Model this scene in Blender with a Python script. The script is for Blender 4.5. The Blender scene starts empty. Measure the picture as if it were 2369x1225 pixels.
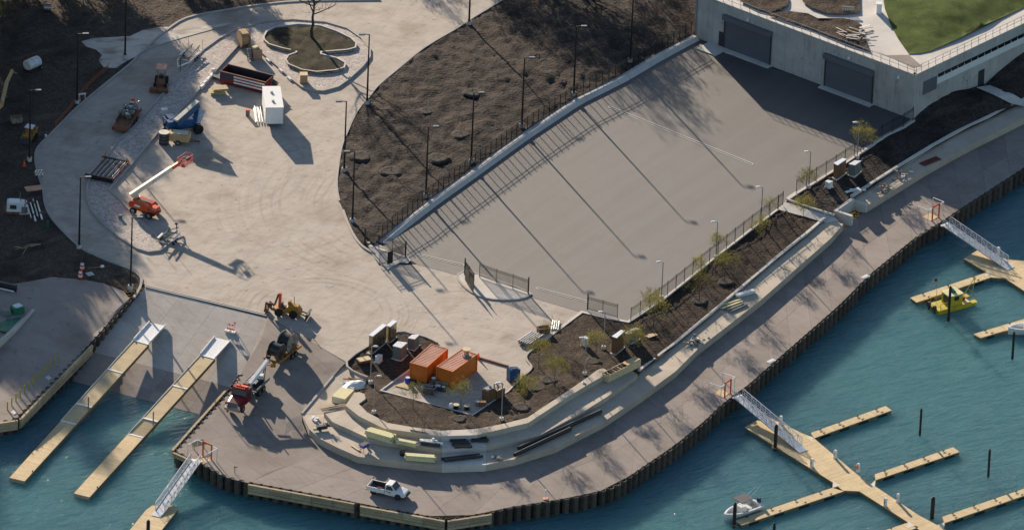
import bpy, bmesh, math, random
from mathutils import Vector, Matrix, noise as mnoise
from mathutils.bvhtree import BVHTree
from mathutils.geometry import delaunay_2d_cdt
random.seed(7)
scene = bpy.context.scene
COL = scene.collection
V = Vector
# ------------------------------------------------------------------ camera
PITCH = math.radians(27.5); ROLL = math.radians(2.4); DIST = 1500.0
PXM = 16.9                         # photo pixels per metre at the aim point
IW, IH = 2369.0, 1225.0
FOC = PXM * DIST                   # focal length in photo pixels
F = V((0, math.cos(PITCH), -math.sin(PITCH)))
R0 = V((1, 0, 0)); U0 = V((0, math.sin(PITCH), math.cos(PITCH)))
R = R0 * math.cos(ROLL) + U0 * math.sin(ROLL)
U = U0 * math.cos(ROLL) - R0 * math.sin(ROLL)
CAM = -F * DIST
cd = bpy.data.cameras.new('camera'); co = bpy.data.objects.new('camera', cd); COL.objects.link(co)
m = Matrix((R, U, -F)).transposed().to_4x4(); m.translation = CAM
co.matrix_world = m
cd.sensor_fit = 'HORIZONTAL'; cd.sensor_width = 36.0; cd.lens = 36.0 * FOC / IW
cd.clip_start = 10.0; cd.clip_end = 8000.0
scene.camera = co
# ------------------------------------------------------------------ light
SUN_EL = math.radians(16.0); SUN_AZ = math.atan2(-0.404, 0.915)      # azimuth from +Y towards +X
sd = V((math.sin(SUN_AZ) * math.cos(SUN_EL), math.cos(SUN_AZ) * math.cos(SUN_EL), math.sin(SUN_EL)))
sl = bpy.data.lights.new('sun', 'SUN'); so = bpy.data.objects.new('sun', sl); COL.objects.link(so)
sl.energy = 5.0; sl.angle = math.radians(0.55); sl.color = (1.0, 0.84, 0.66)
so.rotation_euler = (-sd).to_track_quat('-Z', 'Y').to_euler(); so.location = sd * 300
w = bpy.data.worlds.new('World'); scene.world = w; w.use_nodes = True
wn = w.node_tree; bg = wn.nodes['Background']
sky = wn.nodes.new('ShaderNodeTexSky'); sky.sky_type = 'NISHITA'; sky.sun_disc = False
sky.sun_elevation = SUN_EL; sky.sun_rotation = SUN_AZ; sky.altitude = 200; sky.air_density = 1.0; sky.dust_density = 0.6; sky.ozone_density = 1.5
wn.links.new(sky.outputs[0], bg.inputs[0]); bg.inputs[1].default_value = 0.070
scene.view_settings.view_transform = 'Standard'; scene.view_settings.look = 'None'
scene.view_settings.exposure = 1.05; scene.view_settings.gamma = 1.0; scene.view_settings.use_curve_mapping = False
scene.cycles.use_denoising = True
scene.cycles.max_bounces = 5; scene.cycles.diffuse_bounces = 2; scene.cycles.glossy_bounces = 3; scene.cycles.transparent_max_bounces = 8
scene.cycles.caustics_reflective = False; scene.cycles.caustics_refractive = False
# ------------------------------------------------------------------ pixel -> place
def ray(px, py):
    return (F * FOC + R * (px - IW / 2) + U * (IH / 2 - py)).normalized()
def G(px, py, z=0.0):                              # photo pixel on the level z
    d = ray(px, py); return CAM + d * ((z - CAM.z) / d.z)
def W(px, py, a, b):                               # photo pixel on the upright plane through a and b
    n = (b - a).cross(V((0, 0, 1))); d = ray(px, py)
    return CAM + d * ((a - CAM).dot(n) / d.dot(n))
SHEETS = []; _bvh = [None]
def at(px, py):                                    # photo pixel on whatever ground is built there
    if _bvh[0] is None:
        vs, fs = [], []
        for sv, sf in SHEETS:
            o = len(vs); vs += sv; fs += [tuple(i + o for i in f) for f in sf]
        _bvh[0] = BVHTree.FromPolygons(vs, fs)
    h = _bvh[0].ray_cast(CAM, ray(px, py))
    return h[0] if h[0] else G(px, py, 0)
def gz(x, y, zmax=3.0):                            # ground height under a point
    at(1184, 600)
    h = _bvh[0].ray_cast(V((x, y, zmax)), V((0, 0, -1)))
    return h[0].z if h[0] else 0.0
def heading(p, q):
    return math.atan2(q.y - p.y, q.x - p.x)
# ------------------------------------------------------------------ materials
MATS = {}
def srgb(r, g, b):
    f = lambda c: (c / 255 / 12.92) if c / 255 <= 0.04045 else ((c / 255 + 0.055) / 1.055) ** 2.4
    return (f(r), f(g), f(b))
def mat(name, col, rough=0.7, metal=0.0, var=0.18, scale=1.2, bump=0.0, bscale=12.0, spec=0.4, var2=0.0, scale2=12.0, coords='Object', bdist=0.05):
    if name in MATS: return MATS[name]
    m = bpy.data.materials.new(name); m.use_nodes = True; MATS[name] = m
    nt = m.node_tree; b = nt.nodes['Principled BSDF']
    b.inputs['Roughness'].default_value = rough; b.inputs['Metallic'].default_value = metal
    b.inputs['Specular IOR Level'].default_value = spec
    tc = nt.nodes.new('ShaderNodeTexCoord')
    n = nt.nodes.new('ShaderNodeTexNoise'); n.inputs['Scale'].default_value = scale; n.inputs['Detail'].default_value = 5
    n.inputs['Roughness'].default_value = 0.6
    nt.links.new(tc.outputs[coords], n.inputs['Vector'])
    rp = nt.nodes.new('ShaderNodeValToRGB')
    rp.color_ramp.elements[0].position = 0.32; rp.color_ramp.elements[1].position = 0.68
    rp.color_ramp.elements[0].color = (*[c * (1 - var) for c in col], 1)
    rp.color_ramp.elements[1].color = (*[min(1, c * (1 + var)) for c in col], 1)
    nt.links.new(n.outputs['Fac'], rp.inputs[0])
    out = rp.outputs[0]
    if var2:
        n2 = nt.nodes.new('ShaderNodeTexNoise'); n2.inputs['Scale'].default_value = scale2; n2.inputs['Detail'].default_value = 3
        nt.links.new(tc.outputs[coords], n2.inputs['Vector'])
        mr = nt.nodes.new('ShaderNodeMapRange'); mr.inputs[1].default_value = 0.3; mr.inputs[2].default_value = 0.7
        mr.inputs[3].default_value = 1 - var2; mr.inputs[4].default_value = 1 + var2
        nt.links.new(n2.outputs['Fac'], mr.inputs[0])
        mx = nt.nodes.new('ShaderNodeMix'); mx.data_type = 'RGBA'; mx.blend_type = 'MULTIPLY'; mx.inputs[0].default_value = 1
        nt.links.new(out, mx.inputs[6]); nt.links.new(mr.outputs[0], mx.inputs[7]); out = mx.outputs[2]
    nt.links.new(out, b.inputs['Base Color'])
    if bump:
        nb = nt.nodes.new('ShaderNodeTexNoise'); nb.inputs['Scale'].default_value = bscale; nb.inputs['Detail'].default_value = 4
        nt.links.new(tc.outputs[coords], nb.inputs['Vector'])
        bp = nt.nodes.new('ShaderNodeBump'); bp.inputs['Strength'].default_value = bump; bp.inputs['Distance'].default_value = bdist
        nt.links.new(nb.outputs['Fac'], bp.inputs['Height']); nt.links.new(bp.outputs[0], b.inputs['Normal'])
    m['out'] = 1
    return m
def nodes(m): return m.node_tree, m.node_tree.nodes['Principled BSDF']
def layer(m, kind, fac_src, col, amount):
    """mix a colour into Base Color by a factor socket"""
    nt, b = nodes(m); src = b.inputs['Base Color'].links[0].from_socket
    mx = nt.nodes.new('ShaderNodeMix'); mx.data_type = 'RGBA'; mx.blend_type = kind
    ml = nt.nodes.new('ShaderNodeMath'); ml.operation = 'MULTIPLY'; ml.inputs[1].default_value = amount
    nt.links.new(fac_src, ml.inputs[0]); nt.links.new(ml.outputs[0], mx.inputs[0])
    nt.links.new(src, mx.inputs[6]); mx.inputs[7].default_value = (*col, 1)
    nt.links.new(mx.outputs[2], b.inputs['Base Color'])
def mapped(m, rotz=0.0, scale=(1, 1, 1), coords='Object', warp=0.0):
    nt, b = nodes(m); tc = nt.nodes.new('ShaderNodeTexCoord'); mp = nt.nodes.new('ShaderNodeMapping')
    mp.vector_type = 'TEXTURE'; mp.inputs['Rotation'].default_value = (0, 0, rotz); mp.inputs['Scale'].default_value = [1.0 / k for k in scale]
    src = tc.outputs[coords]
    if warp:
        n = nt.nodes.new('ShaderNodeTexNoise'); n.inputs['Scale'].default_value = 0.06; n.inputs['Detail'].default_value = 2
        nt.links.new(src, n.inputs['Vector'])
        va = nt.nodes.new('ShaderNodeVectorMath'); va.operation = 'MULTIPLY_ADD'
        nt.links.new(n.outputs['Color'], va.inputs[0]); va.inputs[1].default_value = (warp, warp, 0); nt.links.new(src, va.inputs[2])
        src = va.outputs[0]
    nt.links.new(src, mp.inputs['Vector']); return mp.outputs[0]
def ramp(m, src, a, b_, inv=False):
    nt, b = nodes(m); mr = nt.nodes.new('ShaderNodeMapRange'); mr.clamp = True
    mr.inputs[1].default_value = a; mr.inputs[2].default_value = b_
    if inv: mr.inputs[3].default_value = 1; mr.inputs[4].default_value = 0
    nt.links.new(src, mr.inputs[0]); return mr.outputs[0]
def noisefac(m, vec, scale, a, b_, detail=4, inv=False, rough=0.55):
    nt, b = nodes(m); n = nt.nodes.new('ShaderNodeTexNoise'); n.inputs['Scale'].default_value = scale; n.inputs['Detail'].default_value = detail
    n.inputs['Roughness'].default_value = rough
    nt.links.new(vec, n.inputs['Vector']); return ramp(m, n.outputs['Fac'], a, b_, inv)
def brickfac(m, vec, w_, h_, mortar=0.03, offset=0.0):
    nt, b = nodes(m); t = nt.nodes.new('ShaderNodeTexBrick'); t.offset = offset; t.squash = 1
    t.inputs['Scale'].default_value = 1; t.inputs['Mortar Size'].default_value = mortar; t.inputs['Mortar Smooth'].default_value = 0.2
    t.inputs['Brick Width'].default_value = w_; t.inputs['Row Height'].default_value = h_
    nt.links.new(vec, t.inputs['Vector']); return t.outputs['Fac'], t.outputs['Color']
def objrand(m, lo, hi):
    """every piece its own tone"""
    nt, b = nodes(m); oi = nt.nodes.new('ShaderNodeObjectInfo'); mr = nt.nodes.new('ShaderNodeMapRange'); mr.inputs[3].default_value = lo; mr.inputs[4].default_value = hi
    nt.links.new(oi.outputs['Random'], mr.inputs[0]); src = b.inputs['Base Color'].links[0].from_socket
    mx = nt.nodes.new('ShaderNodeMix'); mx.data_type = 'RGBA'; mx.blend_type = 'MULTIPLY'; mx.inputs[0].default_value = 1
    nt.links.new(src, mx.inputs[6]); nt.links.new(mr.outputs[0], mx.inputs[7]); nt.links.new(mx.outputs[2], b.inputs['Base Color'])
# ------------------------------------------------------------------ objects
def tag(o, label=None, cat=None, group=None, kind=None):
    if label: o['label'] = label
    if cat: o['category'] = cat
    if group: o['group'] = group
    if kind: o['kind'] = kind
    return o
def thing(name, label, cat, loc=(0, 0, 0), rotz=0.0, group=None):
    o = bpy.data.objects.new(name, None); COL.objects.link(o); o.empty_display_size = 0.3
    o.location = loc; o.rotation_euler = (0, 0, rotz)
    return tag(o, label, cat, group)
def link_mesh(name, me, material, parent=None, loc=(0, 0, 0)):
    o = bpy.data.objects.new(name, me); COL.objects.link(o)
    if parent: o.parent = parent
    o.location = loc
    if material and not me.materials: me.materials.append(material)
    return o
def copy_tree(o, parent=None):
    c = o.copy(); COL.objects.link(c); c.parent = parent
    for ch in list(o.children): copy_tree(ch, c)
    return c
class MB:
    def __init__(s): s.v = []; s.f = []; s.sm = []
    def add(s, vs, fs, smooth=False):
        o = len(s.v); s.v += [V(p) for p in vs]; s.f += [tuple(i + o for i in f) for f in fs]; s.sm += [smooth] * len(fs); return s
    def box(s, c, size, rotz=0.0, roty=0.0, rotx=0.0, taper=1.0):
        x, y, z = [d / 2 for d in size]
        vs = [V((sx * x * (taper if sz > 0 else 1), sy * y * (taper if sz > 0 else 1), sz * z)) for sz in (-1, 1) for sy in (-1, 1) for sx in (-1, 1)]
        if rotx or roty or rotz:
            r = Matrix.Rotation(rotz, 3, 'Z') @ Matrix.Rotation(roty, 3, 'Y') @ Matrix.Rotation(rotx, 3, 'X'); vs = [r @ p for p in vs]
        c = V(c); vs = [p + c for p in vs]
        return s.add(vs, [(0, 2, 3, 1), (4, 5, 7, 6), (0, 1, 5, 4), (2, 6, 7, 3), (0, 4, 6, 2), (1, 3, 7, 5)])
    def b2(s, x0, x1, y0, y1, z0, z1):
        return s.box(((x0 + x1) / 2, (y0 + y1) / 2, (z0 + z1) / 2), (x1 - x0, y1 - y0, z1 - z0))
    def cyl(s, p, q, r, r2=None, n=8, caps=True, smooth=True):
        p, q = V(p), V(q); r2 = r if r2 is None else r2; d = q - p
        if d.length < 1e-6: return s
        d.normalize(); a = d.orthogonal().normalized(); b = d.cross(a)
        vs = []
        for c, rr in ((p, r), (q, r2)):
            for i in range(n):
                t = 2 * math.pi * i / n; vs.append(c + (a * math.cos(t) + b * math.sin(t)) * rr)
        s.add(vs, [(i, (i + 1) % n, n + (i + 1) % n, n + i) for i in range(n)], smooth)
        if caps: s.add(vs, [tuple(range(n))[::-1], tuple(range(n, 2 * n))])
        return s
    def tube(s, pts, r, n=6):
        for a, b in zip(pts, pts[1:]): s.cyl(a, b, r, n=n)
        return s
    def bar(s, p, q, w_, h_):
        p, q = V(p), V(q); d = q - p; L = d.length
        if L < 1e-6: return s
        d.normalize(); up = V((0, 0, 1))
        if abs(d.z) > 0.97: up = V((0, 1, 0))
        sx = d.cross(up).normalized(); uz = sx.cross(d)
        vs = [c + sx * (i * w_ / 2) + uz * (j * h_ / 2) for c in (p, q) for j in (-1, 1) for i in (-1, 1)]
        return s.add(vs, [(0, 1, 3, 2), (4, 6, 7, 5), (0, 4, 5, 1), (2, 3, 7, 6), (0, 2, 6, 4), (1, 5, 7, 3)])
    def prism(s, poly, z0, z1):
        """upright prism over a 2D/3D outline"""
        n = len(poly); bot = [V((p[0], p[1], z0)) for p in poly]; top = [V((p[0], p[1], z1)) for p in poly]
        return s.loft(bot, top)
    def loft(s, bot, top, smooth=False):
        n = len(bot); s.add(list(bot) + list(top), [(i, (i + 1) % n, n + (i + 1) % n, n + i) for i in range(n)], smooth)
        return s.add(list(bot) + list(top), [tuple(range(n))[::-1], tuple(range(n, 2 * n))])
    def prof(s, poly, y0, y1):
        """outline in x,z swept along y"""
        n = len(poly); a = [V((p[0], y0, p[1])) for p in poly]; b = [V((p[0], y1, p[1])) for p in poly]
        s.add(a + b, [(i, n + i, n + (i + 1) % n, (i + 1) % n) for i in range(n)])
        return s.add(a + b, [tuple(range(n)), tuple(range(n, 2 * n))[::-1]])
    def rings(s, rings, smooth=True, closed=True, caps=True):
        n = len(rings[0]); vs = [p for r in rings for p in r]; fs = []
        for k in range(len(rings) - 1):
            for i in range(n if closed else n - 1):
                j = (i + 1) % n; fs.append((k * n + i, k * n + j, (k + 1) * n + j, (k + 1) * n + i))
        s.add(vs, fs, smooth)
        if caps and closed: s.add(rings[0], [tuple(range(n))[::-1]]); s.add(rings[-1], [tuple(range(n))])
        return s
    def ball(s, c, r, n=8, squash=1.0):
        c = V(c); rg = []
        for k in range(1, n // 2):
            t = math.pi * k / (n // 2); rg.append([c + V((r * math.sin(t) * math.cos(2 * math.pi * i / n), r * math.sin(t) * math.sin(2 * math.pi * i / n), -r * squash * math.cos(t))) for i in range(n)])
        return s.rings(rg)
    def strip(s, pts, w_, h, closed=False, side=0.0):
        """kerb-like bar of width w_ and height h along pts (their z = underside)"""
        pts = [V(p) for p in pts]; n = len(pts); prof = []
        for i, p in enumerate(pts):
            a = pts[i - 1] if (i or closed) else p; b = pts[(i + 1) % n] if (i < n - 1 or closed) else p
            d1 = (p - a); d2 = (b - p); d1.z = d2.z = 0
            d1 = d1.normalized() if d1.length > 1e-6 else d2.normalized(); d2 = d2.normalized() if d2.length > 1e-6 else d1
            t = (d1 + d2); t = t.normalized() if t.length > 0.1 else d1
            nrm = V((-t.y, t.x, 0)); k = 1 / max(0.45, t.dot(d1))
            l = p + nrm * (w_ * (0.5 + side) * k); r = p - nrm * (w_ * (0.5 - side) * k)
            up = V((0, 0, h)); prof.append([l, r, r + up, l + up])
        if closed: prof.append(prof[0])
        return s.rings(prof, smooth=False, caps=not closed)
    def mesh(s, name='m', world_to=None):
        me = bpy.data.meshes.new(name); vs = s.v
        if world_to is not None: vs = [world_to @ p for p in vs]
        me.from_pydata([tuple(p) for p in vs], [], s.f)
        for p, k in zip(me.polygons, s.sm): p.use_smooth = k
        me.validate(); me.update(); return me
    def build(s, name, material, parent=None, world=False):
        if parent is None:
            x = [p.x for p in s.v]; y = [p.y for p in s.v]; z = [p.z for p in s.v]
            o = V(((min(x) + max(x)) / 2, (min(y) + max(y)) / 2, min(z)))
            return link_mesh(name, s.mesh(name, Matrix.Translation(-o)), material, None, o)
        inv = None
        if world:
            p = parent; mw = Matrix.Identity(4)
            while p: mw = (Matrix.Translation(p.location) @ p.rotation_euler.to_matrix().to_4x4()) @ mw; p = p.parent
            inv = mw.inverted()
        return link_mesh(name, s.mesh(name, inv), material, parent)
def idw(ctrl, sig=110.0):
    """smooth height field through control points: local straight fits, weighted by nearness"""
    def f(px, py):
        a = [[0.0] * 3 for _ in range(3)]; b = [0.0] * 3
        for x, y, z in ctrl:
            u, v = (x - px) / 100, 2.2 * (y - py) / 100; d = math.hypot(u, v) * 100
            k = 1.0 / (1.0 + (d / (0.25 * sig)) ** 3.0) + 1e-6
            r = (1.0, u, v)
            for i in range(3):
                b[i] += k * r[i] * z
                for j in range(3): a[i][j] += k * r[i] * r[j]
        lam = 0.02; a[1][1] += lam; a[2][2] += lam
        M3 = Matrix(a); zz = (M3.inverted_safe() @ V(b))[0]
        lo = min(c[2] for c in ctrl); hi = max(c[2] for c in ctrl)
        return min(hi, max(lo, zz))
    return f
def inside(p, poly):
    c = False; j = len(poly) - 1
    for i in range(len(poly)):
        if (poly[i][1] > p[1]) != (poly[j][1] > p[1]) and p[0] < (poly[j][0] - poly[i][0]) * (p[1] - poly[i][1]) / (poly[j][1] - poly[i][1]) + poly[i][0]: c = not c
        j = i
    return c
def sheet(name, pts, material, z=0.0, grid=None, rough=0.0, rscale=0.5, kind='structure', holes=(), ground=True, calm=None):
    """ground sheet: outline in photo pixels, height from z (number or function of the pixel)"""
    zf = z if callable(z) else (lambda a, b: z)
    vs = [V((p[0], p[1])) for p in pts]; n = len(vs); es = [(i, (i + 1) % n) for i in range(n)]
    if grid:
        x0 = min(p[0] for p in pts); x1 = max(p[0] for p in pts); y0 = min(p[1] for p in pts); y1 = max(p[1] for p in pts)
        gx, gy = grid; yy = y0 + gy / 2; k = 0
        while yy < y1:
            xx = x0 + gx * (0.5 if k % 2 else 0.99)
            while xx < x1:
                q = (xx + random.uniform(-.2, .2) * gx, yy + random.uniform(-.2, .2) * gy)
                if inside(q, pts): vs.append(V(q))
                xx += gx
            yy += gy; k += 1
    rv, re, rf, _, _, _ = delaunay_2d_cdt(vs, es, [tuple(range(n))], 1, 1e-4)
    ov = []
    for p in rv:
        zz = zf(p.x, p.y); q = G(p.x, p.y, zz)
        if rough:
            edge = 0.25 if any((p - e).length < 2 for e in vs[:n]) else 1.0
            if calm and inside((p.x, p.y), calm): edge = 0.12
            q.z += edge * rough * (mnoise.fractal(V((q.x, q.y, 3.1)) * rscale, 0.9, 2.1, 4))
        ov.append(q)
    mb = MB(); fs = []
    for f in rf:
        a, b, c = ov[f[0]], ov[f[1]], ov[f[2]]
        fs.append(tuple(f) if (b - a).cross(c - a).z > 0 else tuple(f)[::-1])
    if ground: SHEETS.append(([v.copy() for v in ov], fs)); _bvh[0] = None
    me = bpy.data.meshes.new(name); me.from_pydata([tuple(p) for p in ov], [], fs)
    if rough:
        for p in me.polygons: p.use_smooth = True
    me.update()
    o = link_mesh(name, me, material); 
    if kind: o['kind'] = kind
    return o
def block_px(mb, top, ztop, zbot):
    """prism whose top outline is given in photo pixels at level ztop (a number or a list)"""
    zt = ztop if isinstance(ztop, (list, tuple)) else [ztop] * len(top)
    t = [G(p[0], p[1], z) for p, z in zip(top, zt)]; b = [V((p.x, p.y, zbot)) for p in t]
    area = sum(t[i].x * t[(i + 1) % len(t)].y - t[(i + 1) % len(t)].x * t[i].y for i in range(len(t)))
    if area < 0: t.reverse(); b.reverse()
    return mb.loft(b, t)
def resample(pts, n):
    pts = [V(p) for p in pts]; L = [0]
    for a, b in zip(pts, pts[1:]): L.append(L[-1] + (b - a).length)
    out = []
    for k in range(n + 1):
        s_ = L[-1] * k / n; i = max(j for j in range(len(L)) if L[j] <= s_ + 1e-9); i = min(i, len(pts) - 2)
        out.append(pts[i].lerp(pts[i + 1], (s_ - L[i]) / max(1e-9, L[i + 1] - L[i])))
    return out
# ================================================================== materials of the setting
def concrete(name, col, joint=None, rot=0.0, streak=None, stain=0.5, var=0.10, jdark=(0.12, 0.10, 0.09), jamt=0.55, mortar=0.02):
    m = mat(name, col, rough=0.85, var=var, scale=0.35, bump=0.25, bscale=9, spec=0.25, var2=0.06, scale2=5)
    v0 = mapped(m, warp=6.0)
    layer(m, 'MULTIPLY', noisefac(m, v0, 0.11, 0.52, 0.72), (0.72, 0.66, 0.62), stain)
    layer(m, 'MULTIPLY', noisefac(m, mapped(m), 0.9, 0.60, 0.72, detail=6), (0.62, 0.56, 0.52), stain * 0.8)
    if streak:
        for (rz, sx, sy, amt) in streak:
            layer(m, 'MULTIPLY', noisefac(m, mapped(m, rz, (sx, sy, 1), warp=2.0), 1.0, 0.50, 0.66, detail=5), (0.68, 0.62, 0.58), amt)
    if joint:
        f, _ = brickfac(m, mapped(m, rot), joint[0], joint[1], mortar)
        layer(m, 'MIX', f, jdark, jamt)
    return m
A1 = math.radians(58)      # lie of the jetties and the car park, as seen from above
M_road = concrete('road_concrete', (0.42, 0.375, 0.325), joint=(4.6, 3.8), rot=-0.25, streak=[(-0.25, 0.10, 1.1, 0.22), (1.1, 0.07, 0.9, 0.25), (0.6, 0.12, 1.6, 0.22)], stain=1.0, jamt=0.3)
def tyre_arcs(m, c, r0, r1, amt, freq=1.6):
    nt, bs = nodes(m); tc = nt.nodes.new('ShaderNodeTexCoord'); vd = nt.nodes.new('ShaderNodeVectorMath'); vd.operation = 'DISTANCE'
    nt.links.new(tc.outputs['Object'], vd.inputs[0]); vd.inputs[1].default_value = c
    n1 = nt.nodes.new('ShaderNodeTexNoise'); n1.noise_dimensions = '1D'; n1.inputs['Scale'].default_value = freq; n1.inputs['Detail'].default_value = 4
    nt.links.new(vd.outputs['Value'], n1.inputs['W']); f = ramp(m, n1.outputs['Fac'], 0.50, 0.66)
    a = ramp(m, vd.outputs['Value'], r0, r0 + 2); b_ = ramp(m, vd.outputs['Value'], r1 - 4, r1, True); k = noisefac(m, mapped(m), 0.09, 0.42, 0.6)
    for s_ in (a, b_, k):
        mm = nt.nodes.new('ShaderNodeMath'); mm.operation = 'MULTIPLY'; nt.links.new(f, mm.inputs[0]); nt.links.new(s_, mm.inputs[1]); f = mm.outputs[0]
    layer(m, 'MULTIPLY', f, (0.55, 0.48, 0.44), amt)
tyre_arcs(M_road, G(740, 720, 0), 4, 16, 0.5); tyre_arcs(M_road, G(1020, 480, 0), 8, 34, 0.3, 1.1); tyre_arcs(M_road, G(420, 380, 0), 6, 40, 0.25, 0.9); tyre_arcs(M_road, G(1150, 820, 0), 3, 22, 0.3, 1.3)
layer(M_road, 'MULTIPLY', noisefac(M_road, mapped(M_road, 0.3, (0.6, 1.5, 1)), 0.35, 0.64, 0.74, detail=7, rough=0.7), (0.45, 0.38, 0.33), 0.7)
M_apron = concrete('apron_concrete', (0.240, 0.209, 0.188), joint=(5.0, 4.0), rot=-0.9, streak=[(-0.95, 0.10, 1.6, 0.35)], stain=0.6, jamt=0.22)
M_prom = concrete('promenade_concrete', (0.245, 0.212, 0.192), streak=[(-1.0, 0.12, 1.8, 0.30), (0.3, 0.2, 1.4, 0.2)], stain=0.55)
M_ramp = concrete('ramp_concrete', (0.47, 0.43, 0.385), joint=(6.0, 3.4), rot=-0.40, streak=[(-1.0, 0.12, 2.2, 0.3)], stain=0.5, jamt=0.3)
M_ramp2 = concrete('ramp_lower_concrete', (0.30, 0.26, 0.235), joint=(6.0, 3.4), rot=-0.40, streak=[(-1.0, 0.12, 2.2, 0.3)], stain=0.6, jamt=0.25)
M_quay = concrete('quay_concrete', (0.29, 0.25, 0.222), joint=(6.5, 4.2), rot=-0.95, stain=0.9, jamt=0.2)
M_pale = concrete('pale_concrete', (0.55, 0.52, 0.48), stain=0.35)
M_tier = concrete('terrace_concrete', (0.46, 0.40, 0.325), stain=0.45)
M_kerb = concrete('kerb_concrete', (0.37, 0.345, 0.32), stain=0.5)
M_wall = concrete('wall_concrete', (0.47, 0.44, 0.40), stain=0.6, var=0.12)
M_pave = mat('paver_cobble', (0.50, 0.45, 0.41), rough=0.9, var=0.12, scale=0.8, spec=0.2, var2=0.25, scale2=2.2, bump=0.7, bscale=5)
_nt, _b = nodes(M_pave); _vo = _nt.nodes.new('ShaderNodeTexVoronoi'); _vo.inputs['Scale'].default_value = 2.6; _vo.feature = 'DISTANCE_TO_EDGE'
_nt.links.new(mapped(M_pave, 0.5, (1, 1.5, 1)), _vo.inputs['Vector'])
layer(M_pave, 'MULTIPLY', ramp(M_pave, _vo.outputs['Distance'], 0.0, 0.14, True), (0.45, 0.40, 0.40), 0.8)
M_asph = mat('asphalt', (0.084, 0.080, 0.078), rough=0.55, var=0.05, scale=0.15, bump=0.3, bscale=30, spec=0.5, var2=0.05, scale2=14)
layer(M_asph, 'MULTIPLY', noisefac(M_asph, mapped(M_asph, A1, (0.025, 0.42, 1)), 1.0, 0.42, 0.62, detail=3), (0.84, 0.83, 0.82), 0.8)
layer(M_asph, 'MULTIPLY', noisefac(M_asph, mapped(M_asph, warp=4), 0.14, 0.55, 0.7), (0.80, 0.78, 0.76), 0.6)
def soil(name, a, b_, c, s=0.5):
    m = mat(name, a, rough=1.0, var=0.25, scale=s * 4, bump=1.0, bscale=2.5, spec=0.1, var2=0.45, scale2=4, bdist=0.18)
    layer(m, 'MIX', noisefac(m, mapped(m, warp=8), s * 0.5, 0.48, 0.66, detail=6), b_, 0.85)
    layer(m, 'MIX', noisefac(m, mapped(m, 0.7, (0.3, 1.2, 1), warp=5), s, 0.55, 0.72, detail=7, rough=0.65), c, 0.7)
    return m
M_soil = soil('soil', (0.085, 0.068, 0.055), (0.042, 0.036, 0.032), (0.16, 0.125, 0.10), 0.35)
M_bank = soil('bank_soil', (0.050, 0.042, 0.037), (0.020, 0.0185, 0.018), (0.13, 0.098, 0.080), 0.34)
M_mulch = mat('bark_mulch', (0.066, 0.049, 0.038), rough=1.0, var=0.45, scale=2.2, bump=1.0, bscale=4, spec=0.1, var2=0.5, scale2=5, bdist=0.15)
layer(M_mulch, 'MIX', noisefac(M_mulch, mapped(M_mulch, warp=4), 0.25, 0.46, 0.62, detail=6), (0.032, 0.026, 0.022), 0.7)
M_grassbed = mat('bed_soil', (0.052, 0.044, 0.032), rough=1.0, var=0.4, scale=1.2, bump=0.9, bscale=5, spec=0.1, var2=0.4, scale2=7)
layer(M_grassbed, 'MIX', noisefac(M_grassbed, mapped(M_grassbed), 0.4, 0.5, 0.66), (0.05, 0.055, 0.024), 0.6)
M_lawn = mat('lawn_grass', (0.060, 0.085, 0.020), rough=1.0, var=0.35, scale=0.5, bump=0.8, bscale=9, spec=0.1, var2=0.3, scale2=8)
M_mud = mat('wet_mud', (0.40, 0.37, 0.34), rough=0.5, var=0.2, scale=0.3, spec=0.5, bump=0.2, bscale=3)
layer(M_mud, 'MIX', noisefac(M_mud, mapped(M_mud, 0.2, (0.5, 1.2, 1), warp=6), 0.3, 0.5, 0.62, detail=6), (0.10, 0.085, 0.07), 0.8)
M_steelpile = mat('sheet_pile_steel', (0.075, 0.060, 0.048), rough=0.75, metal=0.0, var=0.45, scale=1.2, bump=0.2, spec=0.4, var2=0.3, scale2=6)
M_timber = mat('fender_timber', (0.40, 0.315, 0.20), rough=0.85, var=0.18, scale=1.0, spec=0.2, var2=0.15, scale2=9, bump=0.2)
M_black = mat('black_paint', (0.012, 0.012, 0.014), rough=0.45, var=0.1, spec=0.4)
M_darkgap = mat('core_fill', (0.03, 0.028, 0.026), rough=1.0)
objrand(M_prom, 0.86, 1.1); objrand(M_tier, 0.93, 1.06); objrand(M_timber, 0.8, 1.15); objrand(M_steelpile, 0.65, 1.3); objrand(M_ramp, 0.93, 1.05); objrand(M_ramp2, 0.9, 1.08)
# ------------------------------------------------------------------ water
M_water = mat('harbour_water', (0.056, 0.148, 0.178), rough=0.06, var=0.12, scale=0.03, spec=0.5)
_nt, _b = nodes(M_water); _b.inputs['IOR'].default_value = 1.33
_b.inputs['Subsurface Weight'].default_value = 1.0; _b.inputs['Subsurface Radius'].default_value = (0.6, 1.0, 1.0); _b.inputs['Subsurface Scale'].default_value = 6.0; _b.subsurface_method = 'BURLEY'
layer(M_water, 'MIX', noisefac(M_water, mapped(M_water), 0.022, 0.40, 0.64, detail=2), (0.072, 0.200, 0.210), 0.6)
_h = None
for rz, sc, sx, sy, k in ((0.55, 1.15, 0.38, 1.5, 0.8), (0.35, 0.55, 0.4, 1.3, 0.9), (0.75, 2.6, 0.5, 1.4, 0.3)):
    _n = _nt.nodes.new('ShaderNodeTexNoise'); _n.inputs['Scale'].default_value = sc; _n.inputs['Detail'].default_value = 3
    _nt.links.new(mapped(M_water, rz, (sx, sy, 1)), _n.inputs['Vector'])
    _m = _nt.nodes.new('ShaderNodeMath'); _m.operation = 'MULTIPLY_ADD'; _m.inputs[1].default_value = k
    _nt.links.new(_n.outputs['Fac'], _m.inputs[0])
    if _h is None: _m.inputs[2].default_value = 0
    else: _nt.links.new(_h, _m.inputs[2])
    _h = _m.outputs[0]
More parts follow.
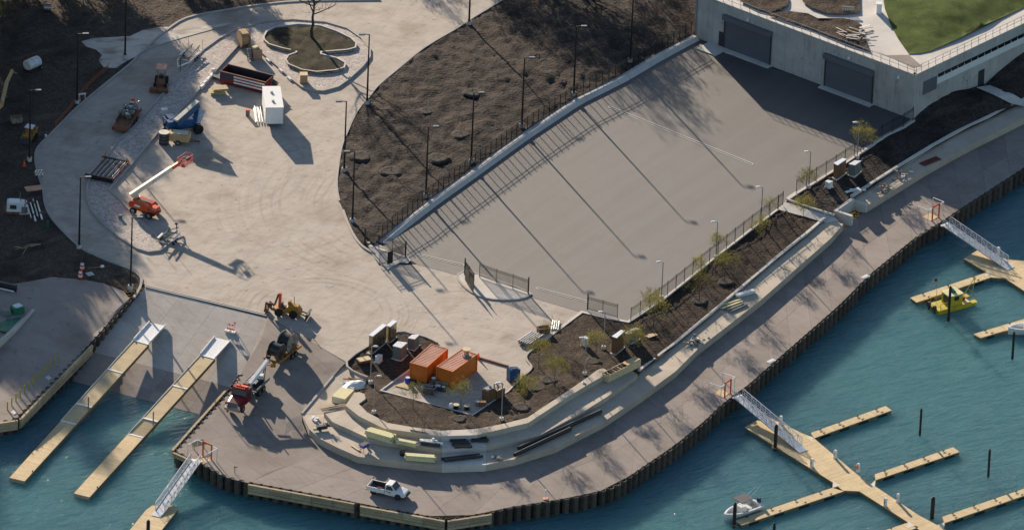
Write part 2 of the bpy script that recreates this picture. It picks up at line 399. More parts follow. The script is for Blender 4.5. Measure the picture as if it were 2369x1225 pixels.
_bp = _nt.nodes.new('ShaderNodeBump'); _bp.inputs['Strength'].default_value = 1.0; _bp.inputs['Distance'].default_value = 0.55
_nt.links.new(_h, _bp.inputs['Height']); _nt.links.new(_bp.outputs[0], _b.inputs['Normal'])
# ================================================================== levels (m): car park 0, promenade -1.9, lake -4.0
ZP, ZW = -1.9, -4.0
mb = MB(); mb.add([(-1500, -1400, ZW), (1500, -1400, ZW), (1500, 1600, ZW), (-1500, 1600, ZW)], [(0, 1, 2, 3)])
o = mb.build('water', M_water); o['kind'] = 'structure'
SHEETS.append(([V((-1500, -1400, ZW)), V((1500, -1400, ZW)), V((1500, 1600, ZW)), V((-1500, 1600, ZW))], [(0, 1, 2), (0, 2, 3)]))
# base ground
ground_pts = [(-5200, 700), (-900, 668), (0, 655), (60, 648), (150, 628), (240, 612), (300, 626), (330, 660), (480, 700), (620, 735), (800, 838), (900, 790), (1010, 800), (1230, 800), (1346, 724),
              (1453, 744), (1799, 486), (2044, 318), (2113, 276), (2500, 100), (5200, -900), (5200, -2600), (-5200, -2600)]
def zground(px, py):
    return -0.06
gr = sheet('ground', ground_pts, M_soil, z=zground, grid=(160, 90))
mudp = [(188, 96), (215, 88), (260, 86), (300, 84), (330, 70), (365, 63), (400, 62), (395, 72), (440, 66), (500, 57), (540, 52), (515, 62), (470, 74), (420, 88), (380, 100), (345, 112), (320, 128), (296, 140), (268, 158), (240, 156), (228, 140), (236, 128), (222, 115), (200, 108)]
def zleft(px, py):      # rutted soil at the left edge
    return 0.02
soil_left = [(-500, -400), (900, -400), (900, -2), (703, 1), (601, 10), (500, 26), (430, 41), (380, 72), (317, 130), (300, 148), (226, 206), (176, 249), (140, 285), (116, 309), (86, 341), (80, 368), (86, 402), (98, 441), (102, 471), (112, 498), (135, 527), (174, 566), (200, 585), (240, 603), (281, 618), (307, 629), (323, 642), (324, 655), (315, 668), (285, 672), (240, 655), (190, 648), (120, 640), (60, 652), (0, 660), (-500, 680)]
sheet('rutted_soil', soil_left, M_soil, z=-0.02, grid=(11, 6.5), rough=0.34, rscale=0.7, calm=mudp)
# puddled mud at the top left
sheet('mud_flat', mudp, M_mud, z=0.06)
# ------------------------------------------------------------------ roads
road_right = [(1260, -60), (1160, 2), (1100, 38), (1057, 66), (981, 111), (918, 162), (875, 198), (855, 223), (827, 256), (804, 304), (790, 340), (782, 390), (779, 430), (785, 465), (795, 490), (806, 521), (820, 549), (835, 568), (857, 581), (877, 614)]
road_left = [(880, -60), (880, 1), (703, 3), (601, 12), (500, 28), (430, 43), (380, 75), (317, 132), (301, 149), (228, 208), (177, 251), (142, 286), (119, 310), (88, 342), (82, 368), (88, 401), (100, 440), (104, 470), (114, 496), (137, 525), (176, 564), (202, 582), (242, 600), (281, 615), (307, 626), (325, 641), (327, 653)]
road_pts = road_left + [(338, 660), (480, 693), (620, 730), (800, 836), (851, 802), (919, 770), (949, 773), (986, 782), (1012, 794), (1000, 805), (949, 855), (881, 904), (1093, 961), (1175, 906), (1209, 872), (1229, 849), (1217, 826), (1232, 810), (1262, 785), (1346, 722), (1225, 686), (1058, 636), (965, 611)] + road_right[::-1]
sheet('concrete_road', road_pts, M_road, z=0.0, grid=(120, 60))
# kerbs of the road
def kerb(pts, h=0.14, w_=0.35, z=0.0, name='kerb', material=None, closed=False, n=None):
    p = [G(x, y, z if not callable(z) else z(x, y)) for x, y in pts]
    if n: p = smooth_path(p, n, closed)
    mb = MB(); mb.strip([q - V((0, 0, 0.10)) for q in p], w_, h + 0.10, closed); o = mb.build(name, material or M_kerb); o['kind'] = 'structure'; return o
def smooth_path(p, n=4, closed=False):
    out = []; k = len(p)
    for i in range(k if closed else k - 1):
        p0, p1, p2, p3 = (p[(i - 1) % k] if (closed or i) else p[i]), p[i], p[(i + 1) % k], (p[(i + 2) % k] if (closed or i < k - 2) else p[i + 1])
        for j in range(n):
            t = j / n; out.append(0.5 * ((2 * p1) + (p2 - p0) * t + (2 * p0 - 5 * p1 + 4 * p2 - p3) * t * t + (3 * p1 - p0 - 3 * p2 + p3) * t ** 3))
    if not closed: out.append(p[-1])
    return out
kerb(road_left[7:] + [(322, 669), (310, 688)], h=0.15, n=4)
kerb(road_left[1:8], h=0.15, n=3)
kerb(road_right[1:14], h=0.10, w_=0.28, n=3)
kerb([(793, 487), (806, 521), (820, 549), (835, 568), (850, 579), (866, 588)], h=0.22, w_=0.35, n=4)
# paved island with its kerbs
isl = [(271, 329), (307, 300), (355, 243), (395, 200), (435, 155), (469, 118), (505, 92), (551, 68), (614, 52), (677, 47), (753, 53), (804, 68), (837, 91), (855, 114), (855, 134), (837, 157), (804, 187), (781, 203), (748, 212), (718, 210), (698, 203), (672, 182), (601, 119), (575, 103), (548, 109), (501, 162), (456, 213), (380, 296), (366, 307), (281, 408), (251, 440), (271, 457), (320, 509), (362, 548), (376, 561), (382, 572), (369, 581), (343, 584), (317, 576), (277, 551), (242, 522), (215, 493), (202, 463), (201, 437), (209, 411), (242, 369)]
sheet('paved_island', isl, M_pave, z=0.10)
kerb(isl, h=0.26, w_=0.34, closed=True)
bed8 = [(610, 89), (617, 76), (639, 65), (690, 59), (741, 63), (779, 76), (812, 92), (824, 104), (822, 114), (804, 119), (742, 124), (743, 129), (779, 138), (799, 149), (796, 160), (776, 166), (733, 170), (698, 165), (667, 152), (661, 142), (667, 132), (686, 125), (685, 122), (652, 115), (622, 106), (611, 96)]
sheet('island_bed', bed8, M_grassbed, z=0.36, grid=(9, 5), rough=0.18, rscale=0.8)
kerb(bed8, h=0.34, w_=0.22, z=0.1, closed=True, material=M_pale)
# ------------------------------------------------------------------ asphalt yard
asph = [(885, 568), (905, 585), (947, 600), (965, 611), (1058, 636), (1225, 686), (1346, 722), (1400, 735), (1453, 744), (1534, 690), (1654, 594), (1740, 527), (1799, 483), (1842, 446), (1927, 394), (2044, 316), (2090, 293), (2113, 277), (2071, 263), (1900, 199), (1791, 159), (1678, 123), (1606, 85), (1515, 144), (1379, 223), (1234, 308), (1100, 409), (996, 478)]
sheet('asphalt_yard', asph, M_asph, z=0.02, grid=(120, 60))
# raised gate islands of pale concrete
gi1 = [(846, 560), (862, 556), (905, 580), (940, 590), (950, 602), (944, 608), (985, 650), (993, 665), (955, 660), (915, 640), (897, 622), (880, 610), (860, 586)]
sheet('gate_island', gi1[:6] + [(925, 606), (897, 622), (880, 610), (860, 586)], M_pale, z=0.13); kerb([(860, 586), (880, 610), (897, 622), (925, 607), (946, 607)], h=0.12, w_=0.22)
gi2 = [(1058, 640), (1066, 632), (1080, 628), (1110, 636), (1165, 654), (1222, 676), (1224, 684), (1200, 692), (1160, 694), (1120, 689), (1090, 676), (1068, 658)]
sheet('gate_island', gi2, M_pale, z=0.13); kerb(gi2, h=0.15, w_=0.3, closed=True, n=2)
# bank of dark soil between the road and the yard
bank = [(1262, -60), (1162, 2), (1102, 39), (1059, 67), (983, 112), (920, 163), (877, 199), (857, 224), (829, 257), (806, 305), (792, 341), (784, 390), (781, 430), (787, 465), (797, 488), (808, 520), (822, 547), (838, 566), (858, 575), (872, 556), (919, 517), (996, 458), (1089, 391), (1201, 311), (1328, 227), (1429, 177), (1515, 126), (1599, 81), (1640, 30), (1680, -60)]
zb = idw([(p[0], p[1], 0.02) for p in bank[:19]] + [(x, y, 0.55) for x, y in ((872, 556), (919, 517), (996, 458), (1089, 391), (1201, 311), (1328, 227), (1429, 177), (1515, 126), (1599, 81), (1680, -60))] + [(1000, 330, 0.5), (1250, 150, 0.9), (1400, 60, 1.0)])
sheet('soil_bank', bank, M_bank, z=zb, grid=(8.5, 5), rough=0.30, rscale=0.8)
# retaining wall of the yard, cast in bays
wt = [(872, 552), (919, 515), (996, 456), (1071, 403), (1201, 309), (1328, 225), (1429, 175), (1515, 124), (1599, 79)]
wall = thing('retaining_wall', 'low pale concrete retaining wall under the iron fence beside the soil bank', 'wall', G(1234, 300, 0))
ZWALL = 0.48
wp = resample([G(x, y, ZWALL) for x, y in wt], 34); WALLP = wp
for i in range(34):
    a, b = wp[i], wp[i + 1]; d = (b - a).normalized(); n = V((d.y, -d.x, 0)); g = d * 0.012
    h0, h1 = ZWALL * min(1.0, 0.35 + i / 6), ZWALL * min(1.0, 0.35 + (i + 1) / 6)
    rg = []
    for p, h in ((a + g, h0), (b - g, h1)):
        rg.append([V((p.x, p.y, -0.2)), V((p.x, p.y, h)), V((p.x, p.y, h)) + n * 1.0, V((p.x, p.y, 0.03)) + n * 1.55, V((p.x, p.y, -0.2)) + n * 1.55])
    MB().rings(rg, smooth=False).build('wall_bay', M_pale, wall, world=True)
# drains set in the yard
def drain(p, q, label, wpx=0.35):
    a, b = G(*p, 0.03), G(*q, 0.03); t = thing('trench_drain', label, 'drain', a, heading(a, b)); L = (b - a).length
    MB().b2(0, L, -0.28, -0.14, 0, 0.02).b2(0, L, 0.14, 0.28, 0, 0.02).b2(-0.14, 0, -0.28, 0.28, 0, 0.02).b2(L, L + 0.14, -0.28, 0.28, 0, 0.02).build('drain_frame', M_pale, t)
    g = MB().b2(0, L, -0.14, 0.14, -0.004, 0.006)
    g.build('grate', M_black, t)
drain((1410, 247), (1740, 380), 'long trench drain in the asphalt with a small basin halfway')
drain((966, 588), (1072, 613), 'short trench drain in the asphalt left of the half round gate island')
drain((1243, 666), (1358, 697), 'short trench drain in the asphalt right of the half round gate island')
drain((338, 661), (622, 729), 'dark trench drain across the head of the boat ramp')

for x, y, s in ((762, 659, 11), (660, 566, 12), (752, 130, 0), (1000, 752, 9)):
    if s: kk = MB(); block_px(kk, [(x - s, y), (x, y - s * .45), (x + s, y + s * .1), (x, y + s * .5)], 0.018, -0.05); kk.build('access_cover', M_kerb)['kind'] = 'structure'
# ================================================================== boat ramp, apron, promenade, quay
zapron = idw([(640, 742, 0), (620, 733, 0), (720, 790, 0), (802, 838, -0.05), (768, 873, -0.55), (698, 958, -1.15), (600, 850, -0.75), (560, 885, -1.0), (530, 908, -1.25), (407, 1043, ZP), (471, 1074, ZP), (577, 1116, ZP), (769, 1039, ZP), (713, 1009, ZP + 0.1), (620, 1000, -1.7), (640, 900, -1.0), (680, 820, -0.3)])
apron = [(620, 731), (640, 739), (720, 788), (801, 837), (768, 874), (698, 959), (699, 975), (713, 1009), (735, 1022), (769, 1039), (700, 1066), (577, 1116), (524, 1104), (471, 1074), (407, 1043), (470, 974), (530, 908), (575, 830)]
sheet('apron', apron, M_apron, z=zapron, grid=(30, 16))
# boat ramp: falls from the drain (0) past the waterline
p_top = [(338, 662), (480, 695), (620, 731)]
A_, B_ = G(338, 662, -0.02), G(668, 742, -0.02); C_, D_ = G(153, 877, ZW), G(530, 975, ZW)
def rampz(p): 
    n = ((A_ + B_) / 2 - (C_ + D_) / 2); n.z = 0; L = n.length; n.normalize(); d = ((A_ + B_) / 2 - p); d.z = 0
    return -4.0 * d.dot(n) / L
def ramp_quad(name, f0, f1, m):
    a0, a1 = A_.lerp(C_, f0), A_.lerp(C_, f1); b0, b1 = B_.lerp(D_, f0), B_.lerp(D_, f1)
    nx = 14; vs = []; fs = []
    for k, (a, b) in enumerate(((a0, b0), (a1, b1))): vs += [a.lerp(b, i / nx) for i in range(nx + 1)]
    fs = [(i, nx + 1 + i, nx + 2 + i, i + 1) for i in range(nx)]
    SHEETS.append(([v.copy() for v in vs], fs)); _bvh[0] = None
    return link_mesh(name, MB().add(vs, fs).mesh(name), m)
# ramp of cast slabs with open joints: each band a row of slabs
ramp_root = bpy.data.objects.new('boat_ramp', None); COL.objects.link(ramp_root); ramp_root.location = (A_ + B_) / 2; ramp_root['kind'] = 'structure'
bounds = [0.0, 0.22, 0.36, 0.52, 0.70, 0.90, 1.12, 1.35]
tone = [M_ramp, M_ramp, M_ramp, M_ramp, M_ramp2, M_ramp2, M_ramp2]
for k in range(7):
    f0, f1 = bounds[k], bounds[k + 1]
    vs = []; nx = 4
    a0, a1, b0, b1 = A_.lerp(C_, f0), A_.lerp(C_, f1), B_.lerp(D_, f0), B_.lerp(D_, f1)
    SHEETS.append(([a0, b0, b1, a1], [(0, 2, 1), (0, 3, 2)])); _bvh[0] = None
    for i in range(nx):
        q = [a0.lerp(b0, i / nx), a0.lerp(b0, (i + 1) / nx), a1.lerp(b1, (i + 1) / nx), a1.lerp(b1, i / nx)]
        c = sum(q, V()) / 4; q = [c + (p - c) * (1 - 0.014 / max(0.5, (p - c).length)) for p in q]
        dz = V((0, 0, -0.25)); q.reverse()
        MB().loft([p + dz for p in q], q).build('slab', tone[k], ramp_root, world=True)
# left quay
zq = idw([(300, 680, -0.05), (240, 660, 0.0), (60, 652, 0.0), (-200, 690, -0.2), (200, 800, -1.3), (120, 885, -1.75), (39, 965, ZP), (-60, 985, ZP), (0, 800, -0.9), (-200, 850, -1.2)])
lq = [(312, 672), (240, 612), (120, 638), (60, 650), (-60, 665), (-420, 700), (-420, 1020), (-120, 1000), (-40, 985), (37, 968), (100, 908), (165, 842), (200, 803), (250, 747), (290, 700)]
sheet('left_quay', [(300, 690), (285, 672), (240, 655), (190, 646), (120, 640), (60, 652), (0, 660), (-420, 690), (-420, 1020), (-120, 1000), (-40, 985), (37, 968), (100, 908), (165, 842), (200, 803), (250, 747)], M_quay, z=zq, grid=(26, 14))
# ------------------------------------------------------------------ quay core (closes the land under the decks)
def core(pts, z, name='quay_core', zb=-5.2):
    p = [G(x, y, z if not callable(z) else z(x, y)) for x, y in pts]
    vs = [q - V((0, 0, 0.30)) for q in p] + [V((q.x, q.y, zb)) for q in p]; n = len(p)
    o = MB().add(vs, [(i, i + 1, n + i + 1, n + i) for i in range(n - 1)]).build(name, M_darkgap); o['kind'] = 'structure'
OUT = [(471, 1072), (524, 1101), (577, 1114), (772, 1150), (834, 1164), (1033, 1200), (1135, 1183), (1184, 1171), (1277, 1157), (1347, 1145), (1416, 1127), (1440, 1112), (1486, 1079), (1555, 1034), (1624, 978), (1666, 937), (1729, 891), (1834, 799), (1950, 698), (2005, 640), (2135, 535), (2181, 512), (2201, 496), (2369, 388), (2560, 265)]
INN = [(640, 1002), (700, 1012), (769, 1037), (817, 1065), (873, 1077), (1023, 1094), (1121, 1091), (1194, 1077), (1288, 1046), (1399, 987), (1479, 935), (1555, 880), (1614, 821), (1757, 710), (1940, 550), (1969, 520), (2008, 492), (2139, 410), (2253, 351), (2369, 292), (2560, 196)]
core(OUT, ZP); core([(407, 1043), (471, 1072)], ZP); core([(407, 1043), (470, 974), (530, 908), (600, 800)], zapron)
core([(37, 966), (200, 801), (250, 745), (300, 690), (318, 668)], zq); core([(-420, 1020), (-120, 1000), (37, 966)], ZP)
# promenade of cast slabs
prom = bpy.data.objects.new('promenade', None); COL.objects.link(prom); prom.location = G(1400, 1060, ZP); prom['kind'] = 'structure'
NSL = 30
oo = resample([G(x, y, ZP) for x, y in OUT[2:]], NSL); ii = resample([G(x, y, ZP) for x, y in INN[2:]], NSL)
# inner line pulled in under the terraces
sheet_pts = []
for i in range(NSL):
    for r0, r1 in ((-0.06, 0.5), (0.5, 1.0)):
        q = [ii[i].lerp(oo[i], r0), ii[i + 1].lerp(oo[i + 1], r0), ii[i + 1].lerp(oo[i + 1], r1), ii[i].lerp(oo[i], r1)]
        SHEETS.append(([p.copy() for p in q], [(0, 2, 1), (0, 3, 2)]))
        c = sum(q, V()) / 4; dz = random.uniform(-0.006, 0.006)
        q = [c + (p - c) * (1 - 0.022 / max(0.5, (p - c).length)) + V((0, 0, dz)) for p in q]
        q = q if (q[1] - q[0]).cross(q[2] - q[0]).z > 0 else q[::-1]
        MB().loft([p + V((0, 0, -0.3)) for p in q], q).build('slab', M_prom, prom, world=True)
# joint bed just under the slabs
link_mesh('promenade_bed', MB().add([p - V((0, 0, 0.05)) for p in ii] + [p - V((0, 0, 0.05)) for p in oo], [(i, NSL + 1 + i, NSL + 2 + i, i + 1) for i in range(NSL)]).mesh('bed'), M_darkgap)['kind'] = 'structure'
_bvh[0] = None
# ------------------------------------------------------------------ steel sheet piling
PITCHP = 1.36
def pile_mesh(h):
    pr = [(0.0, 0.42), (0.14 * PITCHP, 0.42), (0.30 * PITCHP, 0.0), (0.70 * PITCHP, 0.0), (0.86 * PITCHP, 0.42), (PITCHP, 0.42)]
    t = 0.07; poly = [V((x, -0.42 + y * 1.0, 0)) for x, y in pr]
    back = [V((x, p.y + t, 0)) for (x, _), p in zip(pr, poly)]
    mb = MB(); n = len(pr)
    for k in range(n - 1):
        q = [poly[k], poly[k + 1], back[k + 1], back[k]]
        mb.loft([p + V((0, 0, -h)) for p in q], q)
    return mb.mesh('sheet_pile')
PM = pile_mesh(3.2); PM.materials.append(M_steelpile)
def piling(pts, z, label, zadd=0.06, flip=False):
    p = [G(x, y, z if not callable(z) else z(x, y)) for x, y in pts]
    L = sum((b - a).length for a, b in zip(p, p[1:])); n = max(1, round(L / PITCHP)); q = resample(p, n)
    t = thing('sheet_pile_wall', label, 'quay wall', V((q[0].x, q[0].y, ZW)))
    for i in range(n):
        a, b = (q[i], q[i + 1]); d = b - a
        o = link_mesh('sheet_pile', PM, None, t, a - t.location + V((0, 0, zadd)))
        ang = math.atan2(d.y, d.x); o.rotation_euler = (0, 0, ang); o.scale = (math.hypot(d.x, d.y) / PITCHP, 1, 1)
    return t
piling(OUT, ZP, 'long dark steel sheet pile wall curving along the promenade edge')
piling([(-420, 1020), (-120, 1000), (37, 966), (200, 801), (250, 745), (300, 690), (318, 668)], zq, 'dark steel sheet pile wall beside the boat ramp under the left quay')
piling([(560, 865), (530, 907), (470, 973), (407, 1042)], zapron, 'row of dark sheet pile heads along the right edge of the boat ramp')
piling([(407, 1042), (471, 1071)], ZP, 'short dark sheet pile wall at the corner by the lower left gangway')
# ------------------------------------------------------------------ timber fenders
def fender(pts, z, label, rows=3, bay=3.0, off=0.52, h=0.42, top=0.12):
    p = [G(x, y, z if not callable(z) else z(x, y)) for x, y in pts]
    t = thing('timber_fender', label, 'fender', V((p[0].x, p[0].y, p[0].z - 1.3)))
    for a, b in zip(p, p[1:]):
        d = b - a; L = math.hypot(d.x, d.y); nb = max(1, round(L / bay)); u = d.normalized(); n = V((u.y, -u.x, 0)).normalized()
        for k in range(nb):
            s0 = a + d * (k / nb) + u * 0.02 + n * off; s1 = a + d * ((k + 1) / nb) - u * 0.02 + n * off
            for r in range(rows):
                zz = V((0, 0, top - (r + 0.5) * (h + 0.07))); jut = n * (0.03 if r == 0 else random.uniform(-.02, .02))
                MB().bar(s0 + zz + jut, s1 + zz + jut, 0.34 if r == 0 else 0.26, h).build('plank', M_timber, t, world=True)
    return t
fender([(577, 1116), (823, 1161)], ZP, 'three board timber fender on the quay face below the white pickup')
fender([(836, 1166), (1032, 1201), (1134, 1185)], ZP, 'three board timber fender bending round the bottom corner of the quay')
fender([(-200, 1004), (38, 968), (205, 796)], zq, 'three board timber fender along the left quay beside the boat ramp')
fender([(530, 906), (407, 1044), (452, 1064)], zapron, 'timber cap beam along the right edge of the boat ramp', rows=2, h=0.3, off=0.5, top=0.14)
# ------------------------------------------------------------------ stepped terraces
T1, T2, T3 = ZP + 1.0, ZP + 1.7, ZP + 2.5
terr = thing('stepped_terrace', 'three curved tiers of concrete seating steps between promenade and planting', 'terrace', G(1030, 1090, ZP))
def tier(front, back, z, zb, m=M_tier, name='tier'):
    root = bpy.data.objects.new(name, None); COL.objects.link(root); root.parent = terr
    n = len(front) - 1
    for i in range(n):
        q = [front[i], front[i + 1], back[i + 1], back[i]]
        mb = MB(); t = [G(x, y, z) for x, y in q]; c = sum(t, V()) / 4
        SHEETS.append(([p.copy() for p in t], [(0, 1, 2), (0, 2, 3)]))
        t = [c + (p - c) * (1 - 0.012 / max(0.4, (p - c).length)) for p in t]
        if (t[1] - t[0]).cross(t[2] - t[0]).z < 0: t.reverse()
        mb.loft([V((p.x, p.y, zb)) for p in t], t); mb.build('block', m[i % len(m)] if isinstance(m, list) else m, root, world=True)
    _bvh[0] = None
def mixd(p, q, n):
    return [(p[0] + (q[0] - p[0]) * k / n, p[1] + (q[1] - p[1]) * k / n) for k in range(n)]
f1 = [(698, 958), (716, 992), (737, 1012), (780, 1034), (828, 1055), (925, 1067), (1022, 1077), (1125, 1074), (1194, 1060), (1284, 1032), (1399, 973), (1486, 914), (1562, 859), (1614, 807), (1685, 752), (1757, 696), (1840, 623), (1923, 550), (1951, 518)]
b1 = [(752, 940), (756, 955), (768, 972), (790, 988), (850, 1018), (940, 1031), (1023, 1042), (1125, 1035), (1180, 1020), (1252, 1000), (1384, 936), (1448, 889), (1500, 850), (1570, 793), (1640, 735), (1705, 680), (1785, 612), (1864, 548), (1915, 505)]
tier(f1, b1, T1, ZP - 0.3, [M_tier] * 6 + [M_pale] + [M_tier] * 12)
f2 = [(749, 953), (769, 975), (812, 994), (855, 1014), (940, 1027), (1023, 1039), (1125, 1032), (1188, 1019), (1250, 1005), (1347, 953), (1409, 914), (1475, 866)]
b2_ = [(800, 930), (812, 945), (850, 970), (886, 988), (950, 1000), (1021, 1006), (1112, 1006), (1170, 992), (1226, 974), (1310, 920), (1370, 880), (1440, 840)]
tier(f2, b2_, T2, ZP - 0.3, [M_tier] * 5 + [M_pale] + [M_tier] * 6)
f3 = [(799, 937), (831, 962), (888, 990), (955, 999), (1020, 1008), (1104, 1005), (1163, 991), (1222, 977), (1312, 918), (1360, 889), (1404, 864)]
b3 = [(830, 933), (850, 953), (897, 977), (955, 987), (1020, 995), (1102, 991), (1160, 980), (1220, 965), (1300, 912), (1345, 882), (1380, 856)]
tier(f3, b3, T3, ZP - 0.3, [M_tier] * 4 + [M_pale] + [M_tier] * 6)
MB()
ends = MB(); block_px(ends, [(799, 937), (830, 933), (846, 921), (843, 910), (832, 906), (820, 907)], T3, ZP - 0.3)
ends.build('block', M_tier, terr, world=True)
ends = MB(); block_px(ends, [(1404, 864), (1380, 856), (1389, 852), (1398, 852), (1406, 857)], T3, ZP - 0.3)
ends.build('block', M_tier, terr, world=True)
# landing left of the steps
zland = idw([(802, 838, -0.30), (768, 873, -0.62), (730, 918, -0.85), (698, 958, T1), (752, 958, T1), (800, 935, T1), (835, 905, -0.75), (815, 860, -0.45)])
sheet('terrace_landing', [(802, 838), (768, 873), (730, 918), (699, 957), (752, 956), (800, 936), (822, 906), (840, 893), (850, 872), (815, 857)], M_tier, z=lambda a, b: zland(a, b) + 0.012, grid=(14, 8))
kerb([(770, 871), (733, 915), (698, 957)], z=zland, h=0.16, w_=0.3)
sk = MB(); q = [(802, 838), (768, 873), (730, 918), (699, 958)]; top = [G(x, y, zland(x, y)) for x, y in q]
sk.add(top + [V((p.x, p.y, ZP - 0.4)) for p in top], [(i, i + 1, 5 + i, 4 + i) for i in range(3)]); sk.build('landing_face', M_tier)['kind'] = 'structure'
# back kerb of the seat wall
kerb([(1477, 862), (1570, 790), (1640, 732), (1705, 677), (1785, 609), (1864, 545), (1915, 502)], z=T1, h=0.42, w_=0.4, material=M_pale)
# right seat wall
seat = thing('seat_wall', 'long concrete seat wall along the promenade on the right', 'wall', G(2139, 410, ZP))
fr = [(2008, 475), (2075, 434), (2139, 394), (2196, 362), (2253, 331), (2310, 303), (2369, 273), (2460, 232), (2560, 185)]
bk = [(1969, 462), (2020, 430), (2070, 397), (2110, 371), (2155, 345), (2214, 312), (2300, 271), (2380, 232), (2480, 190)]
for i in range(len(fr) - 1):
    mb = MB(); q = [fr[i], fr[i + 1], bk[i + 1], bk[i]]; t = [G(x, y, T1) for x, y in q]; c = sum(t, V()) / 4
    SHEETS.append(([p.copy() for p in t], [(0, 1, 2), (0, 2, 3)]))
    t = [c + (p - c) * (1 - 0.012 / max(0.4, (p - c).length)) for p in t]
    if (t[1] - t[0]).cross(t[2] - t[0]).z < 0: t.reverse()
    mb.loft([V((p.x, p.y, ZP - 0.3)) for p in t], t); mb.build('block', M_tier, seat, world=True)
_bvh[0] = None
kerb([(1969, 460), (2070, 395), (2155, 343), (2214, 310), (2300, 269), (2380, 230), (2480, 188)], z=T1, h=0.55, w_=0.4, material=M_pale)
def lwall(px, ztop, zb, w_, label):
    p = [G(x, y, ztop) for x, y in px]; mb = MB(); mb.strip([V((q.x, q.y, zb)) for q in p], w_, ztop - zb)
    o = mb.build('ramp_wall', M_pale); tag(o, label, 'wall')
lwall([(1973, 458), (1933, 486), (1972, 499)], -0.35, ZP - 0.2, 0.45, 'pale concrete corner wall at the ramp opening by the promenade')
lwall([(1971, 461), (2006, 473)], -0.72, ZP - 0.2, 0.4, 'pale concrete end wall closing the right seat wall')
# path from the yard gate to the promenade
zpath = idw([(1799, 484, 0.03), (1822, 462, 0.03), (1926, 500, -0.35), (1913, 505, -0.35), (1965, 520, ZP + 0.02), (1940, 530, ZP + 0.02)])
sheet('sloping_path', [(1796, 482), (1842, 448), (1815, 466), (1870, 484), (1932, 503), (1948, 520), (1908, 515), (1860, 500), (1806, 486)], M_pale, z=lambda a, b: zpath(a, b) + 0.02)
# ------------------------------------------------------------------ planting beds
bedz = idw([(802, 838, 0), (851, 802, 0.05), (949, 772, 0.05), (1012, 793, 0.05), (949, 855, 0.05), (881, 904, 0.05), (1093, 961, 0.05), (1175, 906, 0.05), (1229, 849, 0.05), (1232, 810, 0.05), (1346, 722, 0.05), (1453, 744, 0.0), (1654, 594, 0), (1799, 486, 0)] +
           [(x, y, T3 - 0.12) for x, y in b3] + [(x, y, T1 + 0.16) for x, y in ((1477, 862), (1570, 790), (1640, 732), (1705, 677), (1785, 609), (1864, 545), (1913, 504))] + [(815, 860, -0.35), (845, 900, -0.5), (850, 873, -0.3), (1440, 845, -0.1)])
bed1 = [(802, 838), (837, 813), (851, 803), (919, 770), (949, 773), (986, 782), (1012, 794), (1000, 805), (949, 855), (881, 904), (1093, 961), (1175, 906), (1209, 872), (1225, 859), (1229, 849), (1220, 836), (1217, 826), (1232, 810), (1262, 785), (1346, 722), (1400, 734), (1453, 744), (1534, 690), (1654, 594), (1740, 527), (1797, 486), (1860, 502), (1913, 506), (1864, 548), (1785, 612), (1705, 680), (1640, 735), (1570, 793), (1477, 865), (1440, 838), (1406, 855), (1380, 854)] + b3[::-1][1:] + [(832, 930), (846, 918), (842, 908), (850, 873), (815, 858)]
sheet('mulch_bed', bed1, M_mulch, z=bedz, grid=(7, 4.2), rough=0.13, rscale=1.4)
kerb([(1012, 794), (986, 781), (949, 772), (919, 769), (851, 802), (802, 837), (815, 858), (850, 873)], h=0.20, w_=0.25, z=0.0, n=2)
kerb([(949, 855), (881, 904), (1093, 961), (1175, 906), (1209, 872)], h=0.16, w_=0.22, material=M_pale)
kerb([(1209, 872), (1225, 859), (1229, 849), (1220, 836), (1217, 826), (1224, 816), (1234, 809)], h=0.22, w_=0.28, n=4)
kerb([(1262, 785), (1346, 722), (1400, 735), (1453, 745), (1534, 691), (1654, 595), (1740, 528), (1799, 484)], h=0.12, w_=0.45, material=M_pale, z=0.0)
kerb([(1822, 461), (1842, 447), (1927, 395), (2044, 317), (2090, 294), (2113, 278)], h=0.12, w_=0.6, material=M_pale, z=0.0)
kerb([(1820, 462), (1870, 480), (1930, 498)], z=lambda a, b: zpath(a, b), h=0.2, w_=0.25, material=M_pale)
# ================================================================== harbour building with the planted roof
CB = G(2111, 276, 0.0); EB = G(1606, 85, 0.0); HB = 6.9
uF = (EB - CB).normalized(); nF = V((-uF.y, uF.x, 0))
if nF.y > 0: nF = -nF                                    # towards the camera side
KT = G(2369, 55, HB); KT = V((KT.x, KT.y, 0)); uR = (KT - CB).normalized(); nR = V((uR.y, -uR.x, 0))
M_bconc = concrete('building_concrete', (0.44, 0.42, 0.40), stain=0.8, var=0.12)
layer(M_bconc, 'MULTIPLY', noisefac(M_bconc, mapped(M_bconc, 0, (1.2, 1.2, 0.18)), 1.0, 0.5, 0.7, detail=5), (0.66, 0.64, 0.62), 0.5)
M_door = mat('roller_door_paint', (0.125, 0.130, 0.150), rough=0.5, var=0.06, scale=0.5)
M_white = mat('white_paint', (0.72, 0.72, 0.71), rough=0.5, var=0.05)
M_glass = mat('dark_glass', (0.015, 0.018, 0.022), rough=0.12, var=0.05, spec=0.6)
M_galv = mat('galvanised_steel', (0.46, 0.47, 0.48), rough=0.38, metal=0.75, var=0.12, scale=3)
M_sill = mat('dark_door', (0.04, 0.04, 0.045), rough=0.5)
bld = thing('harbour_building', 'long grey concrete building with roller doors and a planted roof', 'building', CB)
LF = (EB - CB).length
back = V((0, 0, 0)) - nF * 60
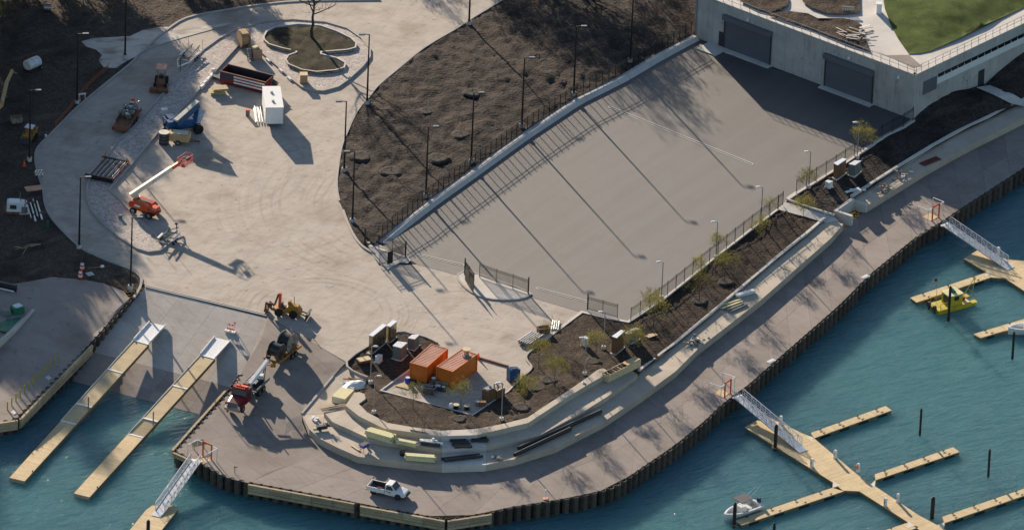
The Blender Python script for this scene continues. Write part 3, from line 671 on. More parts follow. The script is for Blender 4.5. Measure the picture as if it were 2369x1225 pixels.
# wall panels of the front, cast in bays
nb = 12
for k in range(nb):
    a = CB + uF * (LF * k / nb); b = CB + uF * (LF * (k + 1) / nb); g = uF * 0.015
    q = [a + g, b - g, b - g - nF * 0.4, a + g - nF * 0.4]
    if (q[1] - q[0]).cross(q[2] - q[0]).z < 0: q.reverse()
    MB().loft([V((p.x, p.y, -0.4)) for p in q], [V((p.x, p.y, HB)) for p in q]).build('wall_panel', M_bconc, bld, world=True)
LR = 75.0; nb2 = 16
for k in range(nb2):
    a = CB + uR * (LR * k / nb2); b = CB + uR * (LR * (k + 1) / nb2); g = uR * 0.015
    q = [a + g, b - g, b - g - nR * 0.4, a + g - nR * 0.4]
    if (q[1] - q[0]).cross(q[2] - q[0]).z < 0: q.reverse()
    MB().loft([V((p.x, p.y, -0.4)) for p in q], [V((p.x, p.y, HB)) for p in q]).build('wall_panel', M_bconc, bld, world=True)
q = [CB, EB, EB - nF * 70, CB + uR * LR - nR * 60]
# left return wall and body
rt = MB(); a, b = EB, EB - nF * 45; q = [a, b, b - uF * 0.4, a - uF * 0.4]
if (q[1] - q[0]).cross(q[2] - q[0]).z < 0: q.reverse()
rt.loft([V((p.x, p.y, -0.4)) for p in q], [V((p.x, p.y, HB)) for p in q]); rt.build('wall_panel', M_bconc, bld, world=True)
# coping
for a, b, n in ((CB - uF * 0.0, EB, nF), (CB, CB + uR * LR, nR)):
    MB().bar(a - n * 0.2 + V((0, 0, HB + 0.07)), b - n * 0.2 + V((0, 0, HB + 0.07)), 0.55, 0.14).build('coping', M_pale, bld, world=True)
def fpt(px, py): return W(px, py, CB, EB)
def roller(x0, y0, x1, y1, yb):
    """x0,y0 / x1,y1 = upper corners, yb = lower edge at x0 (photo pixels)"""
    a, b = fpt(x0, y0), fpt(x1, y1); h0 = fpt(x0, yb).z; t = a.z; u = (b - a); u.z = 0; u.normalize(); a.z = b.z = 0; w_ = (b - a).length
    d = bpy.data.objects.new('roller_door', None); COL.objects.link(d); d.parent = bld
    nrib = 26; hh = (t - h0) / nrib
    for k in range(nrib):
        MB().bar(a + nF * 0.06 + V((0, 0, h0 + (k + 0.5) * hh)), b + nF * 0.06 + V((0, 0, h0 + (k + 0.5) * hh)), 0.09, hh * 0.86).build('slat', M_door, d, world=True)
    mb = MB().bar(a + nF * 0.02 + V((0, 0, (t + h0) / 2)), b + nF * 0.02 + V((0, 0, (t + h0) / 2)), 0.05, t - h0); mb.build('curtain', M_door, d, world=True)
    hd = MB().bar(a - u * 0.25 + nF * 0.35 + V((0, 0, t + 0.25)), b + u * 0.25 + nF * 0.35 + V((0, 0, t + 0.25)), 0.7, 0.7); hd.build('hood', M_door, d, world=True)
    for p, s in ((a, -1), (b, 1)):
        MB().bar(p + u * s * 0.12 + nF * 0.1 + V((0, 0, h0)), p + u * s * 0.12 + nF * 0.1 + V((0, 0, t)), 0.22, 0.2).build('side_guide', M_sill, d, world=True)
    q = [a - u * 0.5 + nF * 0.0, b + u * 0.5, b + u * 0.5 + nF * 1.1, a - u * 0.5 + nF * 1.1]
    if (q[1] - q[0]).cross(q[2] - q[0]).z < 0: q.reverse()
    MB().loft([V((p.x, p.y, -0.1)) for p in q], [V((p.x, p.y, 0.13)) for p in q]).build('sill', M_pale, d, world=True)
roller(1680, 42, 1784, 77, 120); roller(1913, 131, 2020, 166, 209)
def wallbox(px0, py0, px1, py1, name, m, A, B, n, out=0.06, parent=bld):
    a, b = W(px0, py0, A, B), W(px1, py1, A, B); mb = MB()
    zc = (a.z + b.z) / 2; h = abs(a.z - b.z); a = V((a.x, a.y, zc)); b = V((b.x, b.y, zc))
    mb.bar(a + n * (out / 2), b + n * (out / 2), out, h); return mb.build(name, m, parent, world=True)
dd = wallbox(1664, 72, 1676, 110, 'door', M_sill, CB, EB, nF)
lp = MB(); q = [fpt(1640, 110), fpt(1684, 126)]; q = [V((p.x, p.y, 0)) for p in q]; q += [q[1] + nF * 3.0, q[0] + nF * 3.0]
if (q[1] - q[0]).cross(q[2] - q[0]).z < 0: q.reverse()
lp.loft([V((p.x, p.y, -0.1)) for p in q], [V((p.x, p.y, 0.15)) for p in q]); lp.build('door_step', M_pale, bld, world=True)
# small wall lamps
for x, y in ((1731, 45), (1965, 133), (2080, 178)):
    p = fpt(x, y); MB().box(p + nF * 0.15, (0.35, 0.35, 0.3)).build('wall_lamp', M_white, bld, world=True)
# right wing: louvre, band of windows, white band, door
BR = CB + uR * LR
wallbox(2136, 190, 2166, 205, 'louvre', M_door, CB, BR, nR)
def band(px0, py0, px1, py1, hpx, name, m, out, cut=0):
    a, b = W(px0, py0, CB, BR), W(px1, py1, CB, BR); zc = (a.z + b.z) / 2; h = hpx / (PXM * math.cos(PITCH))
    a = V((a.x, a.y, zc)); b = a + uR * ((b - a).length); b.z = zc
    if not cut: return MB().bar(a + nR * out / 2, b + nR * out / 2, out, h).build(name, m, bld, world=True)
    for k in range(cut):
        s = a + (b - a) * (k / cut) + uR * 0.08; e = a + (b - a) * ((k + 1) / cut) - uR * 0.08
        w_ = MB().bar(s + nR * out / 2, e + nR * out / 2, out, h).build('window', m, bld, world=True)
band(2168, 185, 2369, 82 + 8, 19, 'white_band', M_white, 0.05)
band(2169, 176, 2369, 80, 8, 'window', M_glass, 0.09, cut=13)
d2 = wallbox(2264, 165, 2275, 200, 'door', M_sill, CB, BR, nR)
# ------------------------------------------------------------------ roof
ZR = HB - 0.25
def roof_sheet(name, pts, m, z, **k):
    o = sheet(name, pts, m, z=z, kind=None, **k); o.parent = bld; o.location = -bld.location; return o
cbp, ebp = (2111, 172), (1604, -24)
roof_sheet('roof_deck', [(2109, 170), (1606, -24), (1690, -210), (3000, -330), (2640, -60), (2369, 56)], M_pale, ZR)
roof_sheet('roof_bed', [(1712, 3), (1723, -60), (1800, -60), (1826, -2), (1824, 13), (1808, 24), (1782, 29), (1752, 22)], M_mulch, ZR + 0.26, grid=(7, 4), rough=0.2)
roof_sheet('roof_bed', [(1856, 0), (1860, -40), (1988, -40), (1990, 28), (1957, 32), (1912, 31), (1876, 18), (1858, 5)], M_mulch, ZR + 0.26, grid=(7, 4), rough=0.2)
roof_sheet('roof_bed', [(1769, 32), (1827, 26), (1869, 31), (1892, 42), (1950, 42), (1980, 49), (1994, 58), (2002, 91), (2013, 118), (1944, 94), (1876, 66), (1808, 45)], M_mulch, ZR + 0.26, grid=(7, 4), rough=0.2)
zl = idw([(2043, 0, 0.1), (2049, 26, 0.1), (2061, 58, 0.1), (2090, 107, 0.1), (2103, 125, 0.1), (2152, 120, 0.1), (2369, 20, 0.1), (2200, 20, 0.9), (2369, -60, 1.1)])
roof_sheet('roof_lawn', [(2043, -5), (2047, 20), (2061, 58), (2075, 85), (2090, 107), (2103, 125), (2126, 124), (2152, 119), (2220, 88), (2369, 17), (2640, -110), (2700, -250), (2060, -170)], M_lawn, lambda a, b: ZR + zl(a, b), grid=(12, 7), rough=0.15)
roof_sheet('roof_patch', [(2027, 119), (2052, 128), (2103, 127), (2133, 153), (2111, 157), (2054, 130)], M_apron, ZR + 0.02)
# railing along both edges
rail = thing('roof_railing', 'galvanised pipe railing along the edge of the planted roof', 'railing', CB + V((0, 0, HB)))
for a, b, n in ((CB, EB, nF), (CB, CB + uR * LR, nR)):
    L = (b - a).length; k = round(L / 1.55); o_ = -n * 0.22
    for i in range(k + 1):
        p = a.lerp(b, i / k) + o_ + V((0, 0, HB + 0.12))
        MB().bar(p, p + V((0, 0, 1.05)), 0.07, 0.07).build('post', M_galv, rail, world=True)
    for h in (0.5, 1.05):
        MB().cyl(a + o_ + V((0, 0, HB + 0.12 + h)), b + o_ + V((0, 0, HB + 0.12 + h)), 0.035, n=6).build('rail', M_galv, rail, world=True)
# the bed in front of the building
b2z = [(2113, 277), (2130, 258), (2152, 240), (2197, 214), (2262, 198), (2282, 195), (2314, 162), (2369, 120), (2500, 60)]
wz = [W(x, y, CB, BR).z for x, y in b2z]
ctrl2 = [(x, y, z) for (x, y), z in zip(b2z, wz)] + [(2044, 318, 0), (1927, 396, 0), (1842, 448, 0), (1822, 462, 0)] + [(x, y, T1 + 0.2) for x, y in ((1930, 496), (1969, 462), (2070, 397), (2155, 345), (2214, 312), (2300, 271), (2380, 232))] + [(2230, 240, 0.8), (2300, 220, 1.2)]
z2 = idw(ctrl2)
bed2 = [(1822, 462), (1842, 447), (1927, 395), (2044, 317), (2090, 294), (2113, 278), (2130, 258), (2152, 240), (2197, 214), (2262, 198), (2282, 195), (2314, 162), (2369, 120), (2500, 60), (2600, 110), (2480, 190), (2380, 232), (2300, 271), (2214, 312), (2155, 345), (2110, 371), (2070, 397), (2020, 430), (1969, 462), (1935, 484), (1926, 499), (1870, 482)]
sheet('planting_bed', bed2, M_bank, z=z2, grid=(12, 7), rough=0.16, rscale=0.9)
sheet('door_path', [(2258, 202), (2290, 197), (2345, 218), (2369, 233), (2369, 246), (2340, 240), (2300, 220)], M_pale, z=lambda a, b: z2(a, b) + 0.10, grid=(10, 6))
# white cabinet and bits on the roof
c = G(2033, 30, ZR); t = tag(MB().box(c + V((0, 0, 0.75)), (0.75, 0.9, 1.5)).box(c + V((0, 0, 1.55)), (0.85, 1.0, 0.1)).build('roof_cabinet', M_white), 'white utility cabinet standing on the roof path beside the lawn', 'cabinet')
pl = thing('lumber_pile', 'loose heap of boards on the roof planting behind the railing', 'lumber', G(1975, 82, ZR + 0.15))
for k in range(22):
    a = random.uniform(-0.9, 0.6); MB().box((random.uniform(-2.2, 2.2), random.uniform(-2.0, 2.0), 0.2 + 0.05 * (k % 5)), (random.uniform(0.8, 2.2), 0.16, 0.05), rotz=a).build('board', M_pale if k % 3 else M_timber, pl)
MB().box((1.6, 2.6, 0.2), (1.9, 0.3, 0.08), rotz=0.6).build('board', M_white, pl)
sr = thing('slatted_bench', 'small white slatted rack on the roof bed', 'rack', G(1962, 27, ZR + 0.15))
for k in range(6): MB().box((k * 0.28 - 0.7, 0, 0.35), (0.12, 0.1, 0.7)).build('slat', M_white, sr)
MB().box((0, 0, 0.72), (1.7, 0.5, 0.08)).build('top', M_sill, sr)
# ================================================================== fences, gates, lamps
def picket_panel(L, h=2.05, step=0.135, w_=0.012):
    mb = MB(); n = int(L / step)
    for k in range(1, n):
        x = L * k / n; mb.b2(x - w_, x + w_, -w_, w_, 0.08, h + 0.08)
    for z in (0.22, h - 0.35, h - 0.12): mb.b2(0, L, -0.02, 0.02, z - 0.025, z + 0.025)
    return mb.mesh('picket_panel')
PP = picket_panel(2.2, step=0.15, w_=0.007); PP.materials.append(M_black)
PPG = picket_panel(2.2, step=0.14, w_=0.014); PPG.materials.append(M_black)
POSTM = MB().b2(-0.045, 0.045, -0.045, 0.045, 0, 2.2).mesh('post'); POSTM.materials.append(M_black)
BIGM = MB().b2(-0.09, 0.09, -0.09, 0.09, 0, 2.5).mesh('post'); BIGM.materials.append(M_black)
def fence(p, label, step=2.2, name='iron_fence', big=(), fit=False):
    t = thing(name, label, 'fence' if 'fence' in name else 'gate', p[0])
    pts = p if fit else []
    if not fit:
        L = sum((b - a).length for a, b in zip(p, p[1:])); pts = resample(p, max(1, round(L / step)))
    for i, q in enumerate(pts):
        link_mesh('post', BIGM if i in big else POSTM, None, t, q - t.location)
        if i < len(pts) - 1:
            d = pts[i + 1] - q; o = link_mesh('picket_panel', PPG if name.startswith('gate') else PP, None, t, q - t.location)
            o.rotation_euler = (0, -math.atan2(d.z, math.hypot(d.x, d.y)), math.atan2(d.y, d.x)); o.scale = (d.length / 2.2, 1, 1)
    return t
fp = [p + V((0, 0, 0.0)) for p in resample([G(x, y, ZWALL) for x, y in [(884, 546), (919, 519), (996, 459), (1071, 406), (1201, 312), (1328, 228), (1429, 178), (1515, 127), (1599, 81)]], 56)]
for i in range(6): fp[i].z = ZWALL * min(1, 0.35 + 34 * i / 56 / 6)
fence(fp, 'long black iron picket fence on top of the retaining wall', fit=True)
g0 = lambda x, y, z=0.12: G(x, y, z)
fence([g0(1459, 743), g0(1534, 690), g0(1654, 594), g0(1740, 527), g0(1799, 483)], 'black iron fence between the asphalt yard and the mulch bed', step=2.4)
fence([g0(1842, 446), g0(1927, 394), g0(2044, 316), g0(2090, 293), g0(2112, 279)], 'black iron fence between the asphalt yard and the building corner', step=2.4)
fence([g0(1800, 483), g0(1811, 474)], 'narrow open pedestrian gate in the fence at the sloping path', name='pedestrian_gate', fit=True)
fence([g0(844, 563, 0.13), g0(876, 574, 0.13), g0(907, 583, 0.13), g0(938, 594, 0.13)], 'black iron fence on the left gate island at the foot of the bank', fit=True, big=(0, 3), name='gate_fence')
lf = fence([g0(938, 596, 0.16), g0(908, 606, 0.16), g0(878, 614, 0.16)], 'open black gate leaf with a dark panel on the left gate island', fit=True, name='gate_leaf')
lf['category'] = 'gate'
a, b = g0(896, 609, 0.5), g0(908, 605, 0.5); MB().bar(a + V((0, 0, 0.8)), b + V((0, 0, 0.8)), 0.06, 1.9).build('sign_panel', M_black, lf, world=True)
lf2 = fence([g0(1075, 634, 0.16), g0(1085, 648, 0.16), g0(1096, 664, 0.16)], 'black gate leaf seen edge on at the left end of the half round island', fit=True, big=(0,), name='gate_leaf')
for k, (x0, y0, x1, y1) in enumerate(((1076, 634, 1085, 648), (1086, 649, 1096, 664))):
    MB().bar(g0(x0, y0, 1.2), g0(x1, y1, 1.2), 0.03, 1.7).build('mesh_screen', M_black, lf2, world=True)
fence([g0(1109, 640, 0.14), g0(1148, 654, 0.14), g0(1186, 666, 0.14), g0(1222, 678, 0.14)], 'black iron fence standing across the half round gate island', fit=True, big=(3,), name='gate_fence')
fence([g0(1359, 716, 0.14), g0(1394, 726, 0.14), g0(1428, 735, 0.14)], 'black iron fence panel at the front corner of the mulch bed', fit=True, big=(0,), name='gate_fence')
M_ply = mat('plywood', (0.52, 0.38, 0.21), rough=0.8, var=0.12, scale=1.5)
a, b = G(1084, 662, 0.14), G(1093, 668, 0.14)
o = MB(); q = [G(1081, 652, 0.15), G(1092, 664, 0.15)]; u = (q[1] - q[0]).normalized(); n = V((-u.y, u.x, 0))
o.add([q[0], q[1], q[1] + V((0, 0, 1.7)) - n * -0.25, q[0] + V((0, 0, 1.9)) - n * -0.25] + [p + n * 0.04 for p in (q[0], q[1], q[1] + V((0, 0, 1.7)) + n * 0.25, q[0] + V((0, 0, 1.9)) + n * 0.25)], [(0, 1, 2, 3), (7, 6, 5, 4), (0, 4, 5, 1), (1, 5, 6, 2), (2, 6, 7, 3), (3, 7, 4, 0)])
tag(o.build('plywood_sheet', M_ply), 'tan plywood sheet leaning on the gate leaf of the half round island', 'plywood')
# ------------------------------------------------------------------ tall black lamp posts
M_base = mat('lamp_base_concrete', (0.50, 0.48, 0.45), rough=0.9, var=0.15)
M_lamphead = mat('lamp_head', (0.30, 0.30, 0.31), rough=0.3, metal=0.6)
lp = thing('lamp_post', '', 'lamp', (0, 0, 0))
MB().cyl((0, 0, -0.3), (0, 0, 0.55), 0.36, n=14).build('base', M_base, lp)
MB().cyl((0, 0, 0.55), (0, 0, 10.9), 0.15, 0.085, n=10).box((0, 0, 0.6), (0.42, 0.42, 0.08)).build('pole', M_black, lp)
MB().bar((0, 0, 10.85), (0.75, 0, 10.9), 0.08, 0.1).build('arm', M_black, lp)
hd = MB().box((1.05, 0, 10.88), (0.85, 0.42, 0.16)).build('lamp_head', M_black, lp)
MB().b2(0.68, 1.42, -0.2, 0.2, 10.962, 10.975).build('top_plate', M_lamphead, hd)
TALL = [(183, 573, 1, 'on the soil left of the curved road above the ramp'), (302, 667, 1, 'at the kerb corner above the sheet piling of the boat ramp'), (68, 371, 1, 'on dark soil at the left photo edge beside the road kerb'),
        (178, 239, 1, 'on dark soil by the left kerb below the puddled mud'), (289, 134, 1, 'at the edge of the puddled mud, its top outside the photo'), (849, 240, -1, 'on the road edge right of the planted island'),
        (796, 396, -1, 'at the road edge left of the soil bank'), (815, 513, -1, 'at the lowest tip of the soil bank near the gate'), (985, 455, 1, 'behind the wall fence, nearest to the gate'), (1090, 376, 1, 'behind the wall fence, second from the gate'),
        (1207, 294, 1, 'behind the wall fence, third from the gate'), (1327, 221, 1, 'behind the wall fence, fourth from the gate'), (1458, 143, 1, 'behind the wall fence, nearest to the building'), (1085, 56, 1, 'high up at the road edge, cut off by the photo')]
for i, (x, y, s, where) in enumerate(TALL):
    o = lp if i == 0 else copy_tree(lp); p = at(x, y); o.location = p; o.rotation_euler = (0, 0, 0.12 if s > 0 else math.pi + 0.1)
    tag(o, 'tall black lamp post ' + where, 'lamp', 'tall black lamp posts')
# ------------------------------------------------------------------ short grey lamp posts
M_grey = mat('grey_pole_paint', (0.30, 0.31, 0.32), rough=0.45, metal=0.3, var=0.08)
sp = thing('path_lamp', '', 'lamp', (0, 0, 0))
MB().cyl((0, 0, -0.3), (0, 0, 0.42), 0.3, n=14).build('base', M_base, sp)
MB().cyl((0, 0, 0.42), (0, 0, 5.55), 0.075, 0.06, n=8).build('pole', M_grey, sp)
MB().tube([(0, 0, 5.5), (-0.12, 0, 5.62), (-0.45, 0, 5.66)], 0.05).build('arm', M_grey, sp)
MB().rings([[V((-0.55 + rx * math.cos(t), ry * math.sin(t), z)) for t in [k * math.pi / 5 for k in range(10)]] for rx, ry, z in ((0.36, 0.2, 5.58), (0.40, 0.22, 5.64), (0.2, 0.1, 5.74))]).build('lamp_head', M_white, sp)
SHORT = [(1530, 690, 'on the fence kerb, nearest the yard corner'), (1656, 597, 'on the fence kerb, second from the yard corner'), (1760, 516, 'on the fence kerb just before the sloping path'), (1871, 434, 'on the fence kerb above the metal cabinets'), (1983, 366, 'on the fence kerb nearest the building'),
         (1396, 806, 'between the small trees left of the brown cabinet'), (1352, 866, 'beside the upper tier behind the white cabinet'), (1160, 971, 'at the right corner of the paved equipment yard'), (865, 955, 'in the mulch behind the left end of the tiers'), (857, 886, 'left of the cabinets in the kerbed bed')]
for i, (x, y, where) in enumerate(SHORT):
    o = sp if i == 0 else copy_tree(sp); o.location = at(x, y); o.rotation_euler = (0, 0, 0.1 + (math.pi if i in (9, 8) else 0))
    tag(o, 'short grey lamp post ' + where, 'lamp', 'short grey lamp posts')
# ================================================================== trees
M_bark = mat('bark', (0.060, 0.048, 0.038), rough=0.95, var=0.3, scale=4)
M_twig = mat('twig', (0.085, 0.072, 0.055), rough=0.95, var=0.3, scale=4)
M_bud = mat('spring_leaf', (0.20, 0.185, 0.05), rough=0.8, var=0.4, scale=2.5, spec=0.1)
_nt, _b = nodes(M_bud); _tr = _nt.nodes.new('ShaderNodeBsdfTranslucent'); _mx = _nt.nodes.new('ShaderNodeMixShader'); _mx.inputs[0].default_value = 0.5
_nt.links.new(_b.inputs['Base Color'].links[0].from_socket, _tr.inputs[0]); _nt.links.new(_b.outputs[0], _mx.inputs[1]); _nt.links.new(_tr.outputs[0], _mx.inputs[2])
_nt.links.new(_mx.outputs[0], _nt.nodes['Material Output'].inputs['Surface'])
def limb(mb, p, d, L, r, depth, spread, tips, n=5, up=0.25, seg=3):
    q = p.copy(); dd = d.copy()
    for k in range(seg):
        e = q + dd * (L / seg); r2 = r * (1 - 0.5 * (k + 1) / seg)
        mb.cyl(q, e, max(r * (1 - 0.5 * k / seg), 0.006), max(r2, 0.005), n=n if depth > 2 else 3, caps=False)
        if depth > 0 and k > 0:
            a = V((random.gauss(0, 1), random.gauss(0, 1), random.gauss(0, .6))).normalized()
            limb(mb, e, (dd * (1 - spread) + a * spread + V((0, 0, up * .5))).normalized(), L * random.uniform(.5, .72), r2 * 0.6, depth - 1, spread, tips, n, up, seg)
        q = e; dd = (dd + V((random.gauss(0, .16), random.gauss(0, .16), up * .25))).normalized()
    tips.append(q)
    if depth > 0:
        for _ in range(2 if depth > 1 else 3):
            a = V((random.gauss(0, 1), random.gauss(0, 1), random.gauss(0.1, .6))).normalized()
            limb(mb, q, (dd * (1 - spread) + a * spread + V((0, 0, up * .4))).normalized(), L * random.uniform(.55, .8), r * 0.5, depth - 1, spread, tips, n, up, seg)
def make_tree(h, clear, r, nl, depth, spread, seed, label, name, buds=0, up=0.35, bud=0.09, ll=0.3):
    random.seed(seed); t = thing(name, label, 'tree'); tips = []
    mb = MB(); p = V((0, 0, -0.3)); seg = 6
    for k in range(seg):
        e = V((random.gauss(0, .012) * h, random.gauss(0, .012) * h, (k + 1) / seg * h * 0.62)); mb.cyl(p, e, r * (1 - 0.11 * k), r * (1 - 0.11 * (k + 1)), n=8, caps=False); p = e
    mb.build('trunk', M_bark, t); top = p
    cr = MB()
    for k in range(nl):
        f = k / nl; z = h * (clear + (0.62 - clear) * f ** 0.8); a = k * 2.4 + random.uniform(-.4, .4)
        d = V((math.cos(a), math.sin(a), random.uniform(.35, .85))).normalized()
        limb(cr, V((0, 0, z)), d, h * ll * random.uniform(.8, 1.15) * (1.0 - 0.25 * f), r * 0.42, depth, spread, tips, up=up)
    limb(cr, top, V((0, 0, 1)), h * 0.26, r * 0.4, depth, spread, tips, up=up)
    c = cr.build('crown', M_twig, t)
    if buds:
        lb = MB(); per = max(1, buds // max(1, len(tips)))
        for q in tips:
            for _ in range(per + (random.random() < 0.5)):
                o = q + V((random.gauss(0, .16), random.gauss(0, .16), random.gauss(0, .16))) * (h / 4.2); s = bud * random.uniform(.6, 1.4)
                a = V((random.gauss(0, 1), random.gauss(0, 1), random.gauss(0, 1))).normalized(); b = a.orthogonal().normalized()
                lb.add([o, o + a * s + b * s * .4, o + a * s * 1.7, o + a * s - b * s * .4], [(0, 1, 2, 3)])
        lf = lb.build('leaves', M_bud, c); lf['kind'] = 'stuff'
    return t
yts = [make_tree(4.3, 0.28, 0.055, 9, 2, 0.55, 11 + k, '', 'budding_tree', buds=2100, up=0.4, bud=0.072) for k in range(3)]
YT = [(1992, 352, 1.05, 'right of the fence, nearest the building'), (1866, 444, .8, 'against the fence beside the metal cabinets'), (1858, 512, .95, 'beside the sloping path, nearest the corner wall'), (1781, 508, .8, 'touching the fence just left of the sloping path'),
      (1757, 556, 0.9, 'in the mulch just below the path end of the fence'), (1658, 590, .75, 'touching the fence behind the second lamp'), (1676, 648, 1.05, 'with a mulch ring in the middle of the long bed'), (1616, 640, .7, 'small against the fence in the long bed'), (1617, 694, 1.15, 'wide crowned in the middle of the long bed'),
      (1512, 757, 1.15, 'dense by the fence corner of the yard'), (1505, 712, .7, 'slim behind the dense one at the fence corner'), (1466, 828, 1.05, 'in front of the brown cabinet'), (1378, 830, 1.0, 'right of the white cabinet'), (1276, 795, .85, 'beside the stacked grey pipes'), (1246, 850, 1.05, 'at the bend of the curved kerb'), (1283, 893, 1.0, 'between the curved kerb and the upper tier'),
      (1213, 935, 1.05, 'right of the blue tank'), (1066, 946, .95, 'at the front edge of the paved equipment yard'), (955, 945, .95, 'at the left end of the paved equipment yard')]
for i, (x, y, s, where) in enumerate(YT):
    o = yts[i] if i < 3 else copy_tree(yts[i % 3]); o.location = at(x, y); o.rotation_euler = (0, 0, i * 1.3); o.scale = (s, s, s * (1.0 if i % 2 else .92))
    tag(o, 'young yellow green budding tree ' + where, 'tree', 'young budding trees')
big = make_tree(10.5, 0.34, 0.26, 10, 3, 0.42, 5, 'bare tree with a forked trunk on the planted island', 'bare_tree', up=0.25, ll=0.34); big.location = at(722, 86)
# saplings with soil rings on the bank
sapm = None
SAP = [(1093, 216, 'beside the second lamp of the wall'), (948, 240, 'high on the bank by the road edge'), (1224, 178, 'beside the third lamp of the wall'), (1015, 368, 'in the ring nearest the wall fence'), (905, 398, 'in the ring left of the wall fence'), (1066, 312, 'in the ring behind the second lamp'), (986, 258, 'in the ring in the middle of the bank'), (1158, 82, 'near the top of the bank'), (1520, 40, 'near the building end of the bank'), (2236, 214, 'beside the right wing of the building')]
sap0 = make_tree(3.2, 0.4, 0.035, 7, 1, 0.35, 21, '', 'bare_sapling', up=0.8, ll=0.22)
for i, (x, y, where) in enumerate(SAP):
    o = sap0 if i == 0 else copy_tree(sap0); o.location = at(x, y); o.rotation_euler = (0, 0, i * 1.1); tag(o, 'thin bare sapling ' + where, 'sapling', 'bare saplings on the bank')
M_ring = mat('ring_soil', (0.036, 0.030, 0.026), rough=1.0, var=0.5, scale=3, bump=1.0, bscale=5, bdist=0.12)
ring0 = None; M_woodchip = mat('wood_chips', (0.22, 0.19, 0.14), rough=1.0, var=0.4, scale=4, bump=0.8)
RING = [(1015, 368, 1.25, 'on the bank nearest the wall fence'), (905, 398, 1.3, 'on the bank left of the wall fence'), (1066, 312, 1.0, 'on the bank behind the second lamp'), (832, 362, 1.3, 'on the bank at the road edge lamp'), (986, 258, .9, 'in the middle of the bank'), (1093, 216, 1.1, 'on the bank beside the third lamp'), (1270, 880, 1.0, 'in the mulch behind the upper tier'), (1208, 943, 1.0, 'in the mulch right of the equipment yard'), (1372, 836, .9, 'in the mulch near the white cabinet'), (1060, 968, .9, 'in the mulch below the equipment yard'), (1676, 652, .9, 'in the middle of the long bed'), (1617, 697, .9, 'under the wide crowned tree of the long bed'), (1243, 898, .9, 'in the mulch between tier and equipment yard')]
rb = MB(); rg = []
for k in range(19):
    a = 2 * math.pi * k / 18; rr = 1 + 0.09 * math.sin(3 * a + .7) + 0.05 * math.sin(7 * a)
    rg.append([V((math.cos(a) * r_ * rr, math.sin(a) * r_ * rr, z)) for r_, z in ((0.0, 0.04), (0.45, 0.04), (0.62, 0.05), (0.85, 0.09), (1.1, 0.05), (1.35, -0.12))])
rb.rings(rg, closed=False)
for i, (x, y, s, where) in enumerate(RING):
    o = (rb.build('soil_ring', M_ring) if i == 0 else ring0.copy())
    if i == 0: ring0 = o; 
    else: COL.objects.link(o)
    o.location = at(x, y); o.scale = (s, s, s); o.rotation_euler = (0, 0, i)
    cc = MB().cyl((0.05, 0, 0.0), (0.05, 0, 0.10), .34, .22, n=9).build('pale_centre', M_woodchip, o)
    tag(o, 'dark raised soil ring ' + where, 'soil ring', 'soil rings round planted trees')
# park trees just outside the photo, whose long shadows lie across it
pk = [make_tree(15.0 + 2 * k, 0.22, 0.30, 13, 3, 0.45, 31 + k, '', 'park_tree', up=0.3, ll=0.30, buds=26000, bud=0.30) for k in range(2)] + [make_tree(14.0, 0.25, 0.28, 11, 3, 0.4, 41, '', 'park_tree', up=0.35, ll=0.30, buds=2600, bud=0.2)]
PK = [(-130, -130, 1.0, 0), (10, -170, 1.05, 1), (1180, -110, 1.0, 2), (110, -110, .85, 0), (-230, 60, 1.1, 1), (-140, 0, 1.0, 0), (-260, 230, 1.0, 1), (-150, 180, 1.05, 0), (-320, 330, 1.1, 1), (-430, 570, .9, 0), (-170, 330, .85, 1), (-100, -110, 1.1, 0),
      (-200, 120, 1.0, 1), (-120, 50, .95, 0), (-130, 120, .95, 1), (-180, 260, .8, 0), (0, -40, .85, 1), (1260, -90, .95, 2), (1120, -170, 1.05, 2), (1010, -220, .95, 2), (1310, -60, .8, 2), (-230, 420, .75, 1), (60, -30, .8, 0), (190, -60, .62, 1), (880, -150, .55, 2), (420, -70, .42, 0), (520, -60, .35, 1), (1380, -120, .7, 2), (1060, -110, .7, 2)]
for i, (x, y, s, kd) in enumerate(PK):
    o = pk[i] if i < 3 else copy_tree(pk[kd]); o.location = G(x, y, 0); o.rotation_euler = (0, 0, i * 0.9); o.scale = (s, s, s)
    tag(o, 'tall park tree beyond the photo edge casting a long shadow', 'tree', 'park trees outside the photo')
random.seed(99)
# ================================================================== machines, vehicles and stores
M_tyre = mat('tyre_rubber', (0.016, 0.016, 0.017), rough=0.85, var=0.2, scale=5)
M_rim = mat('rim_steel', (0.40, 0.40, 0.41), rough=0.4, metal=0.6)
M_orange = mat('orange_enamel', (0.62, 0.085, 0.018), rough=0.42, var=0.15, scale=1.5)
M_safety = mat('safety_orange', (0.75, 0.085, 0.02), rough=0.55, var=0.08)
M_redp = mat('dark_red_enamel', (0.16, 0.012, 0.016), rough=0.42, var=0.12, spec=0.4)
M_blue = mat('blue_enamel', (0.015, 0.075, 0.19), rough=0.4, var=0.15, scale=2)
M_cream = mat('cream_enamel', (0.62, 0.58, 0.46), rough=0.45, var=0.08)
M_tan = mat('tan_enamel', (0.50, 0.33, 0.16), rough=0.55, var=0.15)
M_yel = mat('machine_yellow', (0.36, 0.175, 0.022), rough=0.5, var=0.25, scale=2)
M_card = mat('cardboard', (0.40, 0.275, 0.155), rough=0.9, var=0.12)
M_woodl = mat('pale_lumber', (0.58, 0.47, 0.29), rough=0.85, var=0.12, scale=2)
M_lumy = mat('yellow_treated_lumber', (0.62, 0.58, 0.33), rough=0.85, var=0.1, scale=2)
M_pvc = mat('white_pipe', (0.78, 0.78, 0.76), rough=0.4, var=0.04)
M_bpipe = mat('black_pipe', (0.010, 0.010, 0.011), rough=0.3, var=0.2, spec=0.6)
M_steel = mat('bare_steel', (0.33, 0.33, 0.34), rough=0.35, metal=0.8, var=0.15)
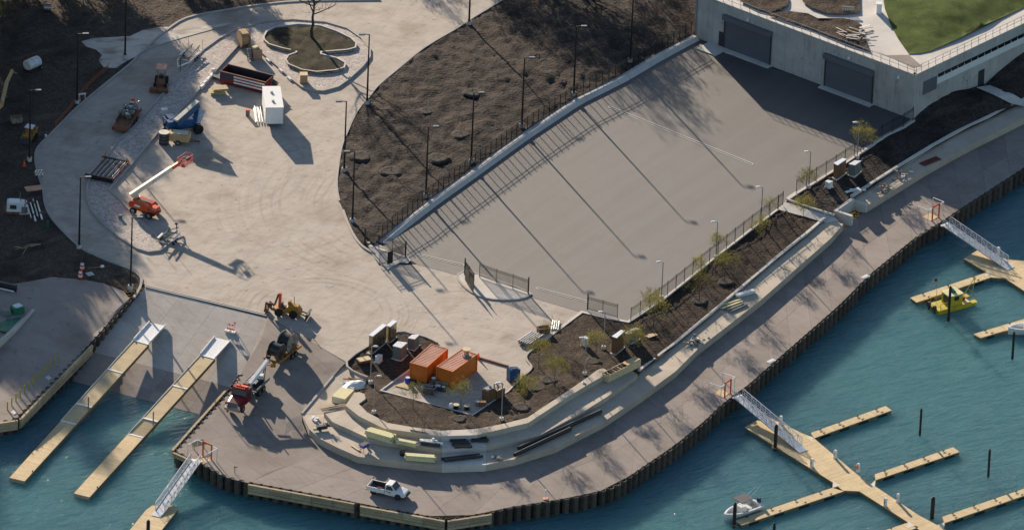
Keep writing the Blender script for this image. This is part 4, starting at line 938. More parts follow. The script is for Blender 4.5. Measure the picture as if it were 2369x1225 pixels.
M_rust = mat('rusty_steel', (0.17, 0.075, 0.04), rough=0.8, var=0.4, scale=2)
M_tarp = mat('grey_tarpaulin', (0.62, 0.64, 0.66), rough=0.45, var=0.15, scale=3)
M_green = mat('green_plastic', (0.01, 0.14, 0.075), rough=0.5)
M_debris = mat('scrap', (0.22, 0.21, 0.17), rough=0.8, var=0.6, scale=3)
M_cont = mat('container_orange', (0.58, 0.155, 0.018), rough=0.5, var=0.15, scale=0.9)
M_contr = mat('container_roof_faded', (0.62, 0.30, 0.20), rough=0.6, var=0.15, scale=1.0)
M_bronze = mat('bronze_steel', (0.50, 0.44, 0.34), rough=0.24, metal=0.9, var=0.1, scale=0.6)
M_brown = mat('brown_cabinet_paint', (0.15, 0.085, 0.045), rough=0.5, var=0.1)
M_gcab = mat('grey_green_cabinet', (0.13, 0.155, 0.155), rough=0.5, var=0.06)
def child(name, parent):
    o = bpy.data.objects.new(name, None); COL.objects.link(o); o.parent = parent; return o
def wheel(parent, x, y, r=0.4, w_=0.28, name='wheel', rim=True):
    wv = child(name, parent); pr = [(r * .55, -w_ / 2), (r * .9, -w_ / 2), (r, -w_ * .32), (r, w_ * .32), (r * .9, w_ / 2), (r * .55, w_ / 2)]
    mb = MB(); n = 18
    mb.rings([[V((x + a * math.cos(t), y + b, r + a * math.sin(t))) for a, b in pr] for t in [2 * math.pi * k / n for k in range(n + 1)]], closed=False); mb.build('tyre', M_tyre, wv)
    MB().cyl((x, y - w_ * .36, r), (x, y + w_ * .36, r), r * .56, n=14).build('rim', M_rim if rim else M_tyre, wv)
def place(name, label, cat, p, q=None, rot=None, group=None):
    a = at(*p) if not isinstance(p, Vector) else p
    r = rot if rot is not None else heading(G(*p, a.z), G(*q, a.z))
    return thing(name, label, cat, a, r, group)
# ------------------------------------------------------------------ orange boom lift (x forward along the chassis)
t = place('boom_lift', 'orange boom lift with raised cream boom and red basket', 'lift', (336, 494), (386, 510))
for x in (-1.3, 1.3):
    for y in (-1.05, 1.05): wheel(t, x, y, .52, .42)
MB().box((0, 0, .75), (3.6, 1.3, .45)).box((1.5, 0, .7), (1.0, 1.9, .35)).build('chassis', M_redp, t)
tw = MB(); tw.prof([(-1.9, 1.0), (1.3, 1.0), (1.5, 1.5), (1.0, 1.85), (-.4, 2.05), (-1.7, 2.0), (-2.1, 1.5)], -1.15, -.25); tw.prof([(-1.9, 1.0), (1.2, 1.0), (1.4, 1.4), (.9, 1.7), (-1.5, 1.85), (-2.1, 1.5)], .25, 1.15); tw.box((-.4, 0, 1.1), (3.0, .6, .3)); tw.build('turret', M_orange, t)
MB().box((1.6, -.3, 1.35), (.9, 1.5, .5)).build('hood', M_orange, t); MB().tube([(1.2, -1.2, 1.0), (2.2, -1.2, 1.0), (2.2, -1.2, 1.6), (1.2, -1.2, 1.6), (1.2, -1.2, 1.0)], .05).build('guard', M_redp, t)
MB().box((-.6, -1.16, 1.5), (.9, .03, .3)).build('panel', M_white, t)
MB().box((-.2, 0, 2.02), (2.2, .5, .06)).build('engine_tray', M_sill, t)
# the boom runs in photo directions: from (303,463) up to (424,365)
loc = t.location; rz = t.rotation_euler[2]; inv = (Matrix.Translation(loc) @ Matrix.Rotation(rz, 4, 'Z')).inverted()
def loc_at(px, py, z): return inv @ G(px, py, z)
b0 = loc_at(302, 452, 2.3); b1 = loc_at(413, 378, 6.2); dd = b1 - b0; bm = child('boom', t)
MB().bar(b0, b0 + dd * .86, .46, .62).build('boom_section', M_cream, bm); MB().bar(b0 + dd * .86, b1, .36, .5).build('boom_tip', M_orange, bm)
side = dd.cross(V((0, 0, 1))).normalized(); up = side.cross(dd).normalized(); s0 = -side if side.dot(inv.to_3x3() @ V((0, -1, 0))) < 0 else side
MB().bar(b0 + dd * .42 + s0 * .235, b0 + dd * .74 + s0 * .235, .014, .22).build('boom_decal', M_white, bm)
for k in range(15):
    if k != 6: MB().bar(b0 + dd * (.435 + .02 * k) + s0 * .247, b0 + dd * (.447 + .02 * k) + s0 * .247, .012, .12).build('letter', M_blue, bm)
MB().bar(b0 - up * .5 + dd * .02, b0 + dd * .12 - up * .6, .4, .7).build('knuckle', M_cream, bm); MB().bar(b0 + dd * .05 - up * .35, b0 + dd * .25 - up * .28, .2, .2).build('cylinder', M_steel, bm)
bk = child('basket', t); c = loc_at(428, 378, 5.7); zz = V((0, 0, 1)); ux = (inv.to_3x3() @ V((1, -.6, 0))).normalized(); uy = zz.cross(ux)
corners = [c + ux * a + uy * b for a, b in ((-.6, -1.1), (.6, -1.1), (.6, 1.1), (-.6, 1.1))]
rb = MB()
for h in (0.0, .55, 1.1): rb.tube([p + zz * h for p in corners + corners[:1]], .035, n=5)
for i in range(4):
    for f in (0, .33, .66): p = corners[i].lerp(corners[(i + 1) % 4], f); rb.cyl(p, p + zz * 1.1, .03, n=5)
rb.build('rail', M_safety, bk); MB().loft([p - zz * .06 for p in corners], corners).build('floor', M_redp, bk); MB().box(c + ux * .45 + zz * .9, (.4, .7, .4)).build('control_box', M_sill, bk)
MB().bar(b1, c - ux * .6 + zz * .3, .2, .25).build('basket_arm', M_sill, bk)
# ------------------------------------------------------------------ blue boom lift
t = place('boom_lift', 'blue boom lift with folded pale topped boom behind the compressor', 'lift', (424, 304), (472, 297))
for x in (-1.5, 1.5):
    for y in (-1.1, 1.1): wheel(t, x, y, .60, .5, rim=False)
MB().box((0, 0, .85), (3.9, 1.1, .5)).build('chassis', M_blue, t)
tw = MB().box((-.7, -.6, 1.55), (3.2, .8, .9)).box((-.5, .65, 1.5), (2.8, .7, .8)).box((-.6, 0, 1.2), (2.6, .7, .3)); tw.build('turret', M_blue, t)
inv = (Matrix.Translation(t.location) @ Matrix.Rotation(t.rotation_euler[2], 4, 'Z')).inverted()
bm = child('boom', t); p0, p1 = loc_at(409, 288, 1.9), loc_at(452, 250, 3.3)
MB().bar(p0, p1, .75, .8).build('boom_section', M_blue, bm); d = p1 - p0; MB().bar(p0 + V((0, 0, .43)), p1 + V((0, 0, .43)), .62, .05).build('boom_top', M_cream, bm)
p2 = loc_at(452, 252, 2.9); p3 = loc_at(446, 290, 1.3); MB().bar(p2, p3, .5, .6).build('lower_arm', M_blue, bm); MB().bar(loc_at(462, 262, 2.6), loc_at(452, 285, 1.5), .9, .12).build('counter_plate', M_tarp, bm)
bk = child('basket', t); c = loc_at(398, 296, .7)
crn = [c + V((a, b, 0)) for a, b in ((-.5, -1.0), (.5, -1.0), (.5, 1.0), (-.5, 1.0))]; rb = MB()
for h in (0, .55, 1.1): rb.tube([p + V((0, 0, h)) for p in crn + crn[:1]], .04, n=5)
for p in crn: rb.cyl(p, p + V((0, 0, 1.1)), .04, n=5)
rb.build('rail', M_blue, bk); MB().loft([p - V((0, 0, .06)) for p in crn], crn).build('floor', M_blue, bk); MB().box(loc_at(400, 281, 1.6), (.9, 1.3, .9)).build('engine_box', M_blue, t)
t.scale = (1.18, 1.18, 1.18)
# ------------------------------------------------------------------ compressor trailer
t = place('compressor_trailer', 'tan compressor trailer in front of the blue boom lift', 'trailer', (414, 330), (452, 334))
MB().prof([(-1.6, .5), (1.5, .5), (1.6, 1.2), (1.5, 1.55), (-1.4, 1.65), (-1.6, 1.2)], -.75, .75).build('body', M_tan, t)
MB().box((.2, 0, 1.66), (2.2, 1.2, .06)).build('lid', M_cream, t); wheel(t, 0, -.85, .36, .22); wheel(t, 0, .85, .36, .22)
MB().bar((1.5, .4, .5), (3.0, 0, .5), .1, .1).bar((1.5, -.4, .5), (3.0, 0, .5), .1, .1).bar((2.8, 0, 0), (2.8, 0, .7), .08, .08).build('drawbar', M_rust, t)
t = place('round_tank', 'dark round tank with pale lid at the left of the compressor', 'tank', (379, 332), rot=0)
MB().cyl((0, 0, 0), (0, 0, 1.75), .72, n=18).build('shell', M_sill, t); MB().cyl((0, 0, 1.75), (0, 0, 1.82), .75, n=18).build('lid', M_cream, t)
for h in (.5, 1.0, 1.4): MB().cyl((0, 0, h), (0, 0, h + .06), .735, n=18).build('hoop', M_steel, t)
# ------------------------------------------------------------------ flag painted dumpster
t = place('dumpster', 'long open dumpster painted with stars and stripes', 'dumpster', (570, 199), (618, 211))
L, Wd, H = 7.2, 2.5, 1.75
wt_ = MB().b2(-L / 2, L / 2, -Wd / 2, -Wd / 2 + .08, .25, .25 + H).b2(-L / 2, L / 2, Wd / 2 - .08, Wd / 2, .25, .25 + H).b2(-L / 2, -L / 2 + .08, -Wd / 2 + .08, Wd / 2 - .08, .25, .25 + H).b2(L / 2 - .08, L / 2, -Wd / 2 + .08, Wd / 2 - .08, .25, .25 + H)
wt_.build('shell', M_redp, t); MB().b2(-L / 2 + .08, L / 2 - .08, -Wd / 2 + .08, Wd / 2 - .08, .2, .35).build('floor', M_sill, t)
MB().b2(-L / 2 + .09, L / 2 - .09, -Wd / 2 + .081, -Wd / 2 + .10, .35, 2.0).b2(-L / 2 + .09, L / 2 - .09, Wd / 2 - .1, Wd / 2 - .081, .35, 2.0).build('lining', M_sill, t)
for k in range(3): MB().b2(-L / 2 + 2.2, L / 2 - .15, -Wd / 2 - .025, -Wd / 2, .62 + k * .44, .86 + k * .44).build('stripe', M_white if k % 1 == 0 else M_redp, t)
M_navy = mat('navy_paint', (0.02, 0.03, 0.08), rough=0.5); MB().b2(-L / 2 + .1, -L / 2 + 2.2, -Wd / 2 - .02, -Wd / 2, .9, 1.95).build('star_field', M_navy, t)
for a, b in ((0, 1), (1, 0)):
    MB().b2(-L / 2 - .06, L / 2 + .06, (-1 if a else 1) * Wd / 2 - .08, (-1 if a else 1) * Wd / 2 + .08, 1.95, 2.06).build('rim', M_rust, t)
for k in range(0): MB().b2(-L / 2 + .7 + k * 1.4, -L / 2 + .82 + k * 1.4, -Wd / 2 - .07, -Wd / 2 - .026, .3, 1.95).build('rib', M_redp, t)
MB().tube([(L / 2 + .1, -.8, .3), (L / 2 + .9, -.5, .5), (L / 2 + 1.1, .6, 1.4), (L / 2 + .1, .9, 1.6)], .06).box((L / 2 + .5, .6, .9), (.6, .5, 1.2)).build('hook_frame', M_sill, t)
# ------------------------------------------------------------------ white box trailer
t = place('box_trailer', 'white box trailer with two roof vents beside the white pipes', 'trailer', (630, 273), (622, 221))
L, Wd, H = 6.6, 2.5, 2.5
body = MB(); body.prof([(-L / 2, .75), (L / 2, .75), (L / 2, .75 + H), (-L / 2, .75 + H)], -Wd / 2, Wd / 2); body.build('body', M_white, t)
MB().b2(-L / 2 - .03, L / 2 + .03, -Wd / 2 - .03, Wd / 2 + .03, .75 + H, .83 + H).build('roof', M_pvc, t)
for x in (-1.5, 1.2): MB().cyl((x, .1, .83 + H), (x, .1, 1.05 + H), .2, n=10).build('vent', M_steel, t)
MB().b2(-L / 2 - .02, -L / 2, -Wd / 2 + .12, Wd / 2 - .12, .85, .6 + H).build('rear_door', M_pvc, t); MB().b2(-L / 2 + .3, L / 2 - .3, -Wd / 2 + .2, Wd / 2 - .2, .5, .75).build('underframe', M_sill, t)
for x in (-.6, .5):
    for y in (-1.05, 1.05): wheel(t, x, y, .38, .24)
MB().bar((L / 2, 0, .6), (L / 2 + 1.3, 0, .6), .12, .12).build('drawbar', M_sill, t)
t = place('white_pipe_bundle', 'bundle of bright white pipes lying beside the white trailer', 'pipes', (602, 268), (598, 244))
for k in range(13): MB().cyl((-2.4, -.8 + .13 * k, .08 + .1 * (k % 3)), (2.4 + random.uniform(-.3, .2), -.8 + .13 * k + random.uniform(-.1, .1), .08 + .1 * (k % 3)), .06, n=6).build('pipe', M_pvc, t)
t = place('barrel', 'grey barrel with orange lid standing left of the white pipes', 'barrel', (573, 268), rot=0)
MB().cyl((0, 0, 0), (0, 0, .95), .3, n=14).build('drum', M_gcab, t); MB().cyl((0, 0, .95), (0, 0, 1.02), .32, n=14).build('lid', M_safety, t)
# crates and giant wooden reel on the island
t = place('cable_reel', 'giant wooden cable reel at the point of the paved island', 'reel', (563, 108), (580, 106))
for y in (-.62, .62):
    fl = child('flange', t); MB().cyl((y, 0, 1.3), (y + .1, 0, 1.3), 1.3, n=24).build('disc', M_card, fl)
MB().cyl((-.55, 0, 1.3), (.6, 0, 1.3), .95, n=16).build('drum', M_card, t); MB().b2(-.5, .5, -.8, .8, 2.2, 2.45).build('lagging', M_card, t)
t = place('wooden_crate', 'torn brown crate beside the giant wooden reel', 'crate', (594, 134), rot=0.3)
MB().box((0, 0, .75), (1.3, 1.1, 1.5)).build('body', M_card, t); MB().box((-.2, .2, 1.6), (.9, .6, .3), rotz=.5).build('torn_top', M_woodl, t)
t = place('step_ladder', 'dark boxy steps between the wooden reel and the crate', 'steps', (577, 136), rot=0.25)
for k in range(6): MB().box((0, -.7 + .25 * k, .15 + .22 * k), (.7, .25, .08)).build('tread', M_steel, t)
for x in (-.38, .38): MB().bar((x, -.85, 0), (x, .65, 1.45), .06, .2).build('stringer', M_sill, t)
t = place('pallet_crate', 'single brown cardboard crate at the island kerb', 'crate', (702, 190), rot=0.1)
MB().box((0, 0, .68), (1.05, 1.05, 1.25)).build('body', M_card, t); MB().box((0, 0, 1.32), (1.1, 1.1, .05)).build('lid', M_woodl, t)
MB().box((0, 0, .04), (1.1, 1.1, .08)).build('pallet', M_rust, t)
t = place('pallet_stack', 'messy stack of pale pallets left of the dumpster', 'pallets', (505, 216), rot=0.2)
for k in range(5):
    pl = child('pallet', t); r_ = random.uniform(-.25, .25); ox = random.uniform(-.25, .25)
    for j in range(5): MB().box((ox, -.55 + .27 * j, .12 + .2 * k), (2.2, .18, .05), rotz=r_).build('slat', M_woodl if k > 1 else M_lumy, pl)
    MB().box((ox, 0, .05 + .2 * k), (2.0, .12, .1), rotz=r_).build('runner', M_woodl, pl)
t = place('wrapped_bundle', 'long white wrapped bundle lying along the island kerb', 'bundle', (479, 190), (500, 167))
for k in range(4): MB().box((-1.9 + 1.25 * k, random.uniform(-.1, .1), .22), (1.2, .45, .38), rotz=random.uniform(-.15, .15), taper=.8).build('roll', M_pvc, t)
MB().ball((2.9, .2, .42), .42, n=10).build('float_ball', M_pvc, t)
t = place('flat_ramp', 'flat grey metal ramp between the wrapped bundle and the dumpster', 'ramp', (517, 187), (545, 196)); MB().box((0, 0, .3), (3.4, .9, .12), roty=.06).build('plate', M_gcab, t); MB().box((1.4, 0, .15), (.1, .8, .3)).box((-1.4, 0, .12), (.1, .8, .2)).build('foot', M_sill, t)
for i, (x, y, w2) in enumerate(((620, 142, 'topmost'), (650, 166, 'middle'), (669, 184, 'lowest'))):
    o = place('kerb_stone', 'white loose kerb stone on the island kerb, %s of three' % w2, 'kerb stone', (x, y), (x + 26, y + 23), group='loose kerb stones'); MB().box((0, 0, .16), (1.1, .3, .26)).box((0, 0, .3), (.9, .2, .06)).build('stone', M_pvc, o)
# ------------------------------------------------------------------ red tractor with canopy, loaded flat trailer, boat trailers
t = place('utility_tractor', 'small red tractor with square canopy and front box blade on the left road', 'tractor', (372, 198), rot=-1.65)
for x, r_ in ((-.9, .55), (.95, .42)):
    for y in (-.75, .75): wheel(t, x, y, r_, .36, rim=False)
MB().prof([(-1.3, .6), (1.5, .6), (1.6, 1.1), (.3, 1.25), (-.2, 1.0), (-1.3, 1.0)], -.5, .5).build('body', M_rust, t); MB().box((-.6, 0, 1.25), (.5, .6, .6)).build('seat', M_sill, t)
for x, y in ((-1.1, -.55), (-1.1, .55), (.3, -.55), (.3, .55)): MB().bar((x, y, 1), (x, y, 2.75), .06, .06).build('canopy_post', M_rust, t)
MB().box((-.4, 0, 2.8), (1.8, 1.45, .1)).build('canopy', M_contr, t); MB().box((2.2, 0, .35), (.8, 2.6, .6)).build('box_blade', M_rust, t); MB().bar((1.5, -.4, .6), (2.1, -.5, .5), .1, .1).bar((1.5, .4, .6), (2.1, .5, .5), .1, .1).build('arm', M_rust, t)
t = place('flat_trailer', 'low flat trailer heaped with scrap on the left road', 'trailer', (294, 282), (318, 248))
MB().b2(-3.6, 3.0, -1.15, 1.15, .5, .62).build('deck', M_rust, t)
for y in (-1.15, 1.15): MB().b2(-1.6, 3.0, y - .04, y + .04, .62, 1.0).build('side_rail', M_rust, t)
MB().b2(-3.62, -3.5, -1.1, 1.1, .3, .9).build('tail_beam', M_rust, t)
for x in (-.4, .6):
    for y in (-1.25, 1.25): wheel(t, x, y, .36, .22)
MB().bar((3, .6, .55), (4.6, 0, .5), .12, .12).bar((3, -.6, .55), (4.6, 0, .5), .12, .12).build('drawbar', M_rust, t)
t2 = place('scrap_heap', 'heap of grey scrap and sheet metal on the flat trailer', 'scrap', (297, 270), (318, 240))
for k in range(44):
    f = random.random(); MB().box((random.uniform(-1.6, 2.2), random.gauss(0, .42), .75 + random.random() * .75 * (1 - abs(f - .5))), (random.uniform(.3, 1.3), random.uniform(.2, .6), random.uniform(.06, .4)), rotz=random.uniform(0, 3), roty=random.uniform(-.5, .5), rotx=random.uniform(-.4, .4)).build('scrap_piece', random.choice([M_debris, M_debris, M_tarp, M_steel, M_gcab]), t2)
MB().box((2.3, .1, 1.5), (.45, .5, .5), rotz=.4).build('scrap_piece', M_safety, t2)
def boat_trailer(p, q, label, frame, L=6.2):
    t = place('boat_trailer', label, 'trailer', p, q)
    MB().bar((-L / 2, -.9, .6), (L * .2, -.9, .6), .1, .15).bar((-L / 2, .9, .6), (L * .2, .9, .6), .1, .15).bar((L * .2, -.9, .6), (L / 2, 0, .55), .1, .15).bar((L * .2, .9, .6), (L / 2, 0, .55), .1, .15).build('frame', frame, t)
    for x in (-L / 2 + .2, -.8, .8): MB().bar((x, -.9, .6), (x, .9, .6), .1, .12).build('crossbar', frame, t)
    for y in (-.55, .55):
        MB().bar((-L / 2 - .2, y, 1.15), (.9, y, .95), .14, .12).build('bunk', M_sill, t)
        for x in (-L / 2 + .2, .6): MB().bar((x, y, .6), (x, y, 1.05), .07, .07).build('bunk_post', M_steel, t)
    for x in (-1.4, -.6):
        for y in (-1.1, 1.1): wheel(t, x, y, .34, .2)
    for y in (-1.1, 1.1):
        MB().b2(-1.9, -.1, y - .14, y + .14, .72, .78).build('mudguard', M_pvc, t); MB().cyl((-L / 2 + .1, y, .6), (-L / 2 + .1, y, 2.4), .03, n=6).build('guide_pole', M_steel, t)
    MB().bar((L / 2 - .8, 0, .6), (L / 2 - .9, 0, 1.5), .1, .1).box((L / 2 - .95, 0, 1.5), (.25, .35, .2)).cyl((L / 2 - .3, .2, 0), (L / 2 - .3, .2, .9), .05, n=6).build('winch_post', M_sill, t)
    return t
boat_trailer((432, 142), (404, 170), 'empty boat trailer with white rails on the upper left road', M_pvc)
boat_trailer((395, 552), (421, 527), 'empty galvanised boat trailer at the lower tip of the paved island', M_steel, L=5.4)
# poles laid on the island, cones, cabinets at the left
t = place('pole_stack', 'stack of dark lamp poles laid side by side on the paved island', 'poles', (248, 396), (270, 372))
for k in range(12):
    y = -1.9 + .33 * k; pl = child('pole', t); MB().cyl((-3.0, y, .35), (3.0, y, .42), .08, .06, n=8).build('shaft', M_steel if k % 2 else M_sill, pl); MB().box((-3.1, y, .32), (.1, .3, .34)).build('base_plate', M_black, pl)
    MB().box((3.1, y + .1, .42), (.3, .4, .2)).build('bracket', M_black, pl)
for x in (-2.2, 2.2): MB().b2(x - .1, x + .1, -2.2, 2.0, .14, .26).build('bearer', M_timber, t)
MB().b2(-3.3, -3.05, -2.1, 2.0, .12, .75).build('end_board', M_black, t)
cone0 = None
CONES = [(244, 366, 'at the upper end of the laid lamp poles'), (296, 382, 'at the island kerb right of the laid lamp poles'), (278, 400, 'beside the lower right of the laid lamp poles'), (259, 422, 'at the low corner of the laid lamp poles'), (1107, 830, 'beside the right orange container'), (56, 384, 'on dark soil near the left lamp')]
for i, (x, y, where) in enumerate(CONES):
    if cone0 is None:
        o = cone0 = thing('traffic_cone', '', 'cone'); MB().cyl((0, 0, .05), (0, 0, .95), .2, .04, n=12).build('body', M_safety, o); MB().box((0, 0, .025), (.5, .5, .05)).build('foot', M_safety, o); MB().cyl((0, 0, .45), (0, 0, .6), .132, .105, n=12).build('collar', M_contr, o)
    else: o = copy_tree(cone0)
    o.location = at(x, y); tag(o, 'orange traffic cone ' + where, 'cone', 'traffic cones')
drum0 = None
for i, (x, y, where) in enumerate(((190, 624, 'upper of the pair at the top of the left quay'), (186, 643, 'lower of the pair at the top of the left quay'))):
    if drum0 is None:
        o = drum0 = thing('traffic_drum', '', 'drum')
        for k in range(4): MB().cyl((0, 0, .08 + .24 * k), (0, 0, .32 + .24 * k), .34 - .03 * k, .32 - .03 * k, n=16).build('band', M_safety if k % 2 == 0 else M_white, o)
        MB().cyl((0, 0, 0), (0, 0, .08), .44, n=16).build('foot', M_tyre, o); MB().box((0, 0, 1.08), (.22, .06, .14)).build('handle', M_safety, o)
    else: o = copy_tree(drum0)
    o.location = at(x, y); tag(o, 'orange and white traffic drum, ' + where, 'drum', 'traffic drums')
t = place('plank_barrier', 'yellow plank with white end lying right of the traffic drums', 'plank', (220, 620), rot=.25); MB().box((0, 0, .12), (1.9, .12, .06)).build('plank', M_yel, t); MB().box((1.0, 0, .2), (.5, .4, .2)).build('block', M_pvc, t)
t = place('concrete_pad', 'small pale square pad right of the traffic drums', 'pad', (208, 634), rot=.5); MB().box((0, 0, .06), (.9, .9, .1)).box((0, 0, .13), (.6, .6, .04)).build('slab', M_pale, t)
for x, y, s, lab in ((278, 505, .5, 'small blue grey box on the paved island near the orange lift'), (292, 376, .45, 'small pale valve box at the island kerb above the cone'), (380, 264, .8, 'white bag on the paved island left of the blue lift')):
    t = place('valve_box', lab, 'box', (x, y), rot=.3); MB().box((0, 0, s / 2), (s, s * .8, s)).box((0, 0, s + .03), (s * 1.1, s * .9, .06)).build('case', M_gcab if s < .6 else M_tarp, t)
# left soil: pump, loader, tank, pipes, reels
t = place('pump_set', 'white pump unit on a red skid at the left photo edge', 'pump', (36, 490), rot=0)
MB().box((0, 0, .2), (3.2, 1.8, .3)).build('skid', M_rust, t); MB().box((0, 0, 1.0), (2.4, 1.4, 1.3)).build('housing', M_tarp, t); MB().box((-.2, 0, 1.72), (1.5, 1.2, .12)).build('top', M_pvc, t); MB().box((-.3, -.72, 1.1), (.9, .06, .6)).build('grille', M_sill, t); MB().cyl((.6, .2, 1.7), (.6, .2, 3.0), .06, n=6).build('mast', M_steel, t); MB().box((1.1, -.2, .8), (.5, 1.1, .8)).build('fuel_tank', M_gcab, t)
t = place('white_pipe_bundle', 'short bundle of white pipes beside the pump unit', 'pipes', (54, 484), (50, 466))
for k in range(10): MB().cyl((-1.7, -.7 + .15 * k, .1 + .09 * (k % 2)), (1.7, -.7 + .15 * k, .1 + .09 * (k % 2)), .07, n=6).build('pipe', M_pvc, t)
for i, (p, q, lab) in enumerate((((66, 487), (58, 458), 'grey lamp pole lying on the soil, leftmost of four'), ((76, 492), (68, 464), 'grey lamp pole lying on the soil, second of four'), ((82, 484), (74, 456), 'grey lamp pole lying on the soil, third of four'), ((91, 488), (83, 460), 'grey lamp pole lying on the soil, rightmost of four'))):
    t = place('lying_lamp_pole', lab, 'pole', p, q, group='lamp poles lying on the soil'); MB().cyl((-2.8, 0, .22), (2.6, 0, .22), .13, .09, n=8).build('shaft', M_pvc if i % 2 else M_steel, t); MB().cyl((-1.3 if i % 2 else 1.4, 0, .22), (-1.0 if i % 2 else 1.7, 0, .22), .22, n=8).build('sleeve', M_sill, t)
t = place('white_tank', 'white ribbed water tank on dark soil at the upper left', 'tank', (75, 160), (98, 150))
MB().rings([[V((x, .8 * math.cos(a) * s, .95 + .75 * math.sin(a) * s)) for a in [k * math.pi / 6 for k in range(12)]] for x, s in ((-1.2, .8), (-1.1, 1), (-.4, 1), (-.36, .93), (-.3, .93), (-.26, 1), (.5, 1), (.54, .93), (.6, .93), (.64, 1), (1.1, 1), (1.2, .8))]).build('shell', M_tarp, t); MB().box((0, 0, .15), (2.3, 1.3, .3)).build('skid', M_sill, t); wheel(t, .9, -.9, .3, .2); wheel(t, .9, .9, .3, .2)
t = place('round_float', 'small shiny round drum on dark soil in the top left corner', 'drum', (110, 26), rot=0); MB().cyl((-.5, 0, .6), (.5, 0, .6), .6, n=14).build('drum', M_steel, t)
t = place('skid_loader', 'skid steer loader with pale roof beside the left lamp', 'loader', (68, 322), rot=-1.9)
for x in (-.6, .6):
    for y in (-.8, .8): wheel(t, x, y, .42, .3, rim=False)
MB().prof([(-1.3, .4), (.9, .4), (.9, .9), (.2, 1.0), (-1.3, 1.5)], -.6, .6).build('body', M_yel, t); MB().box((-.1, 0, 1.95), (1.2, 1.2, .1)).build('cab_roof', M_tarp, t)
for x, y in ((-.6, -.55), (-.6, .55), (.45, -.55), (.45, .55)): MB().bar((x, y, .9), (x, y, 1.95), .08, .08).build('cab_post', M_sill, t)
for y in (-.75, .75): MB().bar((-1.2, y, 1.5), (1.4, y, .5), .14, .2).build('lift_arm', M_yel, t)
MB().prof([(1.3, .1), (2.1, .05), (2.1, .15), (1.5, .7), (1.3, .7)], -.9, .9).build('bucket', M_sill, t)
t = place('excavator', 'tan excavator boom reaching into the photo at the left edge', 'excavator', (-60, 300), rot=.6)
MB().box((0, -1.1, .5), (4.2, .6, 1.0)).box((0, 1.1, .5), (4.2, .6, 1.0)).build('track', M_tyre, t); MB().box((-.4, 0, 1.7), (3.2, 2.6, 1.4)).build('house', M_tan, t); MB().box((.9, .8, 2.5), (1.4, 1.0, 1.6)).build('cab', M_glass, t)
inv = (Matrix.Translation(t.location) @ Matrix.Rotation(t.rotation_euler[2], 4, 'Z')).inverted()
ep = [loc_at(-50, 285, 1.8), loc_at(4, 240, 4.6), loc_at(16, 190, 5.2), loc_at(28, 164, 4.0)]
MB().bar(ep[0], ep[1], .5, .7).bar(ep[1], ep[2], .45, .6).build('boom', M_tan, t); MB().bar(ep[2], ep[3], .35, .45).build('stick', M_tan, t); MB().bar(ep[0] + V((0, 0, .5)), ep[1] + V((0, 0, .5)), .16, .16).build('cylinder', M_steel, t); MB().box(ep[3] - V((0, 0, .8)), (1.0, .9, 1.2), roty=.4).build('bucket', M_sill, t)
for x, y, s, m_, lab, nm, cat in ((38, 283, .9, M_debris, 'small rusty generator on dark soil left of the loader', 'generator', 'generator'), (110, 527, .45, M_green, 'small green post by the curved kerb at the left', 'marker_post', 'post'), (80, 437, 1.5, M_contr, 'flat pinkish slab at the kerb below the left lamp', 'flat_slab', 'slab'), (90, 412, .7, M_white, 'striped white sign board at the left kerb', 'sign_board', 'sign'), (190, 232, .6, M_white, 'white barricade legs beside the kerb lamp', 'folding_barricade', 'barricade'), (106, 318, .35, M_tarp, 'white bucket on soil right of the loader', 'bucket', 'bucket')):
    t = place(nm, lab, cat, (x, y), rot=.35)
    if nm == 'flat_slab': MB().box((0, 0, .12), (2.6, 1.3, .16)).build('slab', m_, t); MB().box((-.8, 0, .03), (.15, 1.2, .06)).box((.8, 0, .03), (.15, 1.2, .06)).build('bearer', M_rust, t)
    elif nm == 'sign_board':
        MB().box((0, 0, .9), (1.2, .06, .8)).build('board', m_, t); MB().bar((-.4, 0, 0), (-.4, 0, .6), .06, .06).bar((.4, 0, 0), (.4, 0, .6), .06, .06).build('leg', M_sill, t)
        for k in range(3): MB().box((-.4 + .4 * k, -.04, .9), (.14, .02, .8), roty=.6).build('stripe', M_rust, t)
    elif nm == 'folding_barricade':
        for k in (-.4, .4): MB().bar((k, -.4, 0), (k, 0, 1.1), .05, .05).bar((k, .4, 0), (k, 0, 1.1), .05, .05).build('leg', m_, t)
        MB().box((0, 0, 1.0), (1.1, .05, .2)).build('rail', m_, t)
    elif nm == 'marker_post': MB().cyl((0, 0, 0), (0, 0, .9), .14, n=10).build('post', m_, t); MB().ball((0, 0, .95), .16).build('cap', m_, t)
    elif nm == 'bucket': MB().cyl((0, 0, 0), (0, 0, .42), .16, .2, n=12).build('shell', m_, t); MB().tube([(-.2, 0, .42), (-.1, 0, .55), (.1, 0, .55), (.2, 0, .42)], .012, n=4).build('handle', M_steel, t)
    else: MB().box((0, 0, .5), (1.5, 1.1, .8)).build('housing', m_, t); MB().box((0, 0, .95), (1.2, .8, .12)).build('lid', M_rust, t); MB().cyl((.5, .2, .9), (.5, .2, 1.3), .06, n=6).build('exhaust', M_sill, t)
# brush heap
t = place('brush_heap', 'heap of pale cut branches and roots on the left soil', 'brush', (75, 572), (112, 556))
for k in range(34):
    a = random.uniform(-.5, .5); x = random.uniform(-3.4, 1.2); p0 = V((x, random.gauss(0, .5), random.uniform(.1, .6))); d = V((-math.cos(a), math.sin(a), random.uniform(-.1, .15))) * random.uniform(.8, 2.2)
    MB().cyl(p0, p0 + d, .05, .015, n=5).build('branch', random.choice([M_woodl, M_bark, M_twig]), t)
for k in range(10): MB().cyl((1.6, 0, .5), (1.6 + random.gauss(0, .9), random.gauss(0, .9), .5 + random.uniform(-.2, 1)), .12, .03, n=5).build('root', M_bark, t)
